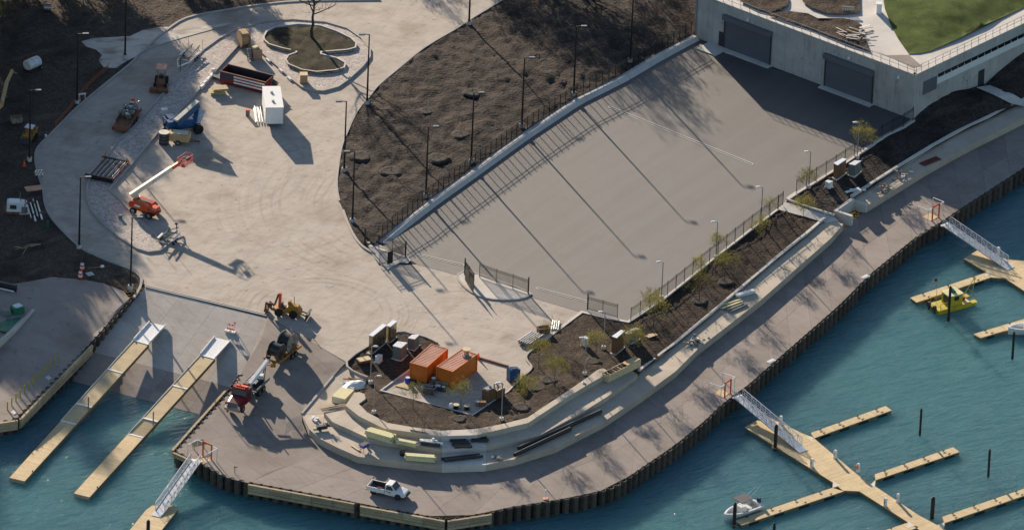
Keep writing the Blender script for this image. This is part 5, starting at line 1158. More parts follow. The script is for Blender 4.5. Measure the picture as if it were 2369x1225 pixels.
# yellow bollards on the left quay
b0 = None
for i in range(13):
    x = 17 + (135 - 17) * i / 12; y = 944 - (944 - 828) * i / 12
    if b0 is None:
        o = b0 = thing('yellow_stub', '', 'bollard'); MB().cyl((0, 0, -.1), (0, 0, 1.15), .09, n=8).build('post', mat('dull_yellow', (.36, .30, .05), rough=.7), o); MB().ball((0, 0, 1.15), .1).build('cap', MATS['dull_yellow'], o)
    else: o = copy_tree(b0)
    o.location = at(x, y + 3); tag(o, 'thin yellow stub post in the row on the left quay, %s from the ramp' % ['thirteenth', 'twelfth', 'eleventh', 'tenth', 'ninth', 'eighth', 'seventh', 'sixth', 'fifth', 'fourth', 'third', 'second', 'first'][i], 'bollard', 'yellow stub posts')
# low wall and boxes on the left quay
o = MB(); p = [at(78, 716), at(40, 760), at(0, 800), at(-60, 860)]; hs = [.1, .5, .9, 1.4]
o.rings([[a + V((-.2, .1, -.2)), a + V((.2, -.1, -.2)), a + V((.2, -.1, h)), a + V((-.2, .1, h))] for a, h in zip(p, hs)], smooth=False); tag(o.build('ramp_side_wall', M_wall), 'sloping concrete side wall at the left photo edge on the quay', 'wall')
t = place('tarped_pallet', 'green and white covered pallet on the left quay', 'pallet', (40, 722), rot=.5); MB().box((0, 0, .5), (1.6, 1.2, .9)).build('load', M_green, t); MB().box((.1, .1, 1.0), (1.2, 1.0, .18), rotz=.2, taper=.8).build('cover', M_tarp, t); MB().box((-1.6, .2, .35), (1.3, 1.1, .7), taper=.8).build('sack', M_gcab, t)
t = place('green_net', 'green netting spread on the left quay behind the side wall', 'netting', (20, 750), (50, 720))
nm = MB(); nm.rings([[V((x, y, .12 + .1 * math.sin(x * 2 + y * 3))) for y in (-1, -.5, 0, .5, 1)] for x in (-2.4, -1.6, -.8, 0, .8, 1.6, 2.4)], closed=False); nm.build('net', M_green, t); MB().cyl((-2.4, -1, .1), (2.4, -1, .2), .05, n=6).build('rope', M_tarp, t)
t = place('steel_beam', 'dark steel channel lying at the left edge above the quay', 'beam', (8, 665), (40, 672)); MB().box((0, 0, .45), (4.0, .12, .9)).box((0, -.2, .9), (4.0, .4, .08)).box((0, -.2, .04), (4.0, .4, .08)).build('beam', M_sill, t); MB().cyl((-2, -.6, .15), (1.8, -.7, .15), .12, n=8).build('pipe', M_tarp, t)
for x, y in ((112, 872), (32, 952)):
    o = MB(); block_px(o, [(x - 8, y), (x, y - 5), (x + 8, y + 1), (x, y + 6)], [at(x, y).z + .04] * 4, at(x, y).z - .05); tag(o.build('access_cover', M_pale), 'pale square access cover in the left quay, %s of two' % ('upper' if x > 100 else 'lower'), 'cover')

t = place('safety_netting', 'sagging dull orange safety netting along the left kerb soil', 'netting', (150, 282), rot=0)
npts = [at(x, y) for x, y in ((128, 292), (150, 268), (172, 240), (192, 214), (215, 190), (236, 172), (250, 160))]; nm = MB()
for a, b in zip(npts, npts[1:]):
    for k in range(4): nm.bar(a + V((0, 0, .12 + .2 * k)), b + V((0, 0, .1 + .2 * k)), .02, .09)
nm.build('net', mat('dull_orange', (0.26, 0.075, 0.035), rough=.8), t, world=True)
for p in npts: MB().bar(p - V((0, 0, .1)), p + V((0, 0, 1.0)), .05, .05).build('stake', M_rust, t, world=True)
# ================================================================== machines on the apron
t = place('trencher', 'yellow riding trencher with front blade and rear digging arm on the apron', 'trencher', (664, 728), (706, 735))
for x in (-1.0, 1.05):
    for y in (-.75, .75): wheel(t, x, y, .56, .42, rim=False)
MB().prof([(-1.9, .55), (2.0, .55), (2.0, 1.05), (1.6, 1.45), (.2, 1.5), (-.2, 1.0), (-1.9, .95)], -.55, .55).build('chassis', M_yel, t)
MB().box((.95, 0, 1.6), (1.4, 1.0, .35)).box((.3, .1, 1.95), (.3, .7, .5)).build('engine_cover', M_yel, t); MB().cyl((.9, .2, 1.7), (.9, .2, 2.9), .05, n=6).build('exhaust', M_sill, t)
MB().box((-.45, 0, 1.2), (.6, .7, .2)).box((-.7, 0, 1.5), (.14, .7, .6)).build('seat', M_sill, t)
MB().bar((-1.1, .1, .9), (-1.05, .1, 3.1), .34, .34).build('digging_boom', M_orange, t); MB().bar((-1.3, .1, 2.9), (-1.8, .1, 1.2), .24, .24).build('dipper_stick', M_rust, t)
MB().bar((-1.9, -.5, .7), (-2.9, -.4, 1.6), .2, .26).bar((-2.9, -.4, 1.6), (-3.0, -.4, .3), .18, .2).bar((-1.9, .6, .7), (-2.7, .6, 1.3), .16, .2).build('trencher_boom', M_rust, t)
MB().cyl((-2.6, -.1, 1.1), (-2.2, -.1, 1.1), .4, n=12).build('chain_wheel', M_sill, t); MB().prof([(-3.2, .1), (-2.7, .05), (-2.6, .6), (-3.1, .7)], -.4, .4).build('bucket', M_rust, t)
MB().bar((2.0, -.4, .7), (2.8, -.4, .5), .12, .14).bar((2.0, .4, .7), (2.8, .4, .5), .12, .14).build('blade_arm', M_sill, t); MB().box((2.95, 0, .55), (.22, 1.9, .9), roty=.15).box((3.1, 0, .98), (.3, 1.9, .08)).build('blade', M_sill, t)
# reel trailer
t = place('reel_trailer', 'rusty orange trailer carrying two big black cable reels', 'trailer', (654, 824), (690, 797))
for y in (-1.15, 1.15):
    MB().bar((-3.0, y, .7), (2.9, y, .7), .16, .3).build('side_beam', M_yel, t)
    for x in (-1.6, 1.1): MB().bar((x - .7, y, .8), (x, y, 1.75), .14, .14).bar((x + .7, y, .8), (x, y, 1.75), .14, .14).build('reel_stand', M_rust, t)
    for x in (.1, 1.0): wheel(t, x, y * 1.25, .4, .26)
for x in (-3.0, -.3, 2.8): MB().bar((x, -1.15, .7), (x, 1.15, .7), .16, .2).build('crossbeam', M_yel, t)
MB().bar((-3.0, -.9, .7), (-4.2, 0, .5), .14, .16).bar((-3.0, .9, .7), (-4.2, 0, .5), .14, .16).box((-3.5, -.6, .5), (.9, .7, .4), rotz=.5).build('drawbar', M_yel, t)
MB().bar((-2.8, -.7, .7), (-2.9, -.9, 2.0), .12, .12).bar((-2.8, .9, .7), (-2.6, .9, 1.9), .12, .12).build('hose_reel_post', M_rust, t)
for x, r_ in ((-1.6, 1.1), (1.1, 1.45)):
    rl = child('cable_reel', t)
    for y in (-.8, .8): MB().cyl((x, y - .04, 1.7), (x, y + .04, 1.7), r_, n=24).build('flange', M_sill if x < 0 else M_debris, rl)
    MB().cyl((x, -.75, 1.7), (x, .75, 1.7), r_ * .85, n=20).build('wound_cable', M_bpipe, rl); MB().cyl((x, -1.2, 1.7), (x, 1.2, 1.7), .07, n=8).build('axle', M_steel, rl)
MB().tube([(2.6, 1.3, .7), (2.7, 1.5, 2.2), (2.0, 1.5, 2.3)], .06).build('rack', M_rust, t)
# crane truck
t = place('crane_truck', 'dark red flatbed truck with a white folded crane', 'truck', (570, 925), (537, 958))
MB().bar((-4.6, -.45, .95), (4.0, -.45, .95), .14, .28).bar((-4.6, .45, .95), (4.0, .45, .95), .14, .28).build('frame', M_sill, t)
for x in (-3.1, -1.8):
    for y in (-.95, .95): wheel(t, x, y, .52, .5)
for y in (-1.0, 1.0): wheel(t, 3.4, y, .52, .32)
cabp = child('cab', t)
MB().prof([(.9, .9), (2.5, .9), (2.5, 1.9), (2.25, 2.7), (2.0, 2.8), (.95, 2.8), (.85, 1.6)], -1.15, 1.15).build('shell', M_redp, cabp)
hv = MB(); hv.rings([[V((x, -w_, .95)), V((x, -w_, zt - .15)), V((x, -w_ * .7, zt)), V((x, w_ * .7, zt)), V((x, w_, zt - .15)), V((x, w_, .95))] for x, w_, zt in ((2.5, 1.05, 1.95), (3.4, .98, 1.85), (4.25, .88, 1.70), (4.4, .8, 1.5))], smooth=False); hv.build('hood', M_redp, cabp)
MB().add([(2.51, -1.0, 1.98), (2.51, 1.0, 1.98), (2.29, .95, 2.62), (2.29, -.95, 2.62)], [(0, 1, 2, 3)]).build('windscreen', M_glass, cabp)
for y in (-1.155, 1.155): MB().box((1.7, y, 2.15), (.95, .02, .6)).build('side_window', M_glass, cabp); MB().box((3.5, y * .93, 1.25), (1.35, .36, .35), taper=.9).build('mudguard', M_redp, cabp)
MB().box((4.42, 0, 1.35), (.06, 1.35, .75)).build('grille', M_sill, cabp); MB().bar((4.46, -.72, 1.75), (4.46, .72, 1.75), .05, .07).bar((4.46, -.72, .96), (4.46, .72, .96), .05, .07).bar((4.46, -.72, .96), (4.46, -.72, 1.75), .05, .07).bar((4.46, .72, .96), (4.46, .72, 1.75), .05, .07).build('grille_frame', M_rim, cabp)
for k in range(5): MB().bar((4.46, -.66, 1.06 + .14 * k), (4.46, .66, 1.06 + .14 * k), .02, .04).build('grille_bar', M_rim, cabp)
MB().box((4.55, 0, .72), (.22, 2.3, .3)).build('bumper', M_rim, cabp)
for y in (-.85, .85): MB().box((4.4, y, 1.2), (.12, .28, .22)).build('headlight', M_pvc, cabp)
for k in range(5): MB().box((2.15, -.6 + .3 * k, 2.86), (.14, .18, .12)).build('marker_light', M_safety, cabp)
MB().box((1.5, 0, 2.88), (.4, 1.6, .14)).build('light_bar', M_safety, cabp)
for y in (-1.35, 1.35): MB().cyl((2.3, y, 1.7), (2.3, y, 2.6), .03, n=5).box((2.3, y, 2.4), (.1, .22, .45)).build('mirror', M_sill, cabp)
for y in (-1.05, 1.05): MB().cyl((.75, y, 1.0), (.75, y, 3.3), .09, n=8).build('exhaust_stack', M_rim, t)
MB().b2(-4.7, -.4, -1.2, 1.2, 1.12, 1.28).build('deck', M_sill, t)
for y in (-1.2, 1.2): MB().b2(-4.7, -.6, y - .05, y + .05, 1.28, 1.6).build('deck_rail', M_gcab, t)
MB().box((-1.0, -.75, 1.32), (1.3, .8, .06)).build('plywood', M_woodl, t)
MB().box((-3.0, -.2, 1.45), (2.2, 1.6, .4)).build('pipe_rack', M_sill, t)
for k in range(7): MB().cyl((-4.2, -.8 + .2 * k, 1.68), (-1.8, -.8 + .2 * k, 1.68), .07, n=6).build('stacked_pipe', M_steel, t)
crn = child('crane', t); MB().cyl((.3, .2, 1.1), (.3, .2, 2.5), .38, n=10).build('column', M_gcab, crn); MB().box((.3, .2, 2.6), (.8, .7, .5)).build('turret', M_sill, crn)
MB().bar((.4, .55, 2.7), (-5.0, .75, 3.9), .42, .55).build('boom', M_pvc, crn); MB().bar((-.5, .5, 2.35), (-2.4, .6, 2.9), .18, .18).build('cylinder', M_steel, crn)
MB().box((-5.1, .75, 3.8), (.5, .35, .8)).cyl((-5.2, .55, 4.2), (-5.2, .95, 4.2), .25, n=10).build('boom_head', M_sill, crn); MB().bar((-4.7, .6, 3.6), (-4.3, .3, 1.6), .12, .12).bar((-4.3, .8, 3.5), (-3.6, .9, 1.5), .1, .1).build('hanging_strut', M_sill, crn); MB().box((-3.6, .3, 2.0), (.7, .9, .5), rotz=.3).build('winch', M_tarp, crn)
MB().bar((.5, -1.25, 2.2), (.7, -1.7, .12), .1, .16).box((.75, -1.75, .06), (.5, .5, .1)).build('outrigger', M_gcab, t); MB().bar((.5, 1.25, 1.6), (.5, 1.6, .12), .1, .16).build('outrigger', M_gcab, t); MB().box((2.2, -1.9, .05), (2.4, .2, .08), rotz=.3).build('outrigger_plank', M_woodl, t)
# barricade stand with lamp
t = place('barricade', 'orange and white barricade stand on the head of the boat ramp', 'barricade', (535, 767), rot=-.4)
for x in (-.5, .5): MB().bar((x, -.45, 0), (x, 0, 1.3), .06, .06).bar((x, .45, 0), (x, 0, 1.3), .06, .06).build('leg', M_pvc, t)
for k in range(5): MB().box((-.44 + .22 * k, -.06, 1.1), (.2, .05, .26)).build('stripe', M_safety if k % 2 else M_white, t)
MB().box((0, -.25, .55), (1.1, .05, .2)).build('lower_board', M_safety, t); MB().box((.5, 0, 1.5), (.16, .16, .3)).build('lamp', M_safety, t); MB().box((-.5, -.2, .12), (.7, .5, .22)).box((.4, -.2, .12), (.6, .5, .2)).build('sandbag', M_tarp, t)
# ------------------------------------------------------------------ white pickup
t = place('pickup_truck', 'white pickup truck with an open bed parked on the promenade', 'pickup', (898, 1142), (946, 1153))
def xs(x, w_, zb, zt, cr=.12): return [V((x, -w_, zb)), V((x, -w_, zt - cr)), V((x, -w_ + cr, zt)), V((x, w_ - cr, zt)), V((x, w_, zt - cr)), V((x, w_, zb))]
bd = MB(); bd.rings([xs(-.15, .96, .42, 1.12), xs(.2, .97, .42, 1.14), xs(1.05, .97, .42, 1.14), xs(1.9, .95, .45, 1.08), xs(2.55, .90, .5, .98), xs(2.75, .82, .55, .85)], smooth=False); bd.build('body', M_white, t)
cb = MB(); cb.rings([xs(-.12, .93, 1.05, 1.70, .16), xs(.05, .90, 1.05, 1.84, .16), xs(.75, .88, 1.05, 1.84, .16), xs(1.35, .93, 1.05, 1.16, .06)], smooth=False); cb.build('cab', M_white, t)
MB().add([(.80, -.72, 1.80), (.80, .72, 1.80), (1.34, .80, 1.20), (1.34, -.80, 1.20)], [(0, 3, 2, 1)]).add([(.84, -.72, 1.81), (.84, .72, 1.81), (1.38, .80, 1.21), (1.38, -.80, 1.21)], [(0, 3, 2, 1)]).build('windscreen', M_glass, t)
for y in (-1, 1):
    MB().add([V((.02, y * .955, 1.2)), V((1.16, y * .965, 1.2)), V((.74, y * .915, 1.72)), V((.1, y * .915, 1.72))], [(0, 1, 2, 3)]).build('side_window', M_glass, t)
    bs = MB().b2(-2.7, -.18, y * .96 - .045, y * .96 + .045, .5, 1.10); bs.build('bed_side', M_white, t)
    for x in (-1.75, 1.75): MB().cyl((x, y * .70, .42), (x, y * .995, .42), .45, n=16).build('wheel_arch', M_sill, t)
    wheel(t, -1.75, y * .86, .38, .28); wheel(t, 1.75, y * .86, .38, .28)
    MB().box((1.05, y * 1.08, 1.22), (.12, .18, .16)).build('mirror', M_white, t); MB().box((2.62, y * .66, .82), (.14, .3, .16)).build('headlight', M_pvc, t); MB().box((-2.74, y * .86, .9), (.06, .14, .34)).build('tail_light', M_redp, t)
MB().b2(-2.62, -.2, -.91, .91, .55, .62).build('bed_floor', M_sill, t); MB().b2(-2.6, -.2, -.912, -.90, .62, 1.05).b2(-2.6, -.2, .90, .912, .62, 1.05).b2(-.22, -.2, -.9, .9, .62, 1.05).build('bed_liner', M_sill, t)
MB().b2(-2.74, -2.66, -.92, .92, .55, 1.08).build('tailgate', M_white, t); MB().box((-2.82, 0, .52), (.16, 1.8, .2)).build('rear_bumper', M_rim, t); MB().box((2.76, 0, .56), (.16, 1.7, .24)).build('front_bumper', M_sill, t); MB().box((2.74, 0, .76), (.06, 1.1, .2)).build('grille', M_sill, t)
MB().box((-.9, -.75, 1.0), (.7, .28, .3), roty=.1).build('toolbox', M_redp, t); MB().box((.55, -.985, .86), (.34, .02, .14)).build('door_logo', M_redp, t); MB().box((.2, -.985, .98), (.2, .02, .1)).build('door_badge', M_navy, t)
MB().b2(-.19, -.17, -.98, .98, .5, 1.1).build('body_gap', M_sill, t)
# ------------------------------------------------------------------ containers
def container(p, q, label):
    t = place('shipping_container', label, 'container', p, q); L, Wd, H = 6.06, 2.44, 2.59; x0, x1, y0, y1 = -L / 2, L / 2, -Wd / 2, Wd / 2
    def corr(n, d=.045):
        out = []
        for k in range(n): out += [(k / n, 0), ((k + .3) / n, 0), ((k + .5) / n, d), ((k + .8) / n, d)]
        return out + [(1, 0)]
    for y, s in ((y0, -1), (y1, 1)):
        mb = MB(); c = corr(22); vs = [V((x0 + f * L, y - s * dd, z)) for z in (.15, H - .1) for f, dd in c]; n = len(c)
        mb.add(vs, [(i, i + 1, n + i + 1, n + i) for i in range(n - 1)]); mb.build('side_wall', M_cont, t)
    for x, s in ((x0, -1), (x1, 1)):
        mb = MB(); c = corr(9); vs = [V((x - s * dd, y0 + f * Wd, z)) for z in (.15, H - .1) for f, dd in c]; n = len(c)
        mb.add(vs, [(i, i + 1, n + i + 1, n + i) for i in range(n - 1)]); mb.build('end_wall', M_cont, t)
    mb = MB(); c = corr(15, .055); vs = [V((x0 + f * L, y, H - .02 - dd)) for y in (y0 + .05, y1 - .05) for f, dd in c]; n = len(c); mb.add(vs, [(i, i + 1, n + i + 1, n + i) for i in range(n - 1)]); mb.build('roof_sheet', M_contr, t)
    fr = MB()
    for z in (.08, H - .05):
        for y in (y0, y1): fr.b2(x0, x1, y - .06, y + .06, z - .07, z + .06)
        for x in (x0, x1): fr.b2(x - .06, x + .06, y0 + .06, y1 - .06, z - .07, z + .06)
    fr.build('frame', M_contr if False else M_cont, t)
    for x in (x0, x1):
        for y in (y0, y1): MB().b2(x - .09, x + .09, y - .09, y + .09, .0, H + .02).build('corner_post', M_cont, t)
    return t, H
container((991, 861), (1034, 823), 'orange shipping container on the left, next to the grey cabinets')
_, HC = container((1056, 872), (1103, 839), 'orange shipping container on the right with a spool on its roof')
p = G(1079, 822, HC + .02); t = thing('wooden_spool', 'wooden cable spool standing on the right orange container', 'spool', p)
MB().cyl((0, 0, 0.02), (0, 0, .1), .62, n=18).build('lower_disc', M_debris, t); MB().cyl((0, 0, .1), (0, 0, .95), .34, n=14).build('drum', M_steel, t); MB().cyl((0, 0, .95), (0, 0, 1.03), .58, n=18).build('upper_disc', M_woodl, t)
# ------------------------------------------------------------------ cabinets
def cab(name, label, top, h, m, cap=None, pad=True, cat='cabinet', seams=2):
    cx = sum(p[0] for p in top) / len(top); cy = sum(p[1] for p in top) / len(top); g = at(cx - .6 * h, cy + 15 * h).z; zt = g + h
    pts = [G(x, y, zt) for x, y in top]; c = sum(pts, V()) / len(pts); t = thing(name, label, cat, V((c.x, c.y, g)))
    mb = MB(); block_px(mb, top, zt - .08, g + .12); 
    mb = MB(); lo = [V((p.x, p.y, g + .1)) for p in pts]; hi = [V((p.x, p.y, zt - .06)) for p in pts]
    if (lo[1] - lo[0]).cross(lo[2] - lo[0]).z < 0: lo.reverse(); hi.reverse()
    mb.loft(lo, hi).build('housing', m, t, world=True)
    sc = lambda k, z: [V((c.x + (p.x - c.x) * k, c.y + (p.y - c.y) * k, z)) for p in lo]
    MB().loft(sc(1.05, zt - .06), sc(1.05, zt + .02)).build('cap', cap or m, t, world=True)
    if pad: MB().loft(sc(1.22, g - .2), sc(1.22, g + .12)).build('pad', M_pale, t, world=True)
    # door seams on the two faces towards the camera
    for i in range(4):
        a, b = lo[i], lo[(i + 1) % 4]; n = V(((b - a).y, -(b - a).x, 0)).normalized()
        if n.y < -.05:
            w_ = (b - a).length; k = max(1, round(w_ / .9))
            for j in range(k):
                p0 = a.lerp(b, (j + .06) / k) + n * .012; p1 = a.lerp(b, (j + .94) / k) + n * .012; zc = V((0, 0, h * .48))
                MB().bar(p0 + zc, p1 + zc, .025, h * .78).build('door', m, t, world=True)
    return t
M_shiny = mat('polished_lid', (0.80, 0.81, 0.83), rough=0.35, metal=0.3, var=0.05)
cab('metal_enclosure', 'tall bronze metal enclosure with bright lid, left of the pair', [(854, 774), (863, 777), (894, 752), (885, 749)], 2.7, M_bronze, M_shiny)
cab('metal_enclosure', 'tall bronze metal enclosure with bright lid, right of the pair', [(894, 752), (903, 755), (918, 743), (909, 740)], 2.5, M_bronze, M_shiny)
cab('transformer_cabinet', 'grey green transformer cabinet in front, beside the left container', [(909, 799), (920, 789), (942, 792), (928, 804)], 2.0, M_gcab, M_tarp)
cab('transformer_cabinet', 'grey green transformer cabinet at the back of the kerbed bed', [(944, 781), (953, 774), (971, 773), (959, 784)], 1.75, M_gcab, M_tarp)
cab('utility_box', 'small white utility box with blue lid in the kerbed bed', [(868, 823), (875, 818), (885, 820), (877, 826)], 1.0, M_white, M_tarp)
cab('control_cabinet', 'tall brown cabinet with bright lid in the mulch left of a tree', [(1416, 777), (1436, 763), (1445, 765), (1427, 781)], 2.6, M_brown, M_shiny)
cab('utility_box', 'small white cabinet behind a grey lamp in the mulch', [(1345, 780), (1354, 777), (1363, 781), (1356, 784)], 1.25, M_white, M_pvc)
cab('transformer_cabinet', 'pale topped cabinet hidden behind the tree right of the brown cabinet', [(1446, 769), (1470, 757), (1479, 760), (1455, 773)], 1.7, M_gcab, M_tarp)
cab('control_cabinet', 'tall brown cabinet with bright lid near the promenade path', [(1929, 377), (1949, 366), (1958, 368), (1938, 382)], 2.3, M_brown, M_shiny)
cab('transformer_cabinet', 'grey green cabinet standing right of the tall brown one', [(1964, 379), (1977, 371), (1992, 372), (1978, 382)], 1.8, M_gcab, M_tarp)
cab('utility_box', 'small white box left of the tall brown cabinet', [(1909, 419), (1915, 416), (1927, 419), (1918, 423)], .95, M_white, M_pvc)
t = place('pallet', 'wooden pallet with two lids in the kerbed bed', 'pallet', (842, 836), rot=.5); MB().box((0, 0, .25), (1.9, 1.2, .3)).build('frame', M_rust, t); MB().box((-.45, 0, .44), (.8, 1.1, .06)).box((.5, 0, .44), (.8, 1.1, .06)).build('lid', M_woodl, t)
def flat_boards(p, lab, n, m_, L=2.0, nm='board_heap', seed=1):
    random.seed(seed); t = place(nm, lab, 'boards', p, rot=.3)
    for k in range(n): MB().box((random.uniform(-.5, .5), random.uniform(-.4, .4), .06 + .06 * k), (L * random.uniform(.7, 1), .5, .05), rotz=random.uniform(-.6, .6)).build('board', m_, t)
    return t
flat_boards((1505, 775), 'tan plywood sheets dropped in the mulch right of the brown cabinet', 2, M_ply, 2.2, 'plywood_heap', 3)
flat_boards((1979, 440), 'pale broken boards in the bed right of the path', 3, M_pvc, 2.6, 'board_heap', 4)
# ------------------------------------------------------------------ equipment yard clutter
random.seed(5)
t = place('plywood_sheet', 'triangular tan plywood offcut on the equipment yard', 'plywood', (932, 893), rot=-.25); MB().prism([(-1.1, -.3), (1.0, -.7), (.6, .6), (-.4, .7)], .05, .1).build('sheet', M_ply, t); MB().box((0, 0, .02), (.8, .3, .04)).build('bearer', M_timber, t)
t = place('blue_drum', 'blue drum beside the left container', 'drum', (943, 885), rot=0); MB().cyl((0, 0, 0), (0, 0, .8), .36, n=14).build('shell', mat('bright_blue', (.02, .05, .40), rough=.4), t); MB().cyl((0, 0, .8), (0, 0, .85), .3, n=14).build('lid', M_tarp, t); MB().cyl((0, 0, .4), (0, 0, .44), .375, n=14).build('hoop', M_blue, t)
t = place('tyre_heap', 'dark coiled hoses and mats in front of the left container', 'hoses', (968, 884), rot=.1)
for k in range(3):
    mb = MB(); mb.rings([[V((-.7 + .75 * k + (.5 + .09 * math.cos(s)) * math.cos(a), (.5 + .09 * math.cos(s)) * math.sin(a), .1 + .09 * math.sin(s))) for s in [q * math.pi / 3 for q in range(6)]] for a in [2 * math.pi * q / 16 for q in range(17)]], caps=False); mb.build('coil', M_tyre, t)
BOXES = [(1012, 874, .7, .9, .7, 'tall stacked brown box by the gap of the containers'), (1022, 878, .7, .95, .7, 'tall brown box right of the container gap'), (1016, 892, 1.1, .6, .8, 'wide brown carton in front of the right container'), (1030, 895, .9, .7, .8, 'brown carton below the white buckets')]
for x, y, a, h, b, lab in BOXES:
    t = place('carton', lab, 'carton', (x, y), rot=-.2); MB().box((0, 0, h / 2), (a, b, h)).build('box', M_debris, t); MB().box((0, 0, h + .02), (a * 1.02, b * .3, .03)).build('tape', M_card, t)
for x, y, lab in ((1031, 884, 'white bucket in front of the right container, left one'), (1043, 888, 'white bucket in front of the right container, right one'), (1003, 888, 'grey can below the container gap')):
    t = place('bucket', lab, 'bucket', (x, y), rot=0); MB().cyl((0, 0, .35), (0, 0, .95), .25, .3, n=12).cyl((0, 0, 0), (0, 0, .35), .22, n=10).build('shell', M_pvc if 'white' in lab else M_gcab, t); MB().cyl((0, 0, .95), (0, 0, 1.0), .31, n=12).build('lid', M_pvc, t)
t = place('generator', 'dark small generator frame on the equipment yard', 'generator', (992, 910), rot=-.3); MB().box((0, 0, .5), (1.5, .9, .6)).build('engine', M_sill, t); MB().tube([(-.9, -.5, 0), (-.9, -.5, 1.1), (.9, -.5, 1.1), (.9, -.5, 0)], .05).tube([(-.9, .5, 0), (-.9, .5, 1.1), (.9, .5, 1.1), (.9, .5, 0)], .05).tube([(-.9, -.5, 1.1), (-.9, .5, 1.1)], .05).tube([(.9, -.5, 1.1), (.9, .5, 1.1)], .05).build('cage', M_steel, t)
t = place('tool_chest', 'dark tool chest with papers in front of the cartons', 'chest', (1018, 902), rot=-.25); MB().box((0, 0, .35), (1.7, .8, .6)).build('chest', M_sill, t); MB().box((-.3, 0, .68), (.7, .5, .08)).build('lid', M_tarp, t); MB().box((.5, -.1, .7), (.4, .3, .1)).build('box', M_pvc, t)
SP = [(1055, 944, 'tan cable spool at the front corner of the equipment yard'), (1080, 946, 'cable spool with pale top right of the small yard tree')]
for x, y, lab in SP:
    t = place('cable_spool', lab, 'spool', (x, y), rot=.2); MB().cyl((0, 0, .02), (0, 0, .1), .45, n=16).build('lower_disc', M_sill, t); MB().cyl((0, 0, .1), (0, 0, .55), .28, n=12).build('wire', M_bpipe, t); MB().cyl((0, 0, .55), (0, 0, .62), .42, n=16).build('upper_disc', M_woodl, t)
t = place('sack', 'white sack at the front corner of the equipment yard', 'sack', (1044, 943), rot=.3); MB().rings([[V((r * math.cos(a), r * .8 * math.sin(a), z)) for a in [k * math.pi / 4 for k in range(8)]] for r, z in ((.32, 0), (.38, .3), (.3, .6), (.12, .75))]).build('bag', M_pvc, t)
t = place('pail', 'steel pail at the right edge of the equipment yard', 'pail', (1104, 938), rot=0); MB().cyl((0, 0, 0), (0, 0, .7), .3, n=12).build('shell', M_steel, t); MB().box((.7, .1, .35), (.9, .6, .6)).build('motor', M_rust, t)
t = place('weld_machine', 'rusty square machine with dials at the right of the equipment yard', 'machine', (1131, 924), rot=.75); MB().box((0, 0, .85), (1.5, 1.2, 1.6)).build('housing', M_brown, t); MB().box((0, .1, 1.7), (1.2, .9, .12)).ball((.3, .2, 1.85), .2).build('top_gear', M_steel, t); MB().cyl((-.5, -.3, 1.7), (-.5, -.3, 2.0), .15, n=8).build('cap', M_woodl, t)
t = place('hose_reel_cart', 'cart with pale hose reels beside the rusty machine', 'cart', (1152, 918), rot=.75); MB().box((0, 0, .7), (1.5, 1.1, 1.3)).build('body', M_brown, t)
for k, x in enumerate((-.4, .35)):
    mb = MB(); mb.rings([[V((x, (.42 + .08 * math.cos(s)) * math.cos(a), 1.7 + (.42 + .08 * math.cos(s)) * math.sin(a))) + V((.08 * math.sin(s), 0, 0)) for s in [q * math.pi / 3 for q in range(6)]] for a in [2 * math.pi * q / 16 for q in range(17)]], caps=False); mb.build('hose_reel', M_bpipe if k == 0 else M_tarp, t)
MB().bar((-.7, -.4, 1.35), (.7, -.4, 1.5), .3, .08).build('tray', M_cream, t)
t = place('blue_tank', 'blue portable tank tilted at the yard edge', 'tank', (1187, 879), rot=.5); MB().prof([(-.75, .3), (.75, .25), (.8, 1.7), (-.6, 1.95), (-.8, 1.6)], -.5, .5).build('tank', M_blue, t); MB().box((0, 0, .15), (1.5, 1.1, .3)).build('skid', M_sill, t); MB().box((.1, 0, 1.86), (.9, .7, .08), roty=.17).build('lid', M_navy, t)
def bundle(name, label, p, q, rows, cols, sec, m_, cat, z=None, rnd=False, straps=True, group=None):
    a, b = (at(*p), at(*q)) if z is None else (G(*p, z), G(*q, z)); c = (a + b) / 2; L = (b - a).length; t = thing(name, label, cat, V((c.x, c.y, (a.z + b.z) / 2)), heading(a, b), group)
    for r in range(rows):
        for k in range(cols):
            y = (k - (cols - 1) / 2) * sec * (1.2 if rnd else 1.05); zz = sec * .5 + r * sec * (1.0 if not rnd else .9) + .06; e = random.uniform(-.04, .04) * L
            if rnd: MB().cyl((-L / 2 + e, y + (sec / 2 if r % 2 else 0), zz), (L / 2 + e, y + (sec / 2 if r % 2 else 0), zz), sec * .48, n=10).build('pipe', m_, t)
            else: MB().box((e, y, zz), (L, sec * .97, sec * .94)).build('board', m_, t)
    for x in (-L * .3, L * .3): MB().box((x, 0, .03), (.12, cols * sec * 1.05, .06)).build('bearer', M_timber, t)
    return t
random.seed(8)
bundle('steel_pipe_bundle', 'stack of grey steel pipes on the concrete at the curved kerb', (1213, 800), (1246, 778), 2, 6, .28, M_steel, 'pipes', rnd=True)
bundle('steel_pipe_bundle', 'short steel pipes at the yard corner, their glint painted white', (1284, 764), (1287, 744), 1, 4, .24, M_pvc, 'pipes', rnd=True)  # white pipe colour stands in for the glint on the steel
t = place('wooden_box', 'brown open box at the bed edge beside the pipes', 'box', (1257, 768), rot=.4); MB().b2(-.8, .8, -.5, -.42, 0, .8).b2(-.8, .8, .42, .5, 0, .8).b2(-.8, -.72, -.42, .42, 0, .8).b2(.72, .8, -.42, .42, 0, .8).build('side', M_brown, t); MB().b2(-.7, .7, -.4, .4, .05, .5).build('contents', M_debris, t)
t = place('steel_beam', 'long rusty bar lying on the concrete right of the containers', 'bar', (1142, 838), (1176, 848)); MB().box((0, 0, .1), (4.6, .12, .18)).box((0, 0, .2), (4.6, .25, .04)).build('bar', M_rust, t)
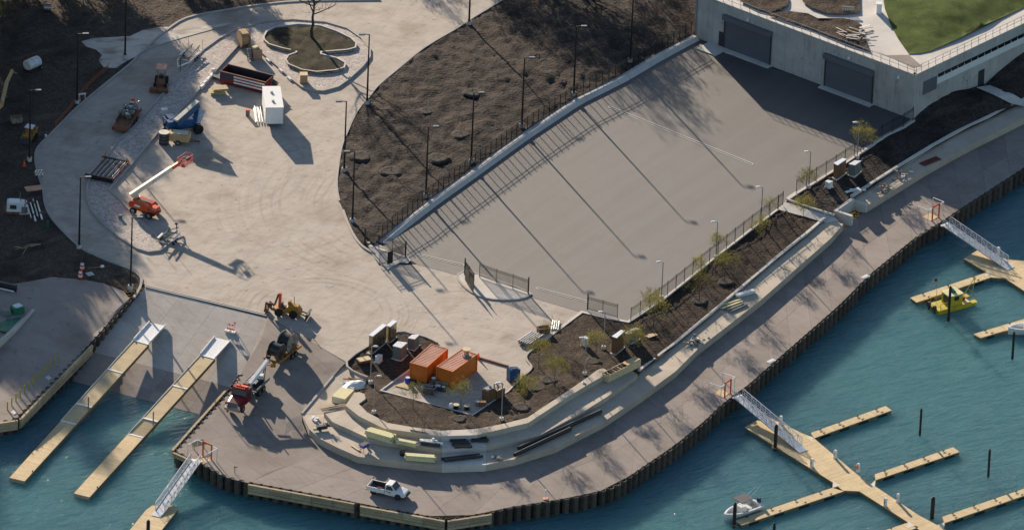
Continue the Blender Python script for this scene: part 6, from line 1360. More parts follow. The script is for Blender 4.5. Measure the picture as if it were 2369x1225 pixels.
# ------------------------------------------------------------------ stores on the tiers
random.seed(6)
bundle('lumber_bundle', 'thick bundle of yellow lumber at the left end of the middle tier', (850, 1005), (910, 1022), 3, 4, .30, M_lumy, 'lumber', z=T2)
bundle('lumber_bundle', 'thin bundle of yellow lumber on the middle tier beside the plastic', (917, 1024), (962, 1033), 3, 3, .2, M_lumy, 'lumber', z=T2)
bundle('lumber_bundle', 'bundle of yellow green lumber on the lowest tier', (938, 1062), (1006, 1067), 3, 3, .26, M_lumy, 'lumber', z=T1)
t = thing('plastic_pile', 'white and black plastic wrapped pile on the middle tier', 'bundle', G(995, 1027, T2), heading(G(970, 1025, T2), G(1018, 1030, T2)))
for k in range(6): MB().box((random.uniform(-.9, .9), .35 - .12 * k, .35 + .08 * (k % 3)), (random.uniform(1.2, 2.4), .3, .22), rotz=random.uniform(-.1, .1)).build('roll', M_tarp if k % 2 else M_pvc, t)
MB().box((.1, -.3, .25), (2.6, .5, .45)).build('crate', M_sill, t); MB().ball((.4, .1, .75), .25).build('bag', M_pvc, t)
PIPES = [((1040, 1019), (1078, 1018), 'rearmost short black pipes on the middle tier'), ((1044, 1023), (1084, 1024), 'second row of short black pipes on the middle tier'), ((1046, 1029), (1088, 1029), 'third row of short black pipes on the middle tier'), ((1052, 1035), (1093, 1035), 'front row of short black pipes on the middle tier'), ((1090, 1014), (1126, 1013), 'short black pipes by the right block of the middle tier, rear'), ((1090, 1020), (1130, 1021), 'short black pipes by the right block of the middle tier, front')]
for p, q, lab in PIPES: bundle('black_pipe_bundle', lab, p, q, 1, 2, .30, M_bpipe, 'pipes', z=T2, rnd=True, group='short black pipes on the middle tier')
bundle('black_pipe_bundle', 'thick black pipes lying on the lowest tier by the joint', (1025, 1066), (1114, 1056), 1, 2, .42, M_bpipe, 'pipes', z=T1, rnd=True)
bundle('long_black_pipe', 'longest black pipe on the right of the lowest tier', (1195, 1043), (1386, 957), 1, 1, .55, M_bpipe, 'pipe', z=T1, rnd=True)
bundle('long_black_pipe', 'shorter long black pipe in front of the longest on the lowest tier', (1195, 1054), (1325, 993), 1, 1, .55, M_bpipe, 'pipe', z=T1, rnd=True)
t = thing('wheelbarrow', 'blue wheelbarrow on the lowest tier', 'wheelbarrow', G(842, 1040, T1), .9)
MB().loft([V((-.4, -.3, .42)), V((.4, -.3, .42)), V((.4, .3, .42)), V((-.4, .3, .42))], [V((-.7, -.45, .95)), V((.75, -.45, .85)), V((.75, .45, .85)), V((-.7, .45, .95))]).build('tray', mat('bright_blue', (.02, .05, .40)), t); MB().b2(-.6, .62, -.38, .38, .93, .96).build('tray_inside', M_sill, t)
for y in (-.3, .3): MB().bar((-1.1, y, .65), (.7, y * .4, .3), .05, .05).bar((-.4, y, .4), (-.5, y, 0), .05, .05).build('handle', M_timber, t)
wheel(t, .75, 0, .22, .1)
t = thing('board', 'plank with red end lying beside the wheelbarrow', 'plank', G(822, 1036, T1), -.9); MB().box((0, 0, .1), (1.9, .3, .06)).build('plank', M_woodl, t); MB().box((.8, 0, .14), (.3, .28, .03)).build('red_end', M_contr, t)
t = thing('rubbish_bag', 'black rubbish bag on the lowest tier', 'bag', G(931, 1052, T1), 0); MB().rings([[V((r * math.cos(a), r * math.sin(a), z)) for a in [k * math.pi / 5 for k in range(10)]] for r, z in ((.3, 0), (.42, .3), (.36, .6), (.1, .85), (.16, .95))]).build('bag', M_bpipe, t)
t = thing('rubble_heap', 'small heap of pale rubble bags on the lowest tier', 'rubble', G(1150, 1060, T1), 0)
for k in range(9): MB().ball((random.gauss(0, .4), random.gauss(0, .3), .2), random.uniform(.2, .35), n=6, squash=.6).build('bag', random.choice([M_tarp, M_card, M_debris]), t)
# landing things
t = place('foam_block', 'big cream block stack on bearers at the landing left of the tiers', 'block', (793, 925), (812, 906)); MB().box((0, 0, .62), (3.0, 1.9, .9)).build('stack', M_cream, t); MB().box((-1.0, 0, .08), (.12, 2.3, .14)).box((.9, 0, .08), (.12, 2.3, .14)).build('bearer', M_rust, t); MB().box((0, 0, 1.09), (3.02, 1.92, .05)).build('top_sheet', M_lumy, t)
t = place('board_heap', 'curved heap of long boards beside the cream block', 'boards', (772, 944), (797, 939))
for k in range(7): MB().box((random.uniform(-.2, .2), -.4 + .14 * k, .08 + .05 * (k % 3)), (3.6, .13, .05), rotz=random.uniform(-.12, .12)).build('board', random.choice([M_woodl, M_timber, M_timber]), t)
t = place('tarp_heap', 'crumpled white and grey tarpaulin heap beside the mulch', 'tarpaulin', (820, 893), rot=.4)
mb = MB(); mb.rings([[V((x, y, .15 + .5 * max(0, 1 - (x / 1.7) ** 2) * max(0, 1 - (y / 1.2) ** 2) + random.uniform(-.1, .16))) for y in (-1.2, -.8, -.4, 0, .4, .8, 1.2)] for x in (-1.7, -1.2, -.7, -.2, .3, .8, 1.3, 1.7)], closed=False, smooth=False); mb.build('sheet', M_tarp, t)
MB().box((.8, 1.1, .35), (2.4, .3, .12), rotz=-.5, roty=.1).box((.2, 1.5, .3), (2.4, .2, .1), rotz=-.4).build('plank', M_rust, t); MB().ball((-.6, -.9, .3), .35, n=6).build('bag', M_pvc, t)
t = place('white_sack', 'white bag on the terrace landing', 'bag', (727, 971), rot=0)
for k in range(5): MB().ball((random.gauss(0, .25), random.gauss(0, .2), .18), .26, n=6, squash=.8).build('bag', M_pvc, t)
t = place('power_cart', 'blue compressor cart at the landing corner', 'cart', (716, 1002), rot=1.0); MB().box((0, 0, .65), (.9, .8, .8), taper=.8).build('tank', M_blue, t); MB().box((0, .6, 1.1), (.8, .4, .3)).build('engine', M_sill, t); wheel(t, .1, -.5, .25, .15); wheel(t, .1, .5, .25, .15); MB().tube([(-.4, -.3, .5), (-1.0, -.3, .9), (-1.0, .3, .9), (-.4, .3, .5)], .04).build('handle', M_steel, t)
t = place('concrete_saw', 'dark walk behind saw with cream guard on the landing edge', 'saw', (744, 994), rot=.35); MB().box((0, 0, .45), (1.5, .5, .5)).box((.8, 0, .7), (.5, .6, .4)).build('engine', M_sill, t); MB().box((-.8, -.1, .35), (.8, .3, .4)).build('blade_guard', M_cream, t)
for k in range(5): MB().cyl((.3 + .25 * k, -.1, .6), (.3 + .25 * k + random.gauss(0, .1), .1, 1.1), .06, n=5).build('fitting', M_steel, t)
wheel(t, -.3, -.35, .18, .1); wheel(t, -.3, .35, .18, .1)
# crate / formwork on the middle tier
a, b = G(1400, 882, T2), G(1474, 845, T2); t = thing('timber_form', 'long open timber form standing on the right end of the middle tier', 'form', (a + b) / 2, heading(a, b)); L = (b - a).length
for y in (-.55, .55):
    n = 14
    for k in range(n): MB().b2(-L / 2 + L * k / n + .01, -L / 2 + L * (k + 1) / n - .01, y - .04, y + .04, .05, 1.15).build('stave', M_woodl, t)
for k in range(6): MB().b2(-L / 2 + .5 + .55 * k, -L / 2 + .6 + .55 * k, -.5, .5, .8, 1.1).build('spreader', M_rust if k % 2 else M_woodl, t)
MB().b2(L * .1, L / 2, -.52, .52, 1.16, 1.22).build('cover', M_ply, t); MB().b2(-L / 2 - .08, -L / 2, -.55, .55, .05, 1.1).b2(L / 2, L / 2 + .08, -.55, .55, .05, 1.1).build('end_board', M_woodl, t)
bundle('silver_lumber', 'silver wrapped bars lying across the seat wall', (1703, 688), (1745, 676), 2, 3, .2, M_tarp, 'bars', z=T1)
random.seed(12)
t = thing('lumber_heap', 'fan of yellow and green boards on the seat wall', 'lumber', G(1695, 707, T1), heading(G(1670, 712, T1), G(1712, 697, T1)))
for k in range(11): MB().box((random.uniform(-.3, .3), 1.0 - .22 * k, .1 + .08 * (k % 3)), (3.6, .16, .08), rotz=-.1 + .02 * k).build('board', M_lumy if k < 6 else M_gcab, t)
def rubble(p, lab, z, m_, n=26, s=.8, nm='scrap_heap'):
    t = thing(nm, lab, 'scrap', G(*p, z), heading(G(*p, z), G(p[0] + 30, p[1] - 22, z)))
    for k in range(n): MB().box((random.gauss(0, 1.0), random.gauss(0, .5), .08 + random.random() * .35), (random.uniform(.2, .9) * s, random.uniform(.06, .25), random.uniform(.04, .2)), rotz=random.uniform(0, 3), roty=random.uniform(-.4, .4)).build('scrap_piece', random.choice(m_), t)
rubble((1605, 790), 'heap of metal offcuts on the seat wall near the tiers', T1, [M_steel, M_tarp, M_debris, M_sill, M_woodl], 34)
rubble((2045, 440), 'heap of dark scrap on the right seat wall by the corner', T1, [M_debris, M_sill, M_card, M_steel]); rubble((2086, 408), 'heap of pale rubble on the right seat wall', T1, [M_tarp, M_debris, M_card], 22)
t = thing('steel_rack', 'dark red slatted rack lying on the right seat wall', 'rack', G(2152, 374, T1), heading(G(2135, 380, T1), G(2170, 366, T1)))
for y in (-.45, -.15, .15, .45): MB().box((0, y, .1), (3.4, .12, .1)).build('bar', M_redp, t)
for k in range(8): MB().box((-1.5 + .43 * k, 0, .17), (.08, 1.1, .05)).build('slat', M_rust, t)
for x, y, lab in ((1818, 620, 'yellow plank on the long seat wall'), ):
    t = thing('plank', lab, 'plank', G(x, y, T1), 2.0); MB().box((0, 0, .08), (1.2, .14, .06)).box((.15, .3, .08), (.9, .1, .06), rotz=.5).build('plank', M_lumy, t)
for x, y, w2 in ((1307, 918, 'left'), (1350, 885, 'right')):
    t = thing('anchor_cap', 'small pale cap on the upper tier, %s of two' % w2, 'cap', G(x, y, T3), 0); MB().cyl((0, 0, 0), (0, 0, .12), .25, n=12).build('plate', M_pvc, t); MB().box((0, 0, .2), (.18, .18, .18)).build('knob', M_tarp, t)
t = thing('pole', 'dark rod lying on the upper tier behind the plastic pile', 'rod', G(969, 998, T3), heading(G(949, 995, T3), G(989, 1002, T3))); MB().cyl((-1.2, 0, .07), (1.2, 0, .07), .06, n=8).build('rod', M_sill, t); MB().box((1.2, 0, .06), (.12, .12, .12)).build('end_cap', M_steel, t)
# ================================================================== floating docks, gangways, boats
M_deck = mat('dock_decking', (0.55, 0.43, 0.245), rough=0.8, var=0.10, scale=0.8, spec=0.25, var2=0.10, scale2=6)
ZD = ZW + 0.5
def deckmat(name, ang):
    m = mat(name, (0.62, 0.485, 0.285), rough=0.8, var=0.10, scale=0.7, spec=0.25, var2=0.08, scale2=5)
    v = mapped(m, ang, (1, 1, 1)); f, _ = brickfac(m, v, 0.15, 40.0, 0.012); layer(m, 'MIX', f, (0.16, 0.115, 0.06), 0.55)
    layer(m, 'MULTIPLY', noisefac(m, mapped(m, ang, (6.6, 0.03, 1)), 1.0, 0.42, 0.62, detail=1), (0.80, 0.78, 0.74), 0.7)
    return m
pa, pb = G(1723, 987, ZD), G(1926, 1114, ZD); ANG_M = heading(pa, pb)
M_deckm = deckmat('dock_decking_main', ANG_M)
fa, fb = G(1870, 1000, ZD), G(2049, 938, ZD); ANG_F = heading(fa, fb); M_deckf = deckmat('dock_decking_finger', ANG_F)
ra, rb_ = G(300, 830, ZD), G(60, 1090, ZD); ANG_R = heading(ra, rb_); M_deckr = deckmat('dock_decking_ramp', ANG_R)
M_dside = mat('dock_side_timber', (0.20, 0.145, 0.085), rough=0.9, var=0.25, scale=2)
M_float = mat('dock_float', (0.012, 0.012, 0.013), rough=0.7)
def deck_px(parent, name, pts, z, m, th=0.10, side=0.38, origin=None):
    o = bpy.data.objects.new(name, None); COL.objects.link(o); o.parent = parent
    t = [G(x, y, z) for x, y in pts]
    if sum(t[i].x * t[(i + 1) % len(t)].y - t[(i + 1) % len(t)].x * t[i].y for i in range(len(t))) < 0: t.reverse()
    MB().loft([p - V((0, 0, th)) for p in t], t).build('decking', m, o, world=True)
    c = sum(t, V()) / len(t); s = [c + (p - c) * (1 - .05 / max(.5, (p - c).length)) for p in t]
    MB().loft([p - V((0, 0, th + side)) for p in s], [p - V((0, 0, th + .004)) for p in s]).build('side_beam', M_dside, o, world=True)
    return o
def cleat(parent, x, y, z):
    p = G(x, y, z); MB().box(p + V((0, 0, .05)), (.1, .1, .1)).box(p + V((0, 0, .13)), (.42, .09, .07), rotz=ANG_F).build('cleat', M_black, parent, world=True)
def finger(parent, e0, e1, e2, e3, ncl=4, plates=True):
    """e0,e1 = far long edge (root -> tip), e3,e2 = near long edge"""
    f = deck_px(parent, 'finger', [e0, e1, e2, e3], ZD, M_deckf)
    for k in range(ncl):
        s = (k + .5) / ncl; cleat(f, e0[0] + (e1[0] - e0[0]) * s, e0[1] + (e1[1] - e0[1]) * s + 2, ZD)
        x = e3[0] + (e2[0] - e3[0]) * s; y = e3[1] + (e2[1] - e3[1]) * s; cleat(f, x, y - 2, ZD)
        p = G(x, y, ZD); q = G(e0[0] + (e1[0] - e0[0]) * s, e0[1] + (e1[1] - e0[1]) * s, ZD); c = (p + q) / 2
        MB().box((c.x, c.y, ZW + .02), (1.7, (q - p).length * 1.02, .55), rotz=ANG_F).build('float', M_float, f, world=True)
    return f
def gusset(parent, pts):
    t = [G(x, y, ZD + .012) for x, y in pts]
    if (t[1] - t[0]).cross(t[2] - t[0]).z < 0: t.reverse()
    MB().loft([p - V((0, 0, .45)) for p in t], t).build('gusset', M_cream, parent, world=True)
# dock of the lower right
d1 = thing('floating_dock', 'large floating dock with four fingers at the lower right', 'dock', G(1950, 1100, ZW))
deck_px(d1, 'walkway', [(1723, 987), (1770, 960), (1860, 1003), (1880, 1010), (1985, 1098), (2030, 1127), (2125, 1190), (2190, 1225), (2260, 1272), (2225, 1290), (2100, 1206), (1988, 1135), (1950, 1133), (1926, 1114)], ZD, M_deckm)
finger(d1, (1876, 1000), (2049, 938), (2063, 948), (1884, 1012), 4)
finger(d1, (2024, 1096), (2205, 1033), (2220, 1044), (2026, 1109), 4)
finger(d1, (1925, 1127), (1700, 1203), (1716, 1213), (1952, 1135), 4)
finger(d1, (2180, 1194), (2375, 1127), (2390, 1138), (2186, 1208), 4)
finger(d1, (2098, 1208), (1880, 1282), (1896, 1294), (2126, 1218), 3)
gusset(d1, [(1866, 1011), (1880, 1009), (1882, 1022)]); gusset(d1, [(1927, 1112), (1944, 1121), (1926, 1127)]); gusset(d1, [(2011, 1123), (2025, 1109), (2024, 1124)]); gusset(d1, [(2100, 1205), (2117, 1214), (2099, 1220)]); gusset(d1, [(2168, 1213), (2185, 1207), (2184, 1222)])
# dock of the upper right
d2 = thing('floating_dock', 'floating dock with the yellow workboat at the right photo edge', 'dock', G(2300, 620, ZW))
deck_px(d2, 'walkway', [(2230, 598), (2262, 578), (2330, 600), (2369, 603), (2420, 640), (2420, 700), (2369, 672), (2325, 643), (2293, 641), (2281, 628)], ZD, M_deckm)
finger(d2, (2281, 630), (2106, 688), (2120, 699), (2292, 641), 3)
finger(d2, (2420, 722), (2252, 772), (2268, 781), (2430, 733), 3); gusset(d2, [(2280, 626), (2293, 632), (2280, 640)])
# dock at the lower left under the gangway
d3 = thing('floating_dock', 'floating dock at the foot of the lower left gangway', 'dock', G(350, 1215, ZW))
deck_px(d3, 'walkway', [(338, 1178), (352, 1168), (400, 1168), (413, 1175), (376, 1222), (345, 1262), (270, 1262)], ZD, M_deckr)
# ------------------------------------------------------------------ two ramp jetties
def jetty(L0, R0_, L1, R1, L2, R2, cuts, post, label):
    """L/R pixel pairs at: top of metal ramp, start of the boards, end; first board sections slope, the rest float"""
    t = thing('ramp_jetty', label, 'dock', G((L2[0] + R2[0]) / 2, (L2[1] + R2[1]) / 2, ZW))
    z0 = rampz(G(*L0, -1.2)) + .12
    zs = [z0, z0 + .15]
    # stations along the jetty: fraction of photo length and level
    lv = [z0 + .25] + [None] * len(cuts)
    def mixp(a, b, f): return (a[0] + (b[0] - a[0]) * f, a[1] + (b[1] - a[1]) * f)
    st = [0.0] + [c for c in cuts] + [1.0]
    nslope = 3; lev = []
    for k in range(len(st)): lev.append(ZD + (z0 + .1 - ZD) * max(0.0, 1 - k / nslope))
    q = [G(*L0, z0), G(*R0_, z0), G(*R1, lev[0]), G(*L1, lev[0])]
    rp = child('entry_ramp', t)
    if (q[1] - q[0]).cross(q[2] - q[0]).z < 0: q.reverse()
    MB().loft([p - V((0, 0, .08)) for p in q], q).build('plate', M_tarp, rp, world=True)
    for a, b in ((L0, L1), (R0_, R1)): MB().bar(G(*a, z0) + V((0, 0, .1)), G(*b, lev[0]) + V((0, 0, .12)), .1, .28).build('side_rail', M_pvc, rp, world=True)
    for k in range(len(st) - 1):
        f0, f1 = st[k], st[k + 1]; la, lb, rb2, ra2 = mixp(L1, L2, f0), mixp(L1, L2, f1), mixp(R1, R2, f1), mixp(R1, R2, f0)
        sec = child('section', t); q = [G(*la, lev[k]), G(*lb, lev[k + 1]), G(*rb2, lev[k + 1]), G(*ra2, lev[k])]
        if (q[1] - q[0]).cross(q[2] - q[0]).z < 0: q.reverse()
        MB().loft([p - V((0, 0, .1)) for p in q], q).build('decking', M_deckr, sec, world=True)
        for a, b in ((la, lb), (ra2, rb2)): MB().bar(G(*a, lev[k]) - V((0, 0, .24)), G(*b, lev[k + 1]) - V((0, 0, .24)), .12, .4).build('side_beam', M_dside, sec, world=True)
        MB().bar(G(*la, lev[k]) + V((0, 0, .02)), G(*ra2, lev[k]) + V((0, 0, .02)), .3, .05).build('joint_plate', M_pvc, sec, world=True)
        if k < nslope: MB().bar(G(*la, lev[k]) + V((0, 0, .06)), G(*lb, lev[k + 1]) + V((0, 0, .03)), .06, .06).build('edge_rail', M_pvc, sec, world=True)
    e = [G(*L2, ZD), G(*R2, ZD)]; MB().bar(e[0] - V((0, 0, .22)), e[1] - V((0, 0, .22)), .1, .5).build('end_board', M_timber, t, world=True)
    p = G(*post, ZD); MB().cyl(p - V((0, 0, 1)), p + V((0, 0, 2.6)), .09, n=8).build('guide_pile', M_steel, t, world=True); MB().box(p + V((0, 0, .06)), (.3, .3, .12)).build('pile_collar', M_black, t, world=True)
    c = G(R2[0] + 18, R2[1] - 22, ZD); MB().box(c + V((0, 0, .1)), (.14, .14, .2)).build('cleat', M_black, t, world=True)
jetty((346, 745), (383, 753), (309, 786), (344, 796), (22, 1104), (57, 1112), (.21, .46, .585), (204, 957), 'timber boat ramp jetty on the left')
jetty((496, 780), (534, 788), (463, 820), (497, 829), (171, 1140), (207, 1149), (.22, .455, .57), (354, 991), 'timber boat ramp jetty on the right')
# ------------------------------------------------------------------ gangways
def gangway(p, q, label, width=1.35, z0=ZP + .1, z1=ZD + .12):
    a, b = G(*p, z0), G(*q, z1); t = thing('gangway', label, 'gangway', a, heading(a, b)); L = math.hypot(b.x - a.x, b.y - a.y); dz = b.z - a.z
    P = lambda s, y, h: V((L * s, y, dz * s + h)); w2 = width / 2
    MB().add([P(0, -w2, .06), P(1, -w2, .06), P(1, w2, .06), P(0, w2, .06), P(0, -w2, 0), P(1, -w2, 0), P(1, w2, 0), P(0, w2, 0)], [(0, 1, 2, 3), (7, 6, 5, 4), (0, 4, 5, 1), (1, 5, 6, 2), (2, 6, 7, 3), (3, 7, 4, 0)]).build('deck', M_tarp, t)
    n = max(6, round(L / 1.05))
    for y in (-w2, w2):
        tr = child('truss', t)
        MB().bar(P(0, y, .05), P(1, y, .05), .09, .14).build('bottom_chord', M_galv2, tr); MB().bar(P(0, y, 1.15), P(1, y, 1.15), .09, .09).build('top_rail', M_galv2, tr)
        for h in (.45, .8): MB().bar(P(0, y, h), P(1, y, h), .035, .035).build('mid_rail', M_galv2, tr)
        for k in range(n + 1): MB().bar(P(k / n, y, .05), P(k / n, y, 1.15), .055, .055).build('upright', M_galv2, tr)
        for k in range(n): MB().bar(P(k / n, y, .08 if k % 2 else 1.1), P((k + 1) / n, y, 1.1 if k % 2 else .08), .045, .045).build('diagonal', M_galv2, tr)
    MB().add([P(1, -w2, .05), P(1, w2, .05), V((L + 1.3, w2, dz - .06)), V((L + 1.3, -w2, dz - .06)), P(1, -w2, .0), P(1, w2, .0), V((L + 1.3, w2, dz - .1)), V((L + 1.3, -w2, dz - .1))], [(0, 3, 2, 1), (4, 5, 6, 7), (0, 4, 7, 3), (1, 2, 6, 5), (2, 3, 7, 6), (0, 1, 5, 4)]).build('foot_plate', M_tarp, t)
    MB().bar((-.2, -w2 - .1, -.02), (-.2, w2 + .1, -.02), .4, .12).build('hinge_plate', M_pvc, t)
    return t
M_galv2 = mat('bright_aluminium', (0.66, 0.67, 0.69), rough=0.35, metal=0.5, var=0.05)
gangway((453, 1066), (370, 1182), 'aluminium gangway from the quay corner at the lower left'); gangway((1708, 918), (1846, 1033), 'aluminium gangway at the lower right dock'); gangway((2189, 520), (2324, 612), 'aluminium gangway at the upper right dock')
def portal(c, u, label, span=1.5, off=1.9):
    """orange gate frame with white side rails; c = photo pixel of its middle, u = pixel towards its right foot"""
    a = G(*c, ZP); b = G(*u, ZP); t = thing('gangway_gate', label, 'gate', a, heading(a, b)); h = 2.25
    MB().bar((-span / 2, 0, 0), (-span / 2, 0, h), .15, .15).bar((span / 2, 0, 0), (span / 2, 0, h), .15, .15).bar((-span / 2 - .075, 0, h - .06), (span / 2 + .075, 0, h - .06), .15, .2).build('frame', M_gate, t)
    for s in (-1, 1):
        r = child('side_rail', t); x0 = s * span / 2; x1 = s * (span / 2 + 1.0)
        MB().bar((x0, 0, h - .2), (x1, 0, h - .2), .08, .08).bar((x1, 0, h - .2), (x1, -off, h - .2), .08, .08).build('top_bar', M_pvc, r)
        for x, y in ((x1, 0), (x1, -off)): MB().bar((x, y, 0), (x, y, h - .2), .07, .07).build('post', M_tarp, r)
    MB().box((0, -.9, .02), (1.7, 1.6, .05)).build('threshold', M_ply, t)
    return t
M_gate = mat('gate_orange', (0.50, 0.075, 0.02), rough=0.5, var=0.1)
portal((479, 1058), (490, 1063), 'orange gate frame at the lower left gangway'); portal((1683, 914), (1672, 922), 'orange gate frame at the middle gangway'); portal((2164, 507), (2153, 513), 'orange gate frame at the upper right gangway')
t = place('sign_board', 'tan board on legs behind the lower left gate', 'board', (459, 1035), rot=.5); MB().box((0, 0, .7), (1.9, 1.0, .06), rotx=.3).build('board', M_ply, t)
for x in (-.7, .7): MB().bar((x, .3, 0), (x, .3, .8), .06, .06).bar((x, -.3, 0), (x, -.3, .55), .06, .06).build('leg', M_timber, t)
t = place('survey_post', 'thin brown post at the quay edge right of the lower left gate', 'post', (543, 1093), rot=0); MB().cyl((0, 0, 0), (0, 0, 1.1), .05, n=6).build('post', M_rust, t); MB().box((.1, 0, .9), (.5, .04, .2)).build('flag', M_timber, t)
t = place('life_post', 'white and orange mooring post at the bottom promenade edge', 'post', (1262, 1153), rot=0); MB().cyl((0, 0, .1), (0, 0, 1.2), .06, n=8).build('post', M_pvc, t); MB().ball((0, 0, 1.25), .16).build('cap', M_pvc, t); MB().box((0, 0, .05), (.6, .6, .1)).build('foot', M_contr, t)
for x, y, w2 in ((2002, 640, 'upper'), (1784, 835, 'lower')):
    t = thing('edge_plate', 'pale steel plate on the promenade edge, %s of two' % w2, 'plate', G(x, y, ZP), .9); MB().box((0, 0, .03), (1.3, .7, .05)).box((0, 0, .07), (.9, .4, .03)).build('plate', M_tarp, t)
# ------------------------------------------------------------------ piles, pedestals
M_pile = mat('mooring_pile', (0.020, 0.016, 0.017), rough=0.6, var=0.3, scale=3)
PIL = [(2128, 1006, 58, .13, 'thin dark mooring pile in open water left of the far right finger'), (2286, 1102, 60, .13, 'thin dark mooring pile in open water at the right'), (1793, 1040, 55, .2, 'thick dark pile beside the gangway landing'), (2156, 1198, 46, .22, 'thick dark pile on the far end of the lower right walkway'), (1698, 1218, 52, .2, 'thick dark pile at the tip of the finger with the white boat'), (2194, 742, 78, .15, 'dark pile in front of the yellow workboat'), (2342, 830, 60, .14, 'dark pile in front of the boat at the right edge'), (342, 1250, 44, .2, 'dark pile at the bottom edge of the lower left dock'), (1790, 1240, 28, .15, 'dark pile just at the bottom photo edge')]
for x, y, hp, r_, lab in PIL:
    p = G(x, y, ZW); h = hp / 15.0; t = thing('mooring_pile', lab, 'pile', p, group='dark mooring piles'); MB().cyl((0, 0, -2), (0, 0, h), r_ * 1.25, n=12).build('shaft', M_pile, t); MB().cyl((0, 0, h), (0, 0, h + .25), r_ * 1.28, .04, n=12).build('cap', M_pile, t)
    if 'thick' in lab and 'tip' in lab or 'landing' in lab: MB().box((0, 0, .42), (.9, .9, .12)).build('collar', M_dside, t)
ped0 = None
PED = [(1932, 1059, 'on the right edge of the walkway, nearest the gangway'), (1878, 1079, 'alone on the left edge of the walkway below the gangway'), (1985, 1090, 'with a red ring on the right walkway edge'), (2077, 1160, 'on the right walkway edge near the far pile'), (2048, 1170, 'on the left walkway edge near the far pile'), (1806, 980, 'behind the middle gangway'), (2309, 590, 'behind the upper right gangway')]
for i, (x, y, where) in enumerate(PED):
    if ped0 is None:
        o = ped0 = thing('power_pedestal', '', 'pedestal'); MB().b2(-.17, .17, -.17, .17, 0, .95).build('column', M_white, o); MB().box((0, 0, .06), (.42, .42, .12)).build('foot', M_tarp, o); MB().loft([V((a * .2, b * .2, .95)) for a, b in ((-1, -1), (1, -1), (1, 1), (-1, 1))], [V((a * .14, b * .14, 1.25)) for a, b in ((-1, -1), (1, -1), (1, 1), (-1, 1))]).build('head', M_pvc, o); MB().b2(-.08, .08, -.19, -.172, .5, .8).build('socket_panel', M_gcab, o)
    else: o = copy_tree(ped0)
    o.location = G(x, y, ZD); o.rotation_euler = (0, 0, ANG_M); tag(o, 'white power pedestal ' + where, 'pedestal', 'white power pedestals')
    if i == 2:
        mb = MB(); mb.rings([[V(((.3 + .06 * math.cos(s)) * math.cos(a), -.26 + .06 * math.sin(s), .75 + (.3 + .06 * math.cos(s)) * math.sin(a))) for s in [q * math.pi / 3 for q in range(6)]] for a in [2 * math.pi * q / 16 for q in range(17)]], caps=False); mb.build('life_ring', M_safety, o)
# ------------------------------------------------------------------ boats
def hull(L, B, H, sheer=.3, bow=.55, n=9):
    rg = []
    for k in range(n):
        s = k / (n - 1); x = -L / 2 + L * s; w_ = B / 2 * (1 - max(0, (s - .45) / .55) ** 2.2 * .97); zt = H + sheer * s ** 2; fl = .72 + .2 * (1 - s)
        rg.append([V((x, -w_, zt)), V((x, -w_ * fl, .12)), V((x, 0, -.25 + .35 * max(0, s - .6))), V((x, w_ * fl, .12)), V((x, w_, zt))])
    return rg
def open_boat(p, q, L, B, label, name='motor_boat', z=ZW - .05, hm=None, canopy=True):
    a, b = G(*p, z), G(*q, z); t = thing(name, label, 'boat', a, heading(a, b)); rg = hull(L, B, .85)
    MB().rings(rg, closed=False, smooth=True).add(rg[0], [(0, 1, 2, 3, 4)]).build('hull', hm or M_pvc, t)
    ins = [[p_ + V((0, 0, 0)) for p_ in (r[0], r[4])] for r in rg]; gw = MB()
    for s in (0, 1):
        path = [r[0] if s == 0 else r[4] for r in rg]; 
        for u, v in zip(path, path[1:]): gw.bar(u, v, .24, .12)
    gw.bar(rg[0][0], rg[0][4], .3, .14); gw.build('gunwale', M_tarp, t)
    fl = MB(); vs = []
    for r in rg[:-1]: vs += [V((r[0].x, r[0].y * .86, .35)), V((r[4].x, r[4].y * .86, .35))]
    fl.add(vs, [(2 * i, 2 * i + 2, 2 * i + 3, 2 * i + 1) for i in range(len(rg) - 2)]); fl.build('floor', M_cream, t)
    MB().box((-.1, 0, .85), (1.0, .9, 1.0), taper=.85).build('console', M_pvc, t); MB().box((-1.1, 0, .65), (.6, 1.1, .6)).build('seat', M_tarp, t); MB().box((L * .28, 0, .55), (1.0, B * .5, .3)).build('bow_seat', M_tarp, t)
    if canopy:
        for x, y in ((-.9, -.6), (-.9, .6), (.4, -.6), (.4, .6)): MB().cyl((x, y, .4), (x, y, 2.35), .03, n=6).build('canopy_post', M_galv2, t)
        MB().box((-.25, 0, 2.4), (2.1, 1.9, .07)).build('canopy', M_sill, t); MB().cyl((-.9, .4, 2.4), (-2.2, 1.2, 4.2), .012, n=4).cyl((-.9, -.2, 2.4), (-1.9, .6, 3.8), .012, n=4).build('antenna', M_pvc, t)
    ob = child('outboard', t); MB().box((-L / 2 - .25, 0, 1.15), (.5, .42, .65), taper=.75).build('cowl', M_navy, ob); MB().box((-L / 2 - .25, 0, .4), (.2, .16, 1.1)).build('leg', M_sill, ob)
    return t
open_boat((1714, 1190), (1683, 1203), 6.0, 2.3, 'white open motor boat with dark canopy moored at the finger')
open_boat((2372, 768), (2345, 772), 5.2, 2.1, 'pale open boat moored at the right photo edge', canopy=False)
t = thing('workboat', 'yellow workboat with boxy cabin and a frame at the bow', 'boat', G(2200, 708, ZW), heading(G(2160, 716, ZW), G(2256, 690, ZW)))
M_yb = mat('workboat_yellow', (0.50, 0.40, 0.03), rough=0.5, var=0.2, scale=1.5)
for y in (-.95, .95): MB().prof([(-3.0, -.2), (2.9, -.2), (3.5, .45), (-3.0, .45)], y - .42, y + .42).build('pontoon', M_yb, t)
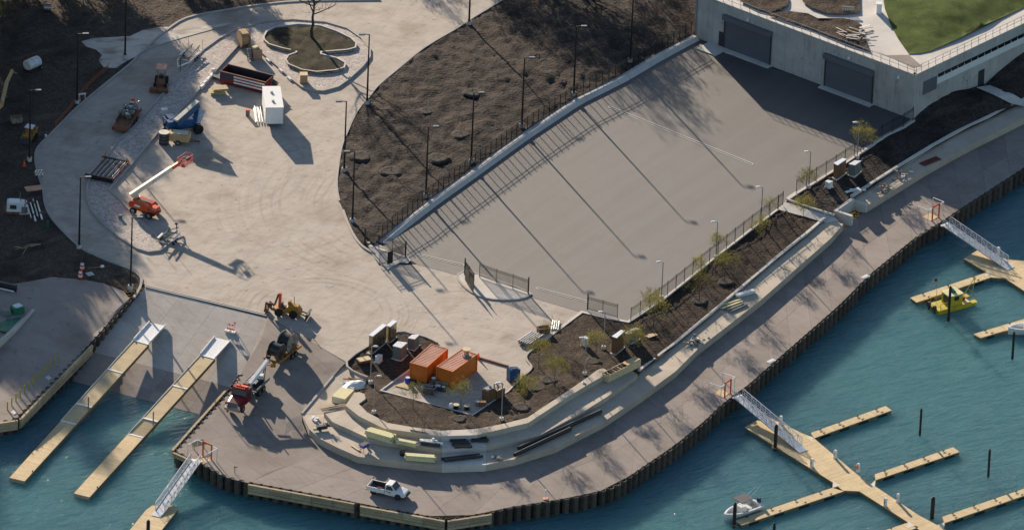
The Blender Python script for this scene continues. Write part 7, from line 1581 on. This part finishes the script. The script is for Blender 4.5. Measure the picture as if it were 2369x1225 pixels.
MB().b2(-3.0, 1.6, -1.3, 1.3, .45, .58).build('deck', M_yb, t); MB().b2(-1.0, 1.2, -.95, .95, .58, 2.1).build('cabin', M_yb, t); MB().b2(-1.1, 1.3, -1.05, 1.05, 2.1, 2.2).build('cabin_roof', M_lumy, t); MB().b2(-1.03, -1.0, -.7, .5, .8, 1.9).build('doorway', M_sill, t); MB().b2(-.2, .6, -.975, -.95, 1.3, 1.9).build('window', M_glass, t)
MB().cyl((.2, -.3, 2.2), (.2, .5, 2.35), .3, n=10).build('tank', M_green, t)
MB().tube([(-2.6, -1.2, .5), (-2.6, -1.2, 1.5), (-1.2, -1.2, 1.5), (-1.2, -1.2, .5)], .04).tube([(-2.6, 1.2, .5), (-2.6, 1.2, 1.5), (-1.2, 1.2, 1.5)], .04).build('stern_rail', M_yb, t); MB().cyl((2.6, -.9, .5), (3.9, .1, 3.6), .05, n=6).cyl((2.6, .9, .5), (3.9, .1, 3.6), .05, n=6).cyl((3.1, -.5, 1.7), (3.1, .5, 1.7), .04, n=6).build('bow_frame', M_yb, t)
MB().b2(1.5, 2.5, -1.0, 1.0, .45, .55).build('fore_deck', M_woodl, t); MB().box((1.9, 0, .8), (.5, .5, .4)).build('fuel_can', M_redp, t)
for y in (-.7, .7): ob = child('outboard', t); MB().box((-3.25, y, .85), (.5, .42, .7), taper=.75).build('cowl', M_sill, ob); MB().box((-3.2, y, .2), (.18, .16, .8)).build('leg', M_sill, ob)
MB().cyl((-1.9, .9, .5), (-1.9, .9, 4.4), .03, n=6).build('flagpole', M_steel, t)
fg = child('flag', t)
for k in range(7): MB().add([V((-1.9 - 1.0 * f, .9 + .1 * math.sin(5 * f), z)) for z in (4.4 - .1 * k, 4.3 - .1 * k) for f in (0, .25, .5, .75, 1)], [(i, i + 1, i + 6, i + 5) for i in range(4)]).build('stripe', M_redp if k % 2 == 0 else M_pvc, fg)
MB().b2(-2.35, -1.92, .92, .96, 4.02, 4.4).build('canton', M_navy, fg)
